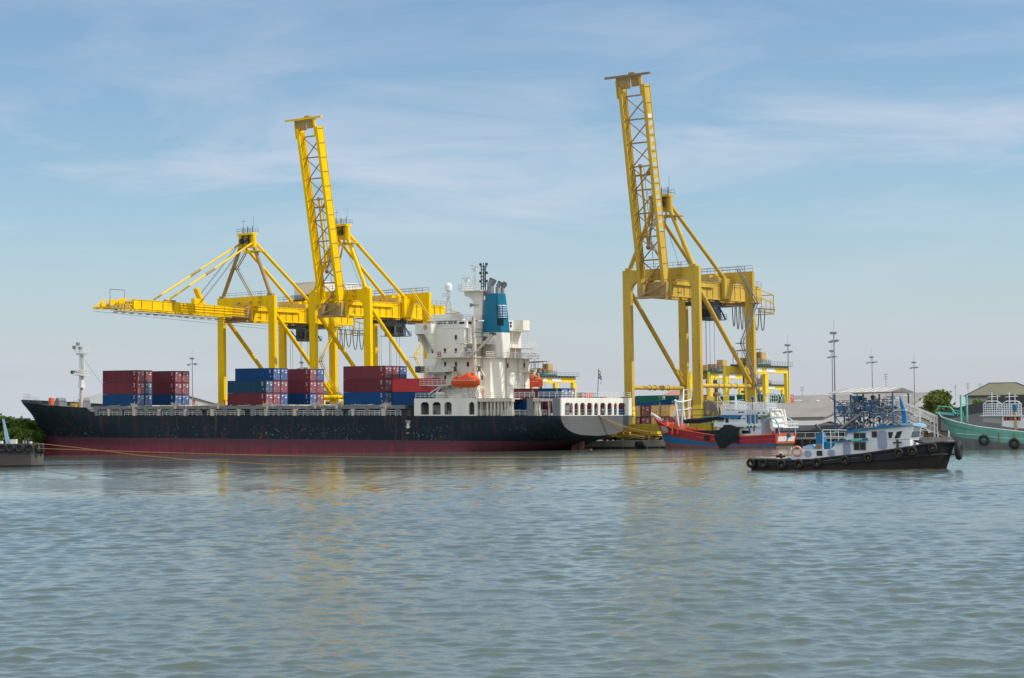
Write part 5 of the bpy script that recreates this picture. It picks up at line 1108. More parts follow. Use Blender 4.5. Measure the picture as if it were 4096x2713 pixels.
win(3417,1733,3462,1753,WH); win(3417,1770,3462,1800,DH); win(3489,1727,3507,1749,WH,mull=False)
for pts in ([(3552,1729),(3572,1728),(3567,1752),(3555,1754)],[(3588,1727),(3610,1724),(3598,1752),(3577,1755)]):
    mb=MB(); mb.extr([hh(a,b,HY-.02) for a,b in pts],(0,.02,0)); mb.part('window',M['glass'],WH)
# front window panes of the wheelhouse
fx=hh(3650,1709).x; fb=hh(3640,1756).x; fz0=hh(3645,1750).z; fz1=hh(3650,1726).z
for (ya,yb) in ((-1.9,-.75),(-.6,.6),(.75,1.9)):
    mb=MB(); t=lambda z:(z-hh(3640,1756).z)/(hh(3650,1709).z-hh(3640,1756).z); X_=lambda z: fb+(fx-fb)*t(z)+.03
    mb.add([(X_(fz0),ya,fz0),(X_(fz0),yb,fz0),(X_(fz1),yb,fz1),(X_(fz1),ya,fz1)],[(0,1,2,3)]); mb.part('window',M['glass'],WH)
def oval(px0,py0,px1,py1,m,name,parent):
    a,b=hh(px0,py1),hh(px1,py0); cx,cz=(a.x+b.x)/2,(a.z+b.z)/2; rx,rz=(b.x-a.x)/2,(b.z-a.z)/2; P=[]
    for i in range(28):
        t=2*math.pi*i/28; ct,st_=math.cos(t),math.sin(t); P.append((cx+rx*math.copysign(abs(ct)**.75,ct),HY-.003,cz+max(0,rz-rx)*(1 if st_>0 else -1)+min(rx,rz)*math.copysign(abs(st_)**.75,st_)))
    mb=MB(); mb.extr(P,(0,-.05,0)); mb.part(name,m,parent)
oval(3511,1722,3547,1798,M['tug_door'],'door',WH); oval(3373,1772,3401,1826,M['tug_door'],'door',DH); oval(3219,1802,3246,1829,M['tug_door'],'hatch',DH); oval(3311,1799,3339,1825,M['tug_door'],'hatch',DH)
a,b=hh(3267,1824),hh(3289,1803); mb=MB(); mb.box(a.x,b.x,HY-.03,HY-.003,a.z,b.z); mb.part('hatch_opening',M['glass'],DH)
# funnel, mast, rails
wall([(3260,1801),(3266,1733),(3290,1732),(3296,1797)],-1.6,M['bright_blue'],'funnel',w=1.2)
mb=MB(); p=hh(3285,1735,-1.2); mb.path([(p.x,-1.2,p.z),(p.x-.1,-1.2,p.z+.35),(p.x-.55,-1.2,p.z+.85)],.14,8); mb.part('exhaust_pipe',M['dark_steel'],TUG)
mb=MB(); a,b=hh(3265,1798,-1.7),hh(3290,1776,-1.7); mb.box(a.x,b.x,-1.9,-1.603,a.z,b.z); mb.m=1; mb.box(a.x+.1,b.x-.1,-1.93,-1.9,a.z+.1,b.z-.1); mb.part('vent_louvre',[M['grey_steel'],M['brown_steel']],TUG)
wall([(3209,1798),(3211,1786),(3238,1779),(3262,1797)],-1.7,M['pale_blue'],'skylight',w=2)
wall([(3296,1797),(3296,1770),(3300,1768),(3340,1772),(3322,1797)],-1.3,M['funnel_blue'],'engine_box',w=2)
wall([(3608,1705),(3605,1650),(3596,1587),(3601,1590),(3622,1650),(3628,1704)],-.5,M['bright_blue'],'mast',w=.45)
mb=MB(); p=hh(3598,1641,-.3); q=hh(3624,1640,-.3); mb.box(p.x,q.x,-.7,.3,p.z-.06,p.z+.06); mb.part('mast_platform',M['pale_blue'],TUG)
mb=MB(); a=hh(3518,1712,-1); mb.box(a.x-.1,a.x+1.4,-1.2,.2,a.z,a.z+.25); mb.part('roof_box',M['bright_blue'],TUG)
mb=MB(); a=hh(3292,1797,-1.95); b=hh(3384,1768,-1.95); c_=hh(3292,1720,-1.95); d_2=hh(3384,1721,-1.95)
mb.tube((a.x,-1.9,c_.z),(d_2.x,-1.9,d_2.z),.04,5); mb.tube((a.x,-1.9,c_.z-.6),(d_2.x,-1.9,d_2.z-.6),.03,5)
for i in range(4): x=a.x+(d_2.x-a.x)*i/3; mb.tube((x,-1.9,a.z if i<2 else b.z),(x,-1.9,c_.z),.035,5)
mb.part('handrail',M['boat_white'],TUG)
mb=MB(); 
for px in (2998,3050,3125,3195,3268,3380,3473,3595,3648,3723):
    # sit each tyre on the shell
    p=th(px,1800); k=min(range(len(st)),key=lambda i:abs(st[i][0]-p.x)); s0=st[k]; zt_=np.interp(p.x,[s[0] for s in st],[s[3][-1] for s in st]); hb_=np.interp(p.x,[s[0] for s in st],[s[1] for s in st])
    mb=MB(); tyre(mb,(p.x,-hb_-.2,zt_-.42 if px>3300 else zt_-.35),.33,.15); mb.m=1; mb.tube((p.x,-hb_-.1,zt_-.1),(p.x,-hb_+.1,zt_+.15),.03,4); mb.sph((p.x,-hb_-.1,zt_-.45),.1,6,4); mb.part('tyre_fender',[M['rubber'],M['rope']],TUG)
sl_=st[-1]; mb=MB(); tyre(mb,(sl_[0]+.35,0,sl_[3][-1]-.75),.62,.33,'x'); mb.part('bow_fender',M['rubber'],TUG)
mb=MB(); s1=st[-3]; mb.extr([(s1[0],-s1[1]*.9,s1[3][-1]),(sl_[0]-.4,-1.0,sl_[3][-1]),(sl_[0],0,sl_[3][-1]),(sl_[0]-.4,1.0,sl_[3][-1]),(s1[0],s1[1]*.9,s1[3][-1])],(0,0,.16)); mb.part('bow_plate',M['grey_steel'],TUG)
mb=MB(); p=th(3590,1790,-2.2); mb.tube((p.x,-2.2,p.z-.2),(p.x,-2.2,p.z+.75),.1,8); mb.tube((p.x-.4,-2.2,p.z+.45),(p.x+.4,-2.2,p.z+.45),.07,6); mb.part('mooring_bitt',M['dark_steel'],TUG)
mb=MB(); p=hh(3700,1768,0)
for i in range(8): mb.torus((p.x-1.2+rnd.uniform(-.4,1.2),rnd.uniform(-.9,.9),p.z-.1+rnd.uniform(0,.25)),rnd.uniform(.25,.45),.06,'z',12,5)
mb.tube((p.x-1.5,-1,p.z+.1),(p.x-1.5,1,p.z+.1),.35,10); mb.part('bow_winch',M['dark_steel'],TUG)
mb=MB(); p=hh(3123,1830,-.6); mb.tube((p.x,-.6,p.z-.6),(p.x,-.6,p.z+.35),.16,8); mb.tube((p.x-.45,-.6,p.z+.1),(p.x+.45,-.6,p.z+.1),.11,8); mb.part('towing_bitt',M['rubber'],TUG)
mb=MB(); p,q=th(3020,1829,-1.9),th(3110,1836,-1.9); mb.extr([(p.x,-1.9,p.z-.1),(q.x,-1.9,p.z-.2),(q.x,1.9,p.z-.2),(p.x,1.9,p.z-.1)],(0,0,.1)); mb.part('aft_deck_plate',M['shed_pale'],TUG)
mb=MB(); 
for a_,b_2 in ((3083,3099),(3130,3144)): p,q=th(a_,1860),th(b_2,1858); mb=MB(); hb_=np.interp(p.x,[s[0] for s in st],[s[1] for s in st]); mb.box(p.x,q.x,-hb_-.06,-hb_+.3,p.z-.05,p.z+.06); mb.part('freeing_port',M['mark_white'],TUG)
mb=MB(); p=hh(3188,1805,-2.2); mb.torus((0,0,0),.42,.10,'y',20,8); mb.m=1
for a_ in (45,135,225,315): mb.torus((.42*math.cos(R(a_)),0,.42*math.sin(R(a_))),.11,.03,'x',8,4)
o=mb.part('life_ring',[M['ring_orange'],M['mark_white']]); place(o,TG.sub((p.x,-2.2,p.z))); tag(o,'orange life ring on the stern end of the white tug house','life ring')
mb=MB(); p=hh(3164,1820); q=hh(3164,1790); mb.tube((p.x,-1.9,p.z-.6),(p.x,-1.9,q.z),.05,5); mb.tube((p.x,1.2,p.z-.6),(p.x,1.2,q.z),.05,5); mb.tube((p.x,-1.9,q.z-.3),(p.x,1.2,q.z-.3),.05,5); mb.part('towing_arch',M['boat_white'],TUG)
# ---------- red and blue fishing boat alongside
bx_=Q.hit(3108,1790,'y',377.5).x; FB=Q.sub((bx_,381.5,0)); fy=-4.0
FISH=thing('fishing_boat','red and blue fishing boat with white wheelhouse moored at the quay','boat',FB)
fh=lambda px,py,y=fy: FB.hit(px,py,'y',y)
tops=[(2613,1664),(2640,1690),(2680,1710),(2722,1719),(2784,1730),(2851,1741),(2962,1746),(3046,1742),(3100,1737)]
mids=[(2626,1705),(2651,1733),(2690,1747),(2722,1754),(2784,1765),(2851,1773),(2962,1779),(3046,1778),(3108,1774)]
lows=[(2648,1765),(2662,1770),(2690,1773),(2722,1776),(2784,1780),(2851,1783),(2962,1785),(3046,1786),(3108,1786)]
hb=[.05,1.3,2.6,3.3,3.8,4,4,3.9,3.7]; hw=[.02,.3,1.5,2.4,3.2,3.6,3.7,3.6,3.3]; st=[]
for i in range(9):
    y_=-max(hb[i],.05); a=fh(*tops[i],y_); m2=fh(*mids[i],y_); l2=fh(*lows[i],y_); st.append((a.x,hb[i],hw[i],[-.5,max(.25,l2.z),m2.z,a.z]))
mb=MB(); R_=loft(mb,st,[0,1,2])
# rake the stem
x0=st[0][0]; xs_=FB.hit(2668,1797,'y',0).x
for i,v in enumerate(mb.v):
    k=max(0,1-(v[0]-x0)/4.5); mb.v[i]=(v[0]+k*(xs_-x0)*(1-min(1,max(0,v[2])/st[0][3][-1]))**.8,v[1],v[2])
mb.m=3; dk=[(s[0]+(.3 if i==0 else 0),-s[1]+.05,s[3][-1]-.9) for i,s in enumerate(st)]; mb.add(dk+[(p[0],-p[1],p[2]) for p in dk[::-1]],[list(range(18))[::-1]])
mb.part('hull',[M['boat_maroon'],M['boat_blue'],M['boat_red'],M['boat_orange']],FISH)
s=st[-1]; mb=MB(); XT=s[0]; mb.m=1; mb.add([(XT,-hw[-1],-.5),(XT,hw[-1],-.5),(XT+.1,3.45,s[3][1]),(XT+.1,-3.45,s[3][1])],[(0,1,2,3)]); mb.m=2; mb.add([(XT+.1,-3.45,s[3][1]),(XT+.1,3.45,s[3][1]),(XT+.25,3.6,s[3][2]),(XT+.25,-3.6,s[3][2])],[(0,1,2,3)]); mb.m=0; mb.add([(XT+.25,-3.65,s[3][2]),(XT+.25,3.65,s[3][2]),(XT+.6,3.8,s[3][3]+.2),(XT+.6,-3.8,s[3][3]+.2)],[(0,1,2,3)]); mb.add([(XT,-3.7,s[3][3]),(XT,3.7,s[3][3]),(XT+.6,3.8,s[3][3]+.2),(XT+.6,-3.8,s[3][3]+.2)],[(0,1,2,3)]); mb.add([(XT,-3.7,s[3][3]),(XT+.6,-3.8,s[3][3]+.2),(XT+.25,-3.65,s[3][2]),(XT,-3.6,s[3][2]),(XT,-3.3,0)],[(0,1,2,3)])
zc=(s[3][2]+s[3][3])/2; mb.m=3; mb.add([(XT+.36,-3.2,zc-.55),(XT+.36,3.2,zc-.55),(XT+.54,3.3,zc+.45),(XT+.54,-3.3,zc+.45)],[(0,1,2,3)]); mb.part('transom',[M['boat_orange'],M['wood'],M['dark_steel'],M['mark_white']],FISH)
mb=MB(); mb.path([(q[0],-q[1]-.03,q[3][-1]) for q in st],.14,6); mb.path([(q[0],q[1]+.03,q[3][-1]) for q in st],.14,6); mb.part('gunwale',M['boat_orange'],FISH)
mb=MB(); p=FB.hit(2613,1664,'y',0); mb.beam((p.x-.5,0,p.z+.5),(p.x+1.8,0,p.z-.8),.35,.5); mb.beam((p.x+.2,-.1,p.z+.1),(p.x+3.6,-2.2,p.z-1.0),.15,.35); mb.part('stem_post',M['boat_white'],FISH)
mb=MB(); a,b=fh(2643,1704,-2.),fh(2672,1716,-3.1); mb.add([(a.x,-2.05,a.z),(a.x+.3,-2.0,a.z-.9),(b.x,-2.95,b.z-.75),(b.x,-3.15,b.z+.1)],[(0,1,2,3)]); mb.part('bow_name_panel',M['shed_pale'],FISH)
def fwall(pts,y,m,name,w=None): mb=MB(); mb.extr([fh(a,b,y) for a,b in pts],(0,(-2*y if w is None else w),0)); return mb.part(name,m,FISH)
FH=fwall([(2868,1745),(2868,1712),(2860,1706),(2856,1692),(2900,1692),(3046,1694),(3050,1742)],-2.9,M['boat_white'],'lower_house')
fwall([(2895,1692),(2895,1668),(2900,1662),(3040,1662),(3040,1694)],-2.4,M['boat_white'],'wheelhouse')
fwall([(2855,1706),(2856,1692),(2896,1694),(2940,1700),(3045,1697),(3045,1707),(2935,1712),(2900,1713)],-3.3,M['boat_white'],'upper_deck_bulwark',w=.25)
fwall([(2868,1668),(2888,1660),(2960,1662),(2960,1668),(2945,1676)],-2.9,M['bright_blue'],'blue_awning')
fwall([(2890,1660),(2892,1640),(2900,1636),(3070,1640),(3070,1662)],-2.5,M['boat_white'],'flying_bridge')
mb=MB()
for k,(a,b,z0,z1) in enumerate(((2938,2976,1708,1712),(2986,2995,1705,1711),(3000,3008,1704,1710),(3014,3022,1703,1709),(2893,2905,1700,1705),(2954,2963,1647,1652),(2966,2975,1647,1652),(3030,3040,1650,1655),(3050,3060,1650,1655),(2905,2920,1639,1641),(2925,2940,1639,1641))):
    y=-3.31 if z0>1690 else -2.51; p,q=fh(a,z1,y),fh(b,z0,y); mb=MB(); mb.box(p.x,q.x,y-.02,y+.0,p.z,q.z); mb.part('slot_opening',M['glass'],FISH)
for (a,b,z0,z1,y) in ((2968,3002,1722,1735,-2.92),(2902,2914,1672,1692,-2.42),(2953,2963,1672,1678,-2.42),(2972,2980,1672,1678,-2.42),(3033,3043,1668,1678,-2.42),(2925,2935,1672,1678,-2.42)):
    p,q=fh(a,z1,y),fh(b,z0,y); mb=MB(); mb.box(p.x,q.x,y-.02,y+.018,p.z,q.z); mb.part('window',M['glass'],FH)
# railing frames on the roof
mb=MB(); zr=fh(3000,1640,-2.5).z; xa_,xb_=fh(2892,1640,-2.5).x,fh(3060,1640,-2.5).x
mb.rail([(xa_,-2.5,zr),(xb_,-2.5,zr)],1.5,.55,.05,4); mb.rail([(xa_,2.5,zr),(xb_,2.5,zr)],1.5,.55,.05,4); mb.rail([(xb_,-2.5,zr),(xb_,2.5,zr)],1.5,.55,.05,4)
x=fh(3062,1630,-2.5).x; 
for s_ in (-1.4,-.2): 
    mb.path([(x,s_-.9,zr),(x-.2,s_-.9,zr+2.6),(x+.6,s_-.9,zr+3.3),(x+2.2,s_-.9,zr+3.3),(x+2.9,s_-.9,zr+2.4),(x+2.5,s_-.9,zr)],.07,5)
for z in (.8,1.5,2.2,2.8): mb.tube((x-.1,-2.3,zr+z),(x+2.7,-2.3,zr+z),.05,5)
for k in range(5): mb.tube((x+.3+k*.5,-2.3,zr+.2),(x+.3+k*.5,-2.3,zr+3.2),.05,5)
x=fh(2925,1630,-2.5).x
for k in range(5): mb.path([(x-1+k*.12,-2+k*.8,zr+1.8),(x+.9,-2+k*.8,zr+1.7),(x+2.0,-2+k*.8,zr)],.07,5)
mb.part('roof_railing',M['boat_white'],FISH)
mb=MB(); x=fh(2943,1610,0).x; mb.tube((x,0,zr),(x,0,zr+3.0),.28,8,.16); mb.tube((x,0,zr+3),(x,0,zr+4.4),.08,6); mb.tube((x-4.3,0,zr+3.0),(x-.3,0,zr+3.0),.08,6); mb.tube((x-4.3,0,zr+1.8),(x+1.8,0,zr+2.1),.07,6); mb.tube((x-4.3,0,zr),(x-4.3,0,zr+3.0),.07,6); mb.tube((x-4,0,zr+2.9),(x-2,0,zr),.06,6); mb.part('signal_mast',M['boat_white'],FISH)
mb=MB(); x=fh(3006,1650,-2.7).x
for k in range(5): mb.m=0; xx=x-1+k*.55; mb.tube((xx,-2.7-(k%2)*.25,zr-4.3),(xx,-2.7-(k%2)*.25,zr-1),.14,8); mb.m=1; mb.tube((xx,-2.7-(k%2)*.25,zr-1),(xx,-2.7-(k%2)*.25,zr+1.2),.10,8); mb.sph((xx,-2.7-(k%2)*.25,zr+1.3),.16,8,5)
mb.part('exhaust_stack',[M['bright_blue'],M['boat_white']],FISH)
mb=MB(); mb.sph((x+.2,-2.4,zr+2.4),.38,10,6); mb.tube((x+.2,-2.4,zr),(x+.2,-2.4,zr+2.2),.2,8); mb.part('tarped_light',M['boat_blue'],FISH)
# raised stern frame
mb=MB(); p0=fh(3095,1708,-2.7); 
def sp(px,py,y=-2.7): return fh(px,py,y)
for y in (-2.7,2.7):
    mb.beam(sp(3095,1709,-2.7)+Vector((0,y+2.7,0)),sp(3080,1638,-2.7)+Vector((0,y+2.7,0)),.35,.35); mb.beam(sp(3154,1702,-2.7)+Vector((0,y+2.7,0)),sp(3122,1634,-2.7)+Vector((0,y+2.7,0)),.3,.3) if 0 else None
a1,a2=sp(3088,1706,-2.9),sp(3078,1638,-2.9)
mb.add([a1,a2,a2+Vector((0,4.2,0)),a1+Vector((0,5.6,0))],[(0,1,2,3)]); mb.add([a1+Vector((-.2,0,0)),a2+Vector((-.2,0,0)),a2+Vector((-.2,4.2,0)),a1+Vector((-.2,5.6,0))],[(3,2,1,0)])
for t,wd in ((0,.5),(.28,.3),(.62,.45),(.98,.25)):
    A_=a1.lerp(a2,t); mb.beam(A_+Vector((.2,-.1,0)),A_+Vector((.2,5.6-1.4*t,0)),.5,.3)
mb.beam(a1+Vector((.15,0,0)),a2+Vector((.15,0,0)),.3,.3); mb.beam(a1+Vector((.15,5.6,0)),a2+Vector((.15,4.2,0)),.3,.3); mb.sph(a2+Vector((.5,2,-1)),.55,10,8)
mb.box(a1.x-.3,a1.x+2.6,-3.2,3.2,a1.z-.35,a1.z-.1); mb.rail([(a1.x+2.5,-3.1,a1.z-.1),(a1.x+2.5,3.1,a1.z-.1)],1.1,.9,.06); mb.part('stern_gantry',M['white_paint'],FISH)
mb=MB()
for y in (-3.2,3.2):
    arc=[]
    for i in range(9): t=math.pi*i/8; arc.append((sp(3048,1735,-3.2).x+2.0-2.0*math.cos(t)*1.0,y,sp(3048,1740,-3.2).z+3.4*math.sin(t)**.7 if i<8 else sp(3048,1740,-3.2).z))
    mb.path(arc,.16,6)
for y in (-2.8,0,2.8): mb.tube((a1.x+.6,y,st[-1][3][-1]-.8),(a1.x+.6,y,a1.z-.3),.14,8)
mb.part('stern_arch',M['pale_blue'],FISH)
mb=MB(); mb.box(XT-1.2,XT-.4,-1.6,-.9,st[-1][3][-1]-.8,a1.z-.4); mb.box(XT-1.2,XT-.4,-2.9,-2.4,st[-1][3][-1]-.8,a1.z-1); mb.part('stern_locker',M['red_paint'],FISH)
mb=MB(); mb.smooth=True; mb.tube((XT+.75,.6,st[-1][3][-1]-.7),(XT+.75,.6,st[-1][3][-1]+.1),.42,12); mb.part('stern_drum',M['boat_blue'],FISH)
# fore mast frame with rigging
mb=MB(); 
def fp(px,py,y): return FB.hit(px,py,'y',y)
for (b0,t0,y) in (((2717,1716),(2701,1606),-2.6),((2743,1708),(2731,1610),-1.0),((2727,1712),(2733,1610),-1.4),((2750,1705),(2766,1560),1.6)): mb.tube(fp(*b0,y),fp(*t0,y),.17,6)
mb.tube(fp(2735,1560,1.6),fp(2766,1558,1.6),.12,6); mb.tube(fp(2735,1558,1.6),fp(2733,1610,-1),.14,6); mb.tube(fp(2735,1580,1.6),fp(2764,1580,1.6),.1,6); mb.tube(fp(2701,1606,-2.6),fp(2735,1610,-1),.2,6); mb.tube(fp(2735,1606,-1),fp(2764,1600,1.6),.14,6); mb.tube(fp(2709,1642,-2.4),fp(2738,1640,-1),.12,6); mb.tube(fp(2738,1640,-1),fp(2760,1632,1.4),.1,6); mb.sph(fp(2701,1604,-2.6),.3,8,6); mb.sph(fp(2732,1606,-1),.35,8,6); mb.part('fore_mast',M['boat_white'],FISH)
mb=MB()
for i in range(9): a=fp(2735,1562+i*2,1.4); b=fp(2682+i*5,1668+i*3,-1.5+i*.2); mb.tube(a,b,.035,4)
for i in range(5): mb.tube(fp(2733,1608,-1),fp(2700+i*3,1690,-1),.03,4)
mb.part('rigging',M['sign_white'],FISH)
mb=MB(); P_=[fp(2735,1680,-2.8),fp(2800,1677,-2.8),fp(2860,1669,-2.8),fp(2895,1668,-2.8)]; Q_=[p+Vector((0,5.2,.15)) for p in P_]; mb.grid([P_,[ (a+b)/2+Vector((0,0,.25)) for a,b in zip(P_,Q_)],Q_]); mb.grid([[p-Vector((0,0,.75+.15*math.sin(i*2))) for i,p in enumerate(P_)],P_]); mb.part('awning',M['awning'],FISH)
mb=MB()
for i in range(7):
    x=fh(2655+i*9,1700,-1).x; mb.box(x,x+rnd.uniform(.5,1.2),rnd.uniform(-2.6,-1.2),rnd.uniform(0,2),st[2][3][-1]-1.2,st[2][3][-1]+rnd.uniform(.1,1.1))
mb.part('fore_deck_gear',M['boat_orange'],FISH); mb=MB(); mb.box(fh(2780,1,-1).x,fh(2850,1,-1).x,2.6,2.9,1.8,3.6); mb.part('hatch_board',M['red_paint'],FISH); mb=MB()
for px in (2690,2712,2786): p=fh(px,1730,-3.2); mb.tube((p.x,-3.2,p.z-.4),(p.x,-3.2,p.z+1.5),.22,8)
mb.part('deck_post',M['boat_orange'],FISH)
mb=MB(); x1_=fh(2740,1,-3.2).x; x2_=fh(2850,1,-3.2).x; mb.box(x1_,x2_,-3.5,-3.2,fh(2800,1733,-3.3).z-.5,fh(2800,1722,-3.3).z); 
for i in range(30): mb.beam((x1_+rnd.uniform(0,x2_-x1_),-2.9+rnd.uniform(-.2,2),2.2+rnd.uniform(-.2,.6)),(x1_+rnd.uniform(0,x2_-x1_),-2.9+rnd.uniform(-.2,2),2.2+rnd.uniform(-.1,.7)),.12,.12)
mb.part('side_screen',M['dark_net'],FISH)
mb=MB(); rows=[]; pts=[(2858,1738),(2880,1718),(2902,1700),(2920,1702),(2945,1708),(2962,1710)]
bot=[(2872,1776),(2878,1790),(2900,1789),(2912,1774),(2938,1766),(2953,1775)]
for j in range(7):
    row=[]
    for (a,b) in zip(pts,bot):
        t=j/6; p=fh(a[0]+(b[0]-a[0])*t,a[1]+(b[1]-a[1])*t,-4.15); row.append((p.x+rnd.uniform(-.2,.2),-4.15-.25*math.sin(t*3.1)+rnd.uniform(-.22,.22),p.z+rnd.uniform(-.22,.22)))
    rows.append(row)
mb.grid(rows); rows2=[[ (p[0],p[1]+.16,p[2]) for p in r] for r in rows]; mb.grid(rows2[::-1]); n_=len(rows[0]); 
mb.grid([[r[0] for r in rows],[r[0] for r in rows2]]); mb.grid([[r[-1] for r in rows2],[r[-1] for r in rows]])
mb.part('hung_net',M['dark_net'],FISH)
mb=MB(); p=fh(2828,1751,-4); tyre(mb,(p.x,-4.25,p.z),.42,.2); mb.part('tyre_fender',M['rubber'],FISH)
# ---------- teal fishing boat at the right edge
c=CAM+ray(3900,1798)*((-4.0)/ray(3900,1798).z); TL=Fr(c+Vector((0,3.2,0)),R(-12)); ty_=-3.2
TEAL=thing('fishing_boat','green fishing boat with cage rails at the right edge','boat',TL)
tt=lambda px,py,y=ty_: TL.hit(px,py,'y',y)
tops=[(3752,1648),(3766,1668),(3824,1687),(3908,1706),(4000,1717),(4096,1728),(4200,1733),(4300,1728)]
mids=[(3783,1735),(3793,1744),(3824,1752),(3870,1759),(4000,1770),(4096,1775),(4200,1778),(4300,1778)]
hb=[.05,.9,2.0,2.9,3.2,3.2,3.2,2.9]; hw=[.02,.2,1.0,2.2,2.9,3.0,3.0,2.6]; st=[]
for i in range(8):
    y_=-hb[i]; a=tt(*tops[i],y_); m2=tt(*mids[i],y_); st.append((a.x,hb[i],hw[i],[-.5,m2.z,m2.z+(a.z-m2.z)*.86,a.z]))
mb=MB(); loft(mb,st,[0,1,2]); x0=st[0][0]; xs_=TL.hit(3835,1797,'y',0).x
for i,v in enumerate(mb.v):
    k=max(0,1-(v[0]-x0)/4.6); mb.v[i]=(v[0]+k*(xs_-x0)*(1-min(1,max(0,v[2])/st[0][3][-1]))**.9,v[1],v[2])
mb.m=3; dk=[(s[0],-s[1]+.05,s[3][-1]-.8) for s in st]; mb.add(dk+[(p[0],-p[1],p[2]) for p in dk[::-1]],[list(range(16))[::-1]]); e=st[-1]; mb.m=0; mb.add([(e[0],-e[2],-.5),(e[0],e[2],-.5),(e[0],e[1],e[3][-1]),(e[0],-e[1],e[3][-1])],[(0,1,2,3)])
mb.part('hull',[M['hull_grey'],M['teal_paint'],M['teal_light'],M['ship_grey']],TEAL)
mb=MB(); mb.path([(q[0],-q[1]-.02,q[3][-1]) for q in st],.09,6); mb.path([(q[0],q[1]+.02,q[3][-1]) for q in st],.09,6); mb.path([(q[0]+.05,-q[1]*.97-.02,q[3][1]+.75) for q in st[2:]],.05,5); mb.part('gunwale',M['boat_white'],TEAL)
mb=MB(); zb_=st[0][3][-1]; mb.path([(st[0][0]-.3,0,zb_+.2),(st[0][0]+.2,-.5,zb_+.95),(st[1][0]+1.5,-1.2,zb_+.75),(st[2][0],-1.9,zb_-.4)],.1,6); mb.path([(st[0][0]-.3,0,zb_+.2),(st[0][0]+.2,.5,zb_+.95),(st[1][0]+1.5,1.2,zb_+.75),(st[2][0],1.9,zb_-.4)],.1,6); mb.extr([(st[0][0]-.4,0,zb_+.1),(st[0][0]+2.6,-1.6,zb_-.25),(st[0][0]+2.6,1.6,zb_-.25)],(0,0,-.4)); mb.rail([(st[1][0]+1.8,-1.5,zb_-.5),(st[2][0]+1.2,-2.1,zb_-.9)],.8,.8,.05); mb.part('bow_rail',M['teal_light'],TEAL)
mb=MB()
for px,y in ((3845,-.8),(3869,.8)): p=tt(px,1688,y); q=tt(px,1580,y); mb.tube((p.x,y,p.z),(p.x,y,q.z),.17,8)
p=tt(3845,1616,-.8); q=tt(3869,1616,.8); mb.tube((p.x,-.8,p.z),(q.x,.8,p.z),.1,6); mb.part('fore_mast',M['teal_light'],TEAL)
def twall(pts,y,m,name,w=None): mb=MB(); mb.extr([tt(a,b,y) for a,b in pts],(0,(-2*y if w is None else w),0)); return mb.part(name,m,TEAL)
TW=twall([(4008,1705),(4008,1664),(4300,1664),(4300,1722),(4060,1712)],-2.4,M['boat_white'],'wheelhouse')
twall([(3932,1688),(3932,1665),(4008,1665),(4008,1695)],-2.2,M['shed_pale'],'fore_house')
twall([(3920,1665),(3920,1662),(4300,1660),(4300,1666)],-2.7,M['boat_white'],'roof')
for a,b in ((4014,4026),(4040,4050),(4075,4082)):
    p,q=tt(a,1683,-2.42),tt(b,1667,-2.42); mb=MB(); mb.box(p.x,q.x,-2.43,-2.402,p.z,q.z); mb.part('red_panel',M['red_paint'],TW)
for a,b in ((4027,4039),(4051,4062),(4064,4074)):
    p,q=tt(a,1682,-2.42),tt(b,1668,-2.42); mb=MB(); mb.box(p.x,q.x,-2.43,-2.402,p.z,q.z); mb.part('window',M['glass'],TW)
for (a,b) in ((3934,4006),(4010,4086)):
    mb=MB(); x0_,x1_=tt(a,1650,-2.2).x,tt(b,1650,-2.2).x; z0=tt(a,1661,-2.2).z; z1=tt(a,1616,-2.2).z
    for y in (-2.2,2.2):
        for i in range(9): x=x0_+(x1_-x0_)*i/8; mb.tube((x,y,z0),(x,y,z1),.05,5)
        for i in range(6): z=z0+(z1-z0)*i/5; mb.tube((x0_,y,z),(x1_,y,z),.05,5)
        mb.path([(x0_,y,z1),(x0_+.6,y,z1+.45),(x1_-.6,y,z1+.45),(x1_,y,z1)],.06,5)
    for x in (x0_,x1_):
        for i in range(6): z=z0+(z1-z0)*i/5; mb.tube((x,-2.2,z),(x,2.2,z),.05,5)
        for y in (-1.1,0,1.1): mb.tube((x,y,z0),(x,y,z1),.05,5)
    mb.part('roof_cage',M['boat_white'],TEAL)
mb=MB()
for px in (3968,4038): p=tt(px,1612,0); mb.tube((p.x,0,p.z-1),(p.x,0,p.z+1.8),.09,6); mb.tube((p.x+.9,0,p.z-1),(p.x+.9,0,p.z+1.4),.07,6); mb.tube((p.x-.7,0,p.z+1),(p.x+1.4,0,p.z+1.1),.06,6)
mb.part('aerial_frame',M['boat_white'],TEAL)
mb=MB(); p=tt(4060,1640,-2.5); mb.tube((p.x,-2.5,p.z-3.5),(p.x,-2.5,p.z),.22,8); mb.m=1; mb.tube((p.x,-2.5,p.z-.2),(p.x,-2.5,p.z+.9),.34,8); mb.part('exhaust_stack',[M['tan_steel'],M['boat_blue']],TEAL)
for px,py,r1 in ((3936,1761,.68),(4057,1774,.66)):
    p=tt(px,py); mb=MB(); tyre(mb,(p.x,-3.5,p.z),r1,.25); mb.part('tyre_fender',M['rubber'],TEAL)
mb=MB(); 
for px in (3994,4056): p=tt(px,1730); mb.tube((p.x,-3.35,p.z),(p.x,-3.3,.3),.09,5)
mb.part('hanging_chain',M['brown_steel'],TEAL)
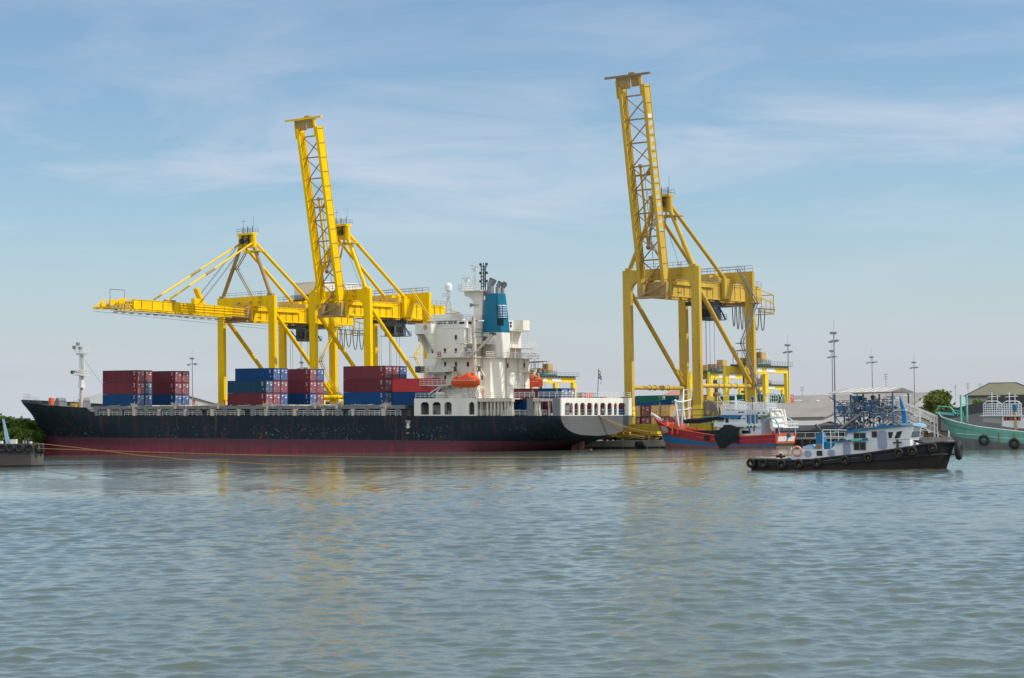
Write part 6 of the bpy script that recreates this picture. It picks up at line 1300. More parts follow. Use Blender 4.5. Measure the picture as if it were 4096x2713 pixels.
# ---------- moored tug at the left edge
c=CAM+ray(90,1868)*((-4.0)/ray(90,1868).z); LG=Fr(c+Vector((0,2.6,0)),R(4)); ly=-2.6
LT=thing('tug_boat','grey tyre fendered tug bow cut by the left edge of the picture','tug',LG)
lt=lambda px,py,y=ly: LG.hit(px,py,'y',y)
xr_=lt(157,1800).x; zt_=lt(80,1775).z
mb=MB(); P=[(-16,-2.6),(xr_-1.2,-2.6),(xr_-.2,-1.9),(xr_+.15,-.8),(xr_+.15,.8),(xr_-.2,1.9),(xr_-1.2,2.6),(-16,2.6)]; n=len(P)
lv=[(-.6,.94),(.25,.96),(1.75,1.0),(zt_,1.03)]; rows=[[(x if x<0 else x*(1-(1-k)*.5),y*k,z) for x,y in P] for z,k in lv]
mb.grid(rows,closed=True,mats=[1,0,2],sm=False); mb.add([(x,y,zt_-.02) for x,y in P],[list(range(n))[::-1]]); mb.part('hull',[M['concrete_hull'],M['black_paint'],M['dark_steel']],LT)
for px in (-30,12,42,78,118,156):
    p=lt(px,1793); mb=MB(); 
    if px<150: tyre(mb,(p.x,-2.9,p.z),.47,.21)
    else: tyre(mb,(xr_+.0,-2.2,p.z),.47,.21)
    mb.m=1; mb.tube((p.x,-2.75,p.z),(p.x,-2.6,zt_),.04,4); mb.part('tyre_fender',[M['rubber'],M['rope']],LT)
mb=MB(); tyre(mb,(xr_+.35,-1.2,lt(80,1800).z),.42,.2,'x'); mb.part('tyre_fender',M['rubber'],LT)
mb=MB(); a=lt(33,1770,-1); b=lt(12,1676,-1); mb.add([(a.x-.32,-1.2,a.z-.3),(a.x+.32,-1.2,a.z-.3),(a.x+.32,-.8,a.z-.3),(a.x-.32,-.8,a.z-.3),(b.x-.1,-1.1,b.z),(b.x+.15,-1.1,b.z),(b.x+.15,-.9,b.z),(b.x-.1,-.9,b.z)],[(0,3,2,1),(4,5,6,7),(0,1,5,4),(1,2,6,5),(2,3,7,6),(3,0,4,7)]); mb.part('mast',M['pale_blue'],LT)
mb=MB()
for px in (6,44,98,122): p=lt(px,1768,-1.4); mb.tube((p.x,-1.4,zt_-.02),(p.x,-1.4,zt_+rnd.uniform(.25,.6)),.25,10)
mb.box(lt(36,1,-1).x,lt(58,1,-1).x,-1.8,-.4,zt_,zt_+.65); mb.part('deck_gear',M['white_paint'],LT)
mb=MB(); 
for px in (100,112): p=lt(px,1765,-2); mb.tube((p.x,-2,zt_),(p.x,-2,zt_+.9),.12,8)
p=lt(106,1765,-2); mb.tube((p.x-.5,-2,zt_+.5),(p.x+.5,-2,zt_+.5),.09,6); mb.part('mooring_bitt',M['dark_steel'],LT)
# tow ropes between the two tugs
A0=LG.M@Vector((lt(132,1772,-1.5).x,-1.5,lt(132,1772,-1.5).z)); B0=TG.M@Vector((th(3162,1820,-1.2).x,-1.2,th(3162,1820,-1.2).z))
ang=math.atan2(B0.y-A0.y,B0.x-A0.x); RF=Fr((A0.x,A0.y,0),ang)
def rope(name,pts,r,label,cat='rope',m='rope'):
    P=[RF.hit(px,py,'y',0) for px,py in pts]; P=[Vector((p.x,0,max(p.z,.02))) for p in P]; Z=[]
    for i in range(len(P)-1):
        for k in range(6): Z.append(P[i].lerp(P[i+1],k/6))
    Z.append(P[-1]); mb=MB(); mb.smooth=True; mb.path(Z,r,6); o=mb.part(name,M[m]); place(o,RF); tag(o,label,cat,'tow ropes between the two tugs')
rope('tow_rope',[(132,1772),(300,1790),(560,1822),(800,1843),(1100,1858),(1400,1866),(1760,1868),(2100,1866),(2500,1857),(2800,1845),(3000,1832),(3162,1820)],.05,'slack tow rope dipping lower over the water between the two tugs')
rope('tow_rope',[(-30,1789),(150,1794),(500,1806),(800,1815),(1100,1823),(1500,1829),(2100,1832),(2500,1830),(2800,1827),(3162,1820)],.05,'straighter tow rope running nearly level between the two tugs')
# stern mooring lines of the ship
def line(name,A,B,sag,r,label,group,m='rope'):
    A,B=Vector(A),Vector(B); f=Fr(A,0); mb=MB(); mb.smooth=True; Z=[(B-A)*(i/14)+Vector((0,0,-sag*4*(i/14)*(1-i/14))) for i in range(15)]; mb.path(Z,r,5); o=mb.part(name,M[m]); place(o,f); tag(o,label,'rope',group)
for i,(pa,pb) in enumerate((((2392,1660),(2660,1733)),((2398,1662),(2655,1738)),((2400,1668),(2640,1752)),((2403,1672),(2635,1757)))):
    A=S.M@S.hit(*pa,'x',.3); B=Q.M@Q.hit(*pb,'y',392.2); B.z=max(B.z,2.1); line('mooring_line',A,B,.9+.2*i,.06,['uppermost','second','third','lowest'][i]+' mooring line from the grey ship stern to the quay','mooring lines from the ship stern')
line('hauling_line',CAM+ray(2636,1705)*((FB.loc.y-CAM.y)/ray(2636,1705).y),Q.M@Vector((Q.hit(2480,1745,'y',392).x,392,2.1)),.7,.05,'bow line of the red fishing boat running left to the quay','mooring lines of the fishing boat')
# ================================================================ land: lamp masts, buildings, plant, trees, people
def ground_frame(px,dep,rz=RZ):
    """a frame on the quay ground below image column px at world depth dep"""
    X=(ray(px,1730).x/ray(px,1730).y)*dep; return Fr((X,dep,GZ),rz)
def lampmast(px,ytop,dep,label,w=2.6,kind=0,rz=0):
    fr=ground_frame(px,dep); 
    for _ in range(8):   # correct the column for the camera roll at the foot
        q=fr.proj((0,0,0)); tgt=px; fr=Fr((fr.loc.x+(tgt-q[0])*dep/F,dep,GZ),RZ)
    h=fr.hit(px,ytop,'y',0).z; w*=.66; T=thing('lamp_mast',label,'lamp mast',fr,'tall floodlight masts in the port')
    mb=MB(); mb.smooth=True; mb.tube((0,0,0),(0,0,h-.6),.2,10,.12); mb.part('pole',M['lamp_grey'],T)
    mb=MB(); mb.box(-.7,.7,-.3,.3,h-.6,h-.1); mb.tube((-w,0,h-2),(w,0,h-1.8),.09,6); mb.tube((0,-w*.7,h-1.9),(0,w*.7,h-1.9),.09,6); mb.tube((0,0,h),(0,0,h+2.4),.04,4); mb.part('lamp_frame',M['lamp_grey'],T)
    for x,y,z in ((-w,0,h-2.2),(w,0,h-2.0),(0,-w*.7,h-2.1),(0,w*.7,h-2.1),(-.5,0,h-.2)):
        mb=MB(); mb.box(x-.36,x+.36,y-.25,y+.25,z-.2,z+.14); mb.part('floodlight',M['lamp_grey'],T)
lampmast(772,1430,650,'grey floodlight mast left of the cranes, behind the ship')
lampmast(1212,1446,640,'grey floodlight mast between the yellow crane legs, only its head above containers')
lampmast(3159,1376,560,'thin floodlight mast just right of the tallest yard gantry',1.6)
lampmast(3344,1326,470,'tallest floodlight mast, left of the blue plant roof',1.3)
lampmast(3335,1400,640,'shorter floodlight mast close behind the tallest one',1.8)
lampmast(3494,1425,720,'floodlight mast rising behind the plant roof',2.6)
lampmast(3662,1446,720,'rightmost floodlight mast, left of the round tree',1.8)
lampmast(1594,1463,640,'floodlight mast half hidden by the third container group',1.8) if 0 else None
# ---- warehouses
def shed(px_r,y_ridge,dep,L,W,h_e,h_r,label,roof='roof_grey',wall='shed_pale',name='warehouse',strips=0,rz=RZ,vents=False):
    """right gable end under image column px_r; long side along x"""
    fr=ground_frame(px_r,dep,rz); T=thing(name,label,name.replace('_',' '),fr)
    mb=MB(); mb.extr([(0,0,0),(0,W,0),(0,W,h_e),(0,W/2,h_r-.25),(0,0,h_e)],(-L,0,0)); mb.part('wall',M[wall],T)
    mb=MB(); o=.7; e=.5*(h_r-h_e)/(W/2)
    for s in (0,1):
        y0,y1=(-.5,W/2) if s==0 else (W+.5,W/2); a=[(o,y0,h_e-e),(o,y1,h_r),(-L-o,y1,h_r),(-L-o,y0,h_e-e)]; up=[(p[0],p[1],p[2]+.18) for p in a]; mb.add(a+up,[(0,1,2,3),(7,6,5,4),(0,4,5,1),(1,5,6,2),(2,6,7,3),(3,7,4,0)])
    RO_=mb.part('roof',M[roof],T)
    rr=random.Random(int(px_r))
    for i in range(strips):
        x=-L*(.04+.9*rr.random()); t=rr.uniform(.25,.85); y=-.5+(W/2+.5)*t; z=h_e-e+(h_r-h_e+e)*t; x2=x-rr.uniform(3,6); dy=.9; dz=dy*(h_r-h_e)/(W/2)
        mb=MB(); mb.add([(x,y,z+.24),(x,y+dy,z+.24+dz),(x2,y+dy,z+.24+dz),(x2,y,z+.24)],[(3,2,1,0)]); mb.part('skylight_strip',M['roof_strip'],RO_)
    if vents:
        for i in range(4): x=-L*(.2+.2*i); t=.5; mb=MB(); y=W/4; z=(h_e+h_r)/2; mb.tube((x,y,z),(x,y,z+1.5),.6,10); mb.tube((x,y,z+1.5),(x,y,z+2.0),.9,10,.3); mb.part('roof_vent',M['roof_strip'],RO_)
    return T
H2=lambda px,py,dep: Fr((0,0,0),0).hit(px,py,'y',dep).z-GZ
shed(3590,1575,760,95,48,H2(3590,1640,760)-1.5,H2(3590,1573,760+18),'large pale grey warehouse with bright strips in its roof, behind the blue plant',strips=14,vents=True)
shed(3295,1610,520,110,34,H2(3295,1668,520),H2(3295,1610,533),'long weathered grey roofed warehouse right of the fishing boat')
shed(3250,1690,460,40,13,H2(3250,1722,460)+1.0,H2(3250,1686,465),'low stained concrete shed at the water edge with pale roof',wall='wall_pale',roof='shed_pale',name='concrete_shed')
shed(3640,1640,700,16,14,H2(3640,1665,700),H2(3640,1630,700),'small dark roofed hut left of the round tree',name='hut',roof='roof_slate')
shed(3350,1752,450,18,9,1.6,2.6,'low dark shelter on the quay behind the white tug',roof='roof_slate',name='quay_shelter',wall='dark_concrete')
shed(400,1561,760,25,60,H2(400,1600,760)-2,H2(300,1561,760)+.6,'pale beige warehouse roof above the ship bow',roof='shed_pale')
shed(2735,1568,900,10,16,H2(2720,1582,900),H2(2720,1562,900),'salmon roofed building between the ochre crane legs',roof='salmon',wall='salmon',name='building')
shed(1420,1600,560,18,12,H2(1420,1640,560),H2(1420,1618,560),'pale yard office behind the middle crane',name='yard_office')
# house with hipped green roof
def hip(pxl,pxr,yr,ye,dep,label):
    fr=ground_frame((pxl+pxr)/2,dep,R(-8)); T=thing('house',label,'house',fr); L_=(pxr-pxl)*dep/F; he=H2((pxl+pxr)/2,ye,dep); hr=H2((pxl+pxr)/2,yr,dep+6); W=13.
    mb=MB(); mb.box(-L_/2+.8,L_/2-.8,.8,W-.8,0,he); wl=mb.part('wall',M['shed_pale'],T)
    for k in range(5): x=-L_/2+2+k*(L_-4)/4.6; mb=MB(); mb.box(x,x+1.4,.74,.797,he-2.6,he-1); mb.part('window',M['glass'],wl)
    mb=MB(); b=[(-L_/2,0,he),(L_/2,0,he),(L_/2,W,he),(-L_/2,W,he)]; r1,r2=(-L_*.17,W/2,hr),(L_*.16,W/2,hr); mb.add(b+[r1,r2],[(0,1,5,4),(1,2,5),(2,3,4,5),(3,0,4),(3,2,1,0)]); mb.m=1
    for a,c in ((b[0],r1),(b[1],r2),(r1,r2)): mb.beam(a,c,.25,.25)
    mb.box(-L_/2-.1,L_/2+.1,-.15,-.01,he-.5,he+.02); mb.part('roof',[M['roof_green'],M['roof_slate']],T)
hip(3868,4185,1532,1580,520,'pale house with a hipped olive green roof at far right')
fr=ground_frame(3960,430,R(-12)); T=thing('dark_shed','dark slate roofed shed behind the green fishing boat','shed',fr)
he,hr=H2(3960,1640,430),H2(4000,1583,430)
mb=MB(); mb.box(-9,32,0,14,0,3.2); mb.part('wall',M['hull_grey'],T)
mb=MB(); mb.extr([(-10,-.5,H2(3755,1648,430)),(4,-.5,hr),(34,-.5,hr-.2),(34,-.5,1),(-10,-.5,1.2)],(0,15,0)); mb.m=1; mb.add([(-9.5,-.52,H2(3755,1648,430)-1.6),(4,-.52,hr-2.4),(33,-.52,hr-2.6),(33,-.52,1.1),(-9.5,-.52,1.3)],[(0,4,3,2,1)]); mb.part('roof',[M['roof_slate'],M['hull_grey']],T)
for k,(px,dep,w_,h_) in enumerate(((3832,640,6,5.2),(3785,650,5,4.2))):
    fr=ground_frame(px,dep,R(-5)); T=thing('building',['small orange building right of the round tree','low orange annex hidden by the round tree'][k],'building',fr); mb=MB(); mb.box(-w_/2,w_/2,0,6,0,h_+1.5); wl=mb.part('wall',M['salmon'],T); mb=MB(); mb.box(-w_/2-.3,w_/2+.3,-.3,6.3,h_+1.502,h_+1.8); mb.part('roof',M['shed_pale'],T)
    for x in (-1.6,.6): mb=MB(); mb.box(x,x+1,-.05,-.003,h_-.8,h_+.4); mb.part('window',M['glass'],wl)
for k,(px,yt_,dep) in enumerate(((3826,1540,700),(3925,1532,560),(3876,1532,560),(3548,1493,500),(3212,1545,600))):
    fr=ground_frame(px,dep); h=H2(px,yt_,dep); T=thing('aerial',['thin roof aerial left of the green roofed house','forked aerial above the green roofed house','thin aerial at the left of the green roof','needle aerial above the plant roof','needle aerial above the striped warehouse roof'][k],'aerial',fr); mb=MB(); mb.tube((0,0,0),(0,0,h),.06,5); mb.part('pole',M['lamp_grey'],T)
    mb=MB(); [mb.tube((-.7+.1*j,0,h-.3-.5*j),(.7-.1*j,0,h-.3-.5*j),.04,4) for j in range(3)]; mb.part('rod',M['lamp_grey'],T)
# ---- blue loading plant with its roof and conveyor gangways
bp=398.; PF=Q.sub((Q.hit(3340,1700,'y',bp).x,bp,GZ)); PL=thing('loading_plant','open blue steel loading plant with a pale roof on the quay','plant',PF)
ph=lambda px,py,y=0: PF.hit(px,py,'y',y)
xw=ph(3572,1650).x; zc_=[ph(3450,y).z for y in (1712,1662,1625)]; zr_=ph(3450,1576).z
for y in (0,7):
    for k in range(7):
        x=xw*k/6; mb=MB(); mb.box(x-.14,x+.14,y-.14,y+.14,0,zc_[2] if k not in (0,3,6) else zr_); mb.part('column',M['plant_blue'],PL)
mb=MB()
for z in zc_: 
    for y in (0,7): mb.box(0,xw,y-.12,y+.12,z-.25,z)
    for k in range(7): mb.box(xw*k/6-.1,xw*k/6+.1,0,7,z-.22,z-.03)
mb.part('floor_beam',M['plant_blue'],PL)
mb=MB(); zs=[0]+zc_
for y in (0,7):
    mb=MB()
    for a,b in zip(zs,zs[1:]):
        for k in range(6): mb.beam((xw*k/6,y,a),(xw*(k+1)/6,y,b),.12,.16) if k%2 else mb.beam((xw*(k+1)/6,y,a),(xw*k/6,y,b),.12,.16)
    mb.part('cross_brace',M['plant_steel'],PL)
rp=random.Random(8); mb=MB()
for i in range(150):
    x=rp.uniform(0,xw); z=rp.choice((zc_[0],zc_[1],zc_[2],zc_[2]-1.5))+rp.uniform(-.6,1.6); y=rp.uniform(0,7)
    if rp.random()<.5: mb.tube((x,y,z),(x+rp.uniform(-3,3),y,z+rp.uniform(-1.5,1.6)),rp.uniform(.05,.14),5)
    else: mb.box(x,x+rp.uniform(.3,1.3),y,y+.6,z,z+rp.uniform(.2,.9))
mb.part('machinery',M['plant_steel'],PL)
mb=MB()
for i in range(130):
    x=rp.uniform(0,xw); z=rp.choice((zc_[0],zc_[1],zc_[2]))+rp.uniform(-.4,1.2); mb.tube((x,-.2,z),(x+rp.uniform(-2,2),rp.uniform(-.2,2),z+rp.uniform(-.8,1.2)),rp.uniform(.05,.13),5)
mb.part('pipework',M['bright_metal'],PL)
for (px,py,w_,h_) in ((3420,1596,1.8,1.2),(3360,1640,1.5,1.7),(3486,1612,1.6,1.0),(3472,1640,1.6,1.3)):
    p=ph(px,py,-.3); mb=MB(); mb.add([(p.x-w_/2,-.5,p.z+h_/2),(p.x+w_/2,-.5,p.z+h_/2),(p.x+w_/2,1.5,p.z+h_/2),(p.x-w_/2,1.5,p.z+h_/2),(p.x-w_/4,0,p.z-h_/2),(p.x+w_/4,0,p.z-h_/2),(p.x+w_/4,1,p.z-h_/2),(p.x-w_/4,1,p.z-h_/2)],[(0,1,2,3),(7,6,5,4),(0,4,5,1),(1,5,6,2),(2,6,7,3),(3,7,4,0)]); mb.part('hopper',M['plant_blue'],PL)
mb=MB(); mb.rail([(0,-.3,zc_[2]),(xw,-.3,zc_[2])],1.2,1.0,.05,3); mb.rail([(0,-.3,zc_[1]),(xw,-.3,zc_[1])],1.2,1.3,.05,2); mb.part('handrail',M['plant_blue'],PL)
mb=MB(); p,q=ph(3330,1740,-1),ph(3440,1660,-1); mb.beam((p.x,-1,p.z),(q.x,-1,q.z),1.2,.45); mb.part('feed_chute',M['grey_steel'],PL)
xl=ph(3314,1575,-2).x; xr2=ph(3560,1575,-2).x; mb=MB(); zr0=ph(3450,1572,-2).z; zr1=ph(3450,1556,3.5).z
mb.extr([(xr2,-2,zr0),(xr2,3.5,zr1),(xr2,9,zr0),(xr2,9,zr0+.12),(xr2,3.5,zr1+.14),(xr2,-2,zr0+.12)],(xl-xr2,0,0)); 
ro=mb.part('roof',M['shed_pale'],PL)
for i in range(6): x=xl+2+i*(xr2-xl-3)/6; mb=MB(); s_=(zr1-zr0)/5.5; mb.add([(x,-1.9,zr0+.16),(x+1.1,-1.9,zr0+.16),(x+2.2,3.3,zr1+.15),(x+1.1,3.3,zr1+.15)],[(0,1,2,3)]); mb.part('roof_sheet',M['roof_strip'],ro)
mb=MB(); mb.extr([(xr2+.01,-1.6,zr0+.1),(xr2+.01,3.5,zr1),(xr2+.01,8.6,zr0+.1)],(.05,0,0)); mb.part('gable',M['hull_grey'],PL)
# sloping gangways
GF=PF; 
for i,(a,b) in enumerate((((3553,1608),(3786,1704)),((3566,1650),(3796,1752)),((3470,1640),(3700,1752)))):
    A_,B_=GF.hit(*a,'y',2.),GF.hit(*b,'y',2.); fr=GF.sub((B_.x,2.,B_.z)); T=thing('gangway',['upper sloping gangway right of the blue plant','middle sloping gangway running down to the green boat','lower sloping gangway under the blue plant'][i],'gangway',fr,'sloping gangways beside the blue plant'); D=A_-B_; n=14; mb=MB()
    for y in (-.7,.7):
        mb.beam((0,y,0),D+Vector((0,y,0)),.14,.35); mb.beam((0,y,1.1),D+Vector((0,y,1.1)),.14,.2); mb.beam((0,y,.55),D+Vector((0,y,.55)),.08,.1)
        for k in range(n): p=D*(k/n)+Vector((0,y,0)); mb.beam(p,p+Vector((0,0,1.1)),.07,.07); mb.beam(p,p+D/n+Vector((0,0,1.1)),.05,.05)
    mb.part('truss',M['bright_metal'],T); mb=MB()
    for k in range(n*3): p=D*((k+.5)/(n*3)); mb.box(p.x-.15,p.x+.15,-.68,.68,p.z-.05,p.z)
    mb.part('tread',M['wood'],T)
for i,(px,yt_) in enumerate(((3680,1642),(3739,1666),(3752,1668),(3796,1722),(3660,1700))):
    fr=Q.sub((Q.hit(px,1740,'y',396.).x,396.,GZ)); z=fr.hit(px,yt_,'y',0).z; mb=MB(); mb.smooth=True; mb.tube((0,0,0),(0,0,z),.17,10); o=mb.part('quay_post',M['bright_metal']); place(o,fr); tag(o,['tallest white post right of the tug mast','left of the paired white posts by the gangways','right of the paired white posts by the gangways','short white post before the green bow','short white post near the tug bow winch'][i],'post','white posts on the quay by the gangways')
# clutter on that quay: timber stacks, boxes, pier
for i,(px,w_,h_,m) in enumerate(((3470,5,2.6,'wood'),(3600,6,2.2,'dark_concrete'),(3650,7,1.6,'wood'),(3720,6,1.4,'wood'),(3560,4,3.2,'brown_steel'),(3780,5,2.0,'brown_steel'))):
    fr=Q.sub((Q.hit(px,1740,'y',401.).x,401.,GZ)); mb=MB()
    for k in range(9): y=rp.uniform(-1.5,1.5); x=rp.uniform(-w_/2,w_/4); mb.box(x,x+rp.uniform(1,w_/2),y,y+rp.uniform(.3,1.2),rp.uniform(0,.02),h_*rp.uniform(.3,1))
    o=mb.part('scrap_pile',M[m]); place(o,fr); tag(o,['brown scrap pile behind the tug wheelhouse roof','dark rubble pile right of the tug wheelhouse','low timber pile behind the tug bow','timber pile between the white posts','tall rusty pile under the gangways','rusty pile beside the green bow'][i],'pile','piles of scrap and timber on the right quay')
fr=Q.sub((Q.hit(3230,1760,'y',388.).x,388.,0)); T=thing('jetty','pale concrete jetty on dark piles between fishing boat and tug','jetty',fr); mb=MB(); mb.box(-9,9,-1,2.8,1.7,2.0); mb.part('deck',M['wall_pale'],T)
for k in range(10): mb=MB(); mb.box(-8.6+k*1.9,-8.2+k*1.9,-.9,-.5,-2,1.7); mb.part('pile',M['dark_concrete'],T)
mb=MB(); mb.rail([(-9,-.9,2.0),(9,-.9,2.0)],1.0,2.4,.04,1); mb.part('rail',M['bright_metal'],T)
# tyres on the quay wall
for i,px in enumerate((2550,2562,2572)):
    p=Q.hit(px,1778,'y',390.6); mb=MB(); tyre(mb,(0,0,0),.62,.28,'y'); o=mb.part('tyre_fender',M['rubber']); place(o,Q.sub((Q.hit(2550,1778,'y',390.6).x+.55*i,390.55,.85),R(-25))); tag(o,['left','middle','right'][i]+' of the three big tyres hung on the quay wall before the red boat','tyre','tyres hung on the quay wall')
for i,px in enumerate((2180,2270,2415,2490,2660)):
    fr=Q.sub((Q.hit(px,1760,'y',392.).x,392.,GZ)); mb=MB(); mb.smooth=True; mb.tube((0,0,0),(0,0,.5),.22,10); mb.tube((0,0,.5),(0,0,.7),.22,10,.34); o=mb.part('bollard',M['dark_steel']); place(o,fr); tag(o,['bollard under the ship rudder end','bollard beneath the ship counter','bollard just right of the grey transom','bollard left of the three quay tyres','bollard by the red fishing bow'][i],'bollard','bollards along the quay edge')
# cable reel
p=Q.hit(2838,1650,'y',396.); fr=Q.sub((p.x,396.,GZ)); T=thing('cable_reel','big dark cable reel between the ochre crane legs','cable reel',fr); zc2=p.z-GZ; mb=MB(); r1=2.5
for y in (-.5,.4): mb.tube((0,y,zc2),(0,y+.1,zc2),r1,32)
mb.m=1; mb.tube((0,-.4,zc2),(0,.4,zc2),1.2,20); mb.torus((0,-.5,zc2),r1,.08,'y',32,6); mb.torus((0,.5,zc2),r1,.08,'y',32,6); mb.tube((0,-.7,zc2),(0,-.5,zc2),.5,12)
for k in range(12): a=2*math.pi*k/12; mb.beam((0,-.53,zc2),(r1*math.cos(a),-.53,zc2+r1*math.sin(a)),.08,.04)
mb.part('drum',[M['hull_grey'],M['tan_steel']],T); mb=MB(); mb.box(-1.6,-1.2,-.8,.8,0,zc2); mb.box(1.2,1.6,-.8,.8,0,zc2); mb.box(-1.6,1.6,-1,-.8,0,1.2); mb.part('stand',M['dull_yellow'],T)
mb=MB(); mb.rail([(-2.6,-1.2,zc2-2.2),(2.8,-1.2,zc2-2.2)],1.3,.7,.06,2); mb.box(-2.7,2.9,-1.3,1.3,zc2-2.35,zc2-2.2); mb.part('platform',M['teal_light'],T)
# yellow reach truck parts below the crane: two parked yellow vehicles
for i,(px,bq) in enumerate(((2592,400.),(2470,401.))):
    fr=Q.sub((Q.hit(px,1750,'y',bq).x,bq,GZ)); T=thing('yard_truck',['yellow yard truck parked under the ochre crane, left of the red bow','yellow yard truck half hidden by the ship transom'][i],'truck',fr,'yellow yard trucks under the ochre crane'); mb=MB(); mb.box(-3.6,3.6,-1.2,1.2,.9,1.4); mb.box(-3.4,.9,-1.15,1.15,1.4,2.2); mb.part('chassis',M['dull_yellow'],T); mb=MB(); mb.box(1.4,3.2,-1.2,.4,1.401,3.1); cb=mb.part('cab',M['rtg_yellow'],T); mb=MB(); mb.box(1.6,3.0,-1.24,-1.203,2.1,2.9); mb.part('window',M['glass'],cb)
    for x in (-2.6,-1.3,2.4):
        for y in (-1.1,1.1): mb=MB(); mb.tube((x,y-.2,.52),(x,y+.2,.52),.52,16); mb.part('wheel',M['rubber'],T)
# ---- trees
def tree(px,ybase_dep,h,r,label,leaf='leaf',n=900,sq=.8,blobs=9,trunk_h=None,name='tree',seed=1,size=.42):
    rr=random.Random(seed); fr=ground_frame(px,ybase_dep,0); T=thing(name,label,'tree',fr,None); th_=trunk_h or h*.35
    mb=MB(); mb.smooth=True; mb.tube((0,0,0),(.1,0,th_),.035*h,9,.02*h)
    C=[]
    for i in range(blobs):
        a=rr.uniform(0,6.28); q=r*rr.uniform(.1,.72); zz=th_+(h-th_)*rr.uniform(.12,.80); br=r*rr.uniform(.28,.5); C.append((Vector((q*math.cos(a),q*math.sin(a),zz)),br)); mb.tube((.1,0,th_*rr.uniform(.6,1)),C[-1][0],.012*h,6,.004*h)
    C.append((Vector((0,0,h-r*.45)),r*.45))
    mb.part('trunk',M['bark'],T); mb=MB(); vs=[];fs=[]
    for i in range(n):
        c,br=C[rr.randrange(len(C))]; d=Vector((rr.gauss(0,1),rr.gauss(0,1),rr.gauss(0,1))).normalized(); k=br*(rr.random()**.35)*rr.uniform(.8,1.12)*(1.35 if rr.random()<.12 else 1); p=c+Vector((d.x*k,d.y*k,d.z*k*sq))
        if p.z<.2: p.z=.2+rr.random()*.5
        s=size*rr.uniform(.6,1.5); u=Vector((rr.gauss(0,1),rr.gauss(0,1),rr.gauss(0,1))).normalized(); nn=(d+u*.9).normalized(); a_=nn.orthogonal().normalized(); b_=nn.cross(a_); o=len(vs); vs+=[p-a_*s-b_*s*.5,p+a_*s-b_*s*.4,p+a_*s*.7+b_*s*.6,p-a_*s*.5+b_*s*.7]; fs.append((o,o+1,o+2,o+3))
    mb.add(vs,fs,False); mb.part('crown',M[leaf],T)
tree(3745,600,H2(3745,1556,600),5.4,'round bushy tree beside the pale warehouses','leaf_olive',5200,.85,14,1.6,seed=3,size=.36)
tree(3700,590,5.0,2.6,'low dark tree leaning on the left side of the round one','leaf',1300,.8,7,1,seed=5,size=.36)
tree(3795,610,5.2,2.8,'low tree at the right side of the round bushy one','leaf_olive',1300,.8,7,1,seed=6,size=.36)
tree(3912,480,H2(3912,1590,480),2.2,'small bright tree before the green roofed house','leaf_bright',1100,.7,6,3.5,seed=9,size=.3)
lt_=[(2,570,1652,5.0,'leaf','dark tree crown at the far left edge'),(48,575,1672,4.2,'leaf','dark leafy tree second from the left edge'),(96,560,1668,4.6,'leaf','broad leafy tree between the tug mast and the bow'),(132,570,1676,3.6,'leaf','tree touching the black bow'),(165,565,1692,3.4,'leaf_bright','yellowish tree tucked under the bow'),(-40,580,1665,4.5,'leaf','tree cut by the left edge'),(70,552,1715,3.0,'leaf_bright','bright bush below the leafy trees'),(118,552,1722,3.0,'leaf_bright','olive bush left of the bow foot'),(20,550,1725,3.0,'leaf_bright','bush behind the blue tug mast'),(155,552,1728,2.8,'leaf','bush at the foot of the bow')]
for i,(px,dep,yt_,r_2,lf,lb) in enumerate(lt_):
    o=tree(px,dep,max(2.2,H2(px,yt_,dep)),r_2,lb,lf,int(700+r_2*420),.85,10,.8,seed=20+i,size=.36)
fr=ground_frame(38,640,R(-10)); T=thing('hut','small grey roofed hut above the trees at left','hut',fr); z=H2(38,1667,640); mb=MB(); mb.box(-3,3,0,5,0,z-1); mb.part('wall',M['shed_pale'],T); mb=MB(); mb.box(-4.2,4.2,-.8,5.8,z-1,z-.5); mb.part('roof',M['roof_slate'],T)
mb=MB(); rr=random.Random(77); vs=[];fs=[]
for i in range(5200):
    x=rr.uniform(-620,-395); y=rr.uniform(391.5,399); z=GZ+abs(rr.gauss(0,.9)); s=.3*rr.uniform(.6,1.5); u=Vector((rr.gauss(0,1),rr.gauss(0,1),rr.gauss(0,1))).normalized(); a_=u.orthogonal().normalized(); b_=u.cross(a_); p=Vector((x,y,z)); o=len(vs); vs+=[p-a_*s-b_*s*.5,p+a_*s-b_*s*.4,p+a_*s*.7+b_*s*.6,p-a_*s*.5+b_*s*.7]; fs.append((o,o+1,o+2,o+3))
mb.add(vs,fs,False); o=mb.part('undergrowth',M['leaf_bright']); place(o,Q); tag(o,'low scrub along the far left bank','undergrowth',kind='stuff')
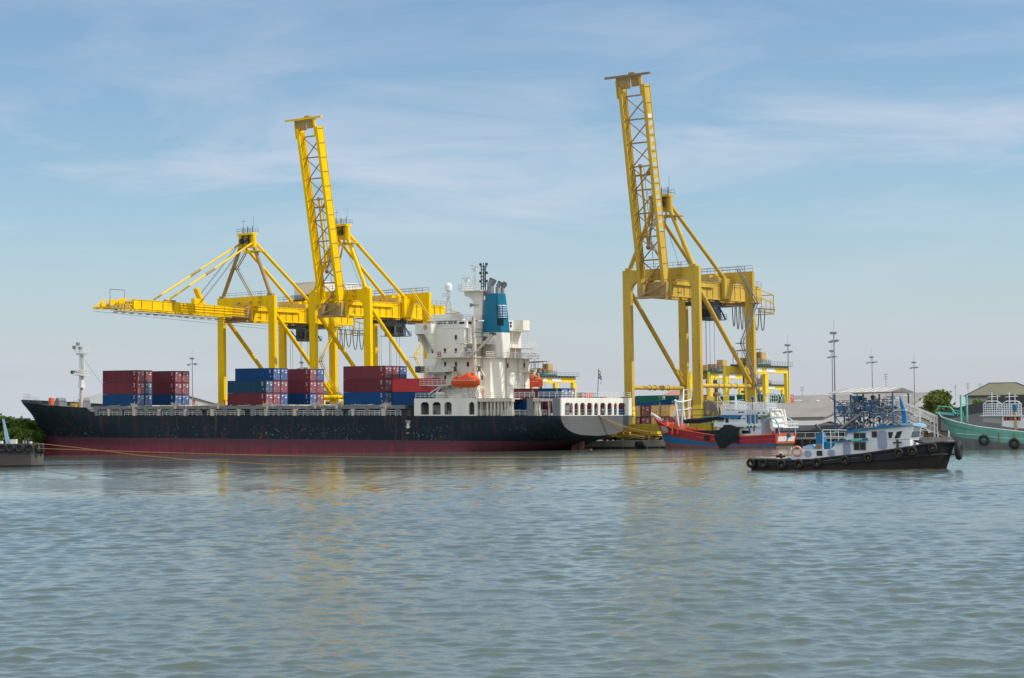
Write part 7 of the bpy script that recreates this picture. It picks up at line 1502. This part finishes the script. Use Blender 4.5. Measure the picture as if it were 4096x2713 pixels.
# ---- people
def person(fr,label,top,pose=0,helmet=None,legs='workwear_dark'):
    T=thing('person',label,'person',fr,'people working in the port')
    J={'hip':(0,0,.95),'wa':(0,0,1.12),'ch':(.02,0,1.36),'nk':(.03,0,1.50),'hd':(.05,0,1.62),'top':(.05,0,1.74),'lh':(0,-.10,.90),'lk':(.05,-.12,.50),'la':(0,-.13,.08),'lf':(.16,-.14,.04),'rh':(0,.10,.90),'rk':(.02,.12,.50),'ra':(-.06,.13,.08),'rf':(.10,.14,.04),'ls':(.02,-.2,1.42),'le':(.02,-.27,1.14),'lw':(.16,-.25,.92),'lx':(.22,-.24,.84),'rs':(.02,.2,1.42),'re':(-.02,.27,1.14),'rw':(.12,.26,.92),'rx':(.18,.25,.84)}
    if pose==1: J.update({'ch':(.12,0,1.33),'nk':(.2,0,1.45),'hd':(.26,0,1.55),'top':(.3,0,1.66),'ls':(.12,-.2,1.38),'rs':(.12,.2,1.38),'le':(.34,-.25,1.22),'lw':(.56,-.2,1.14),'lx':(.64,-.18,1.13),'re':(.3,.26,1.18),'rw':(.52,.22,1.08),'rx':(.6,.2,1.06)})
    if pose==2: J.update({'le':(.1,-.42,1.5),'lw':(.18,-.5,1.74),'lx':(.2,-.5,1.83)})
    rad={'hip':.15,'wa':.14,'ch':.17,'nk':.065,'hd':.105,'top':.085,'lh':.1,'lk':.075,'la':.05,'lf':.045,'rh':.1,'rk':.075,'ra':.05,'rf':.045,'ls':.075,'le':.05,'lw':.036,'lx':.04,'rs':.075,'re':.05,'rw':.036,'rx':.04}
    ks=list(J); E_=[('hip','wa'),('wa','ch'),('ch','nk'),('nk','hd'),('hd','top'),('hip','lh'),('lh','lk'),('lk','la'),('la','lf'),('hip','rh'),('rh','rk'),('rk','ra'),('ra','rf'),('ch','ls'),('ls','le'),('le','lw'),('lw','lx'),('ch','rs'),('rs','re'),('re','rw'),('rw','rx')]
    me=bpy.data.meshes.new('p'); me.from_pydata([J[k] for k in ks],[(ks.index(a),ks.index(b)) for a,b in E_],[]); o=bpy.data.objects.new('p',me); col.objects.link(o); md=o.modifiers.new('s','SKIN'); sv=me.skin_vertices[0].data
    for i,k in enumerate(ks): sv[i].radius=(rad[k],rad[k])
    sv[0].use_root=True; o.modifiers.new('b','SUBSURF').levels=1; dg=bpy.context.evaluated_depsgraph_get(); m2=bpy.data.meshes.new_from_object(o.evaluated_get(dg)); bpy.data.objects.remove(o)
    m2.materials.clear(); [m2.materials.append(M[k]) for k in ('skin',top,legs,'workwear_dark')]
    for p_ in m2.polygons:
        z=p_.center.z; y=abs(p_.center.y); p_.use_smooth=True
        p_.material_index=3 if z<.1 else 2 if z<.98 and y<.22 else 0 if z>1.5 and y<.14 else 1
        if (p_.center-Vector(J['lx'])).length<.09 or (p_.center-Vector(J['rx'])).length<.09: p_.material_index=0
    b=bpy.data.objects.new('body',m2); col.objects.link(b); b.parent=T; hd=J['hd']
    mb=MB(); mb.smooth=True; mb.sph((hd[0],0,hd[2]+.07),.125,12,8,(1,1,.9)); 
    if helmet: mb.tube((hd[0]+.04,0,hd[2]+.05),(hd[0]+.04,0,hd[2]+.07),.16,12)
    mb.part('helmet' if helmet else 'hair',M[helmet or 'black_paint'],T)
def onship(px,py,y,z=None): p=S.hit(px,py,'y',y); w_=S.M@Vector((p.x,y,z)); return w_
person(Fr(onship(777,1625,-12.0,9.55),R(-90)),'person in red coveralls standing on the hatch covers beside the lamp mast','workwear_red',0,'workwear_red' and None,'workwear_red')
person(Fr(onship(899,1622,-12.0,9.55),R(160)),'person in orange vest and yellow helmet beside the left crane leg','workwear_orange',1,'helmet_yellow')
person(Fr(onship(1931,1590,-12.2,ZP),R(-80)),'person in orange coveralls on the deck beside the white tower','workwear_orange',0,None,'workwear_orange')
for i,(px,lab,t_2,ps) in enumerate(((2272,'person in white shirt inside the leftmost wide transom opening','workwear_white',0),(2386,'person in pale shirt leaning out beside the mooring ropes','workwear_white',1),(2372,'person in dark clothes crouched over the mooring ropes','workwear_dark',1),(2411,'person in pale clothes with raised arm in the transom opening','workwear_white',2))):
    yy=S.hit(px,1655,'x',-.9).y; person(Fr(S.M@Vector((-.9,yy,ZD)),RZ+R(0 if i else 30)),lab,t_2,ps)
# drifting scraps of foam on the water
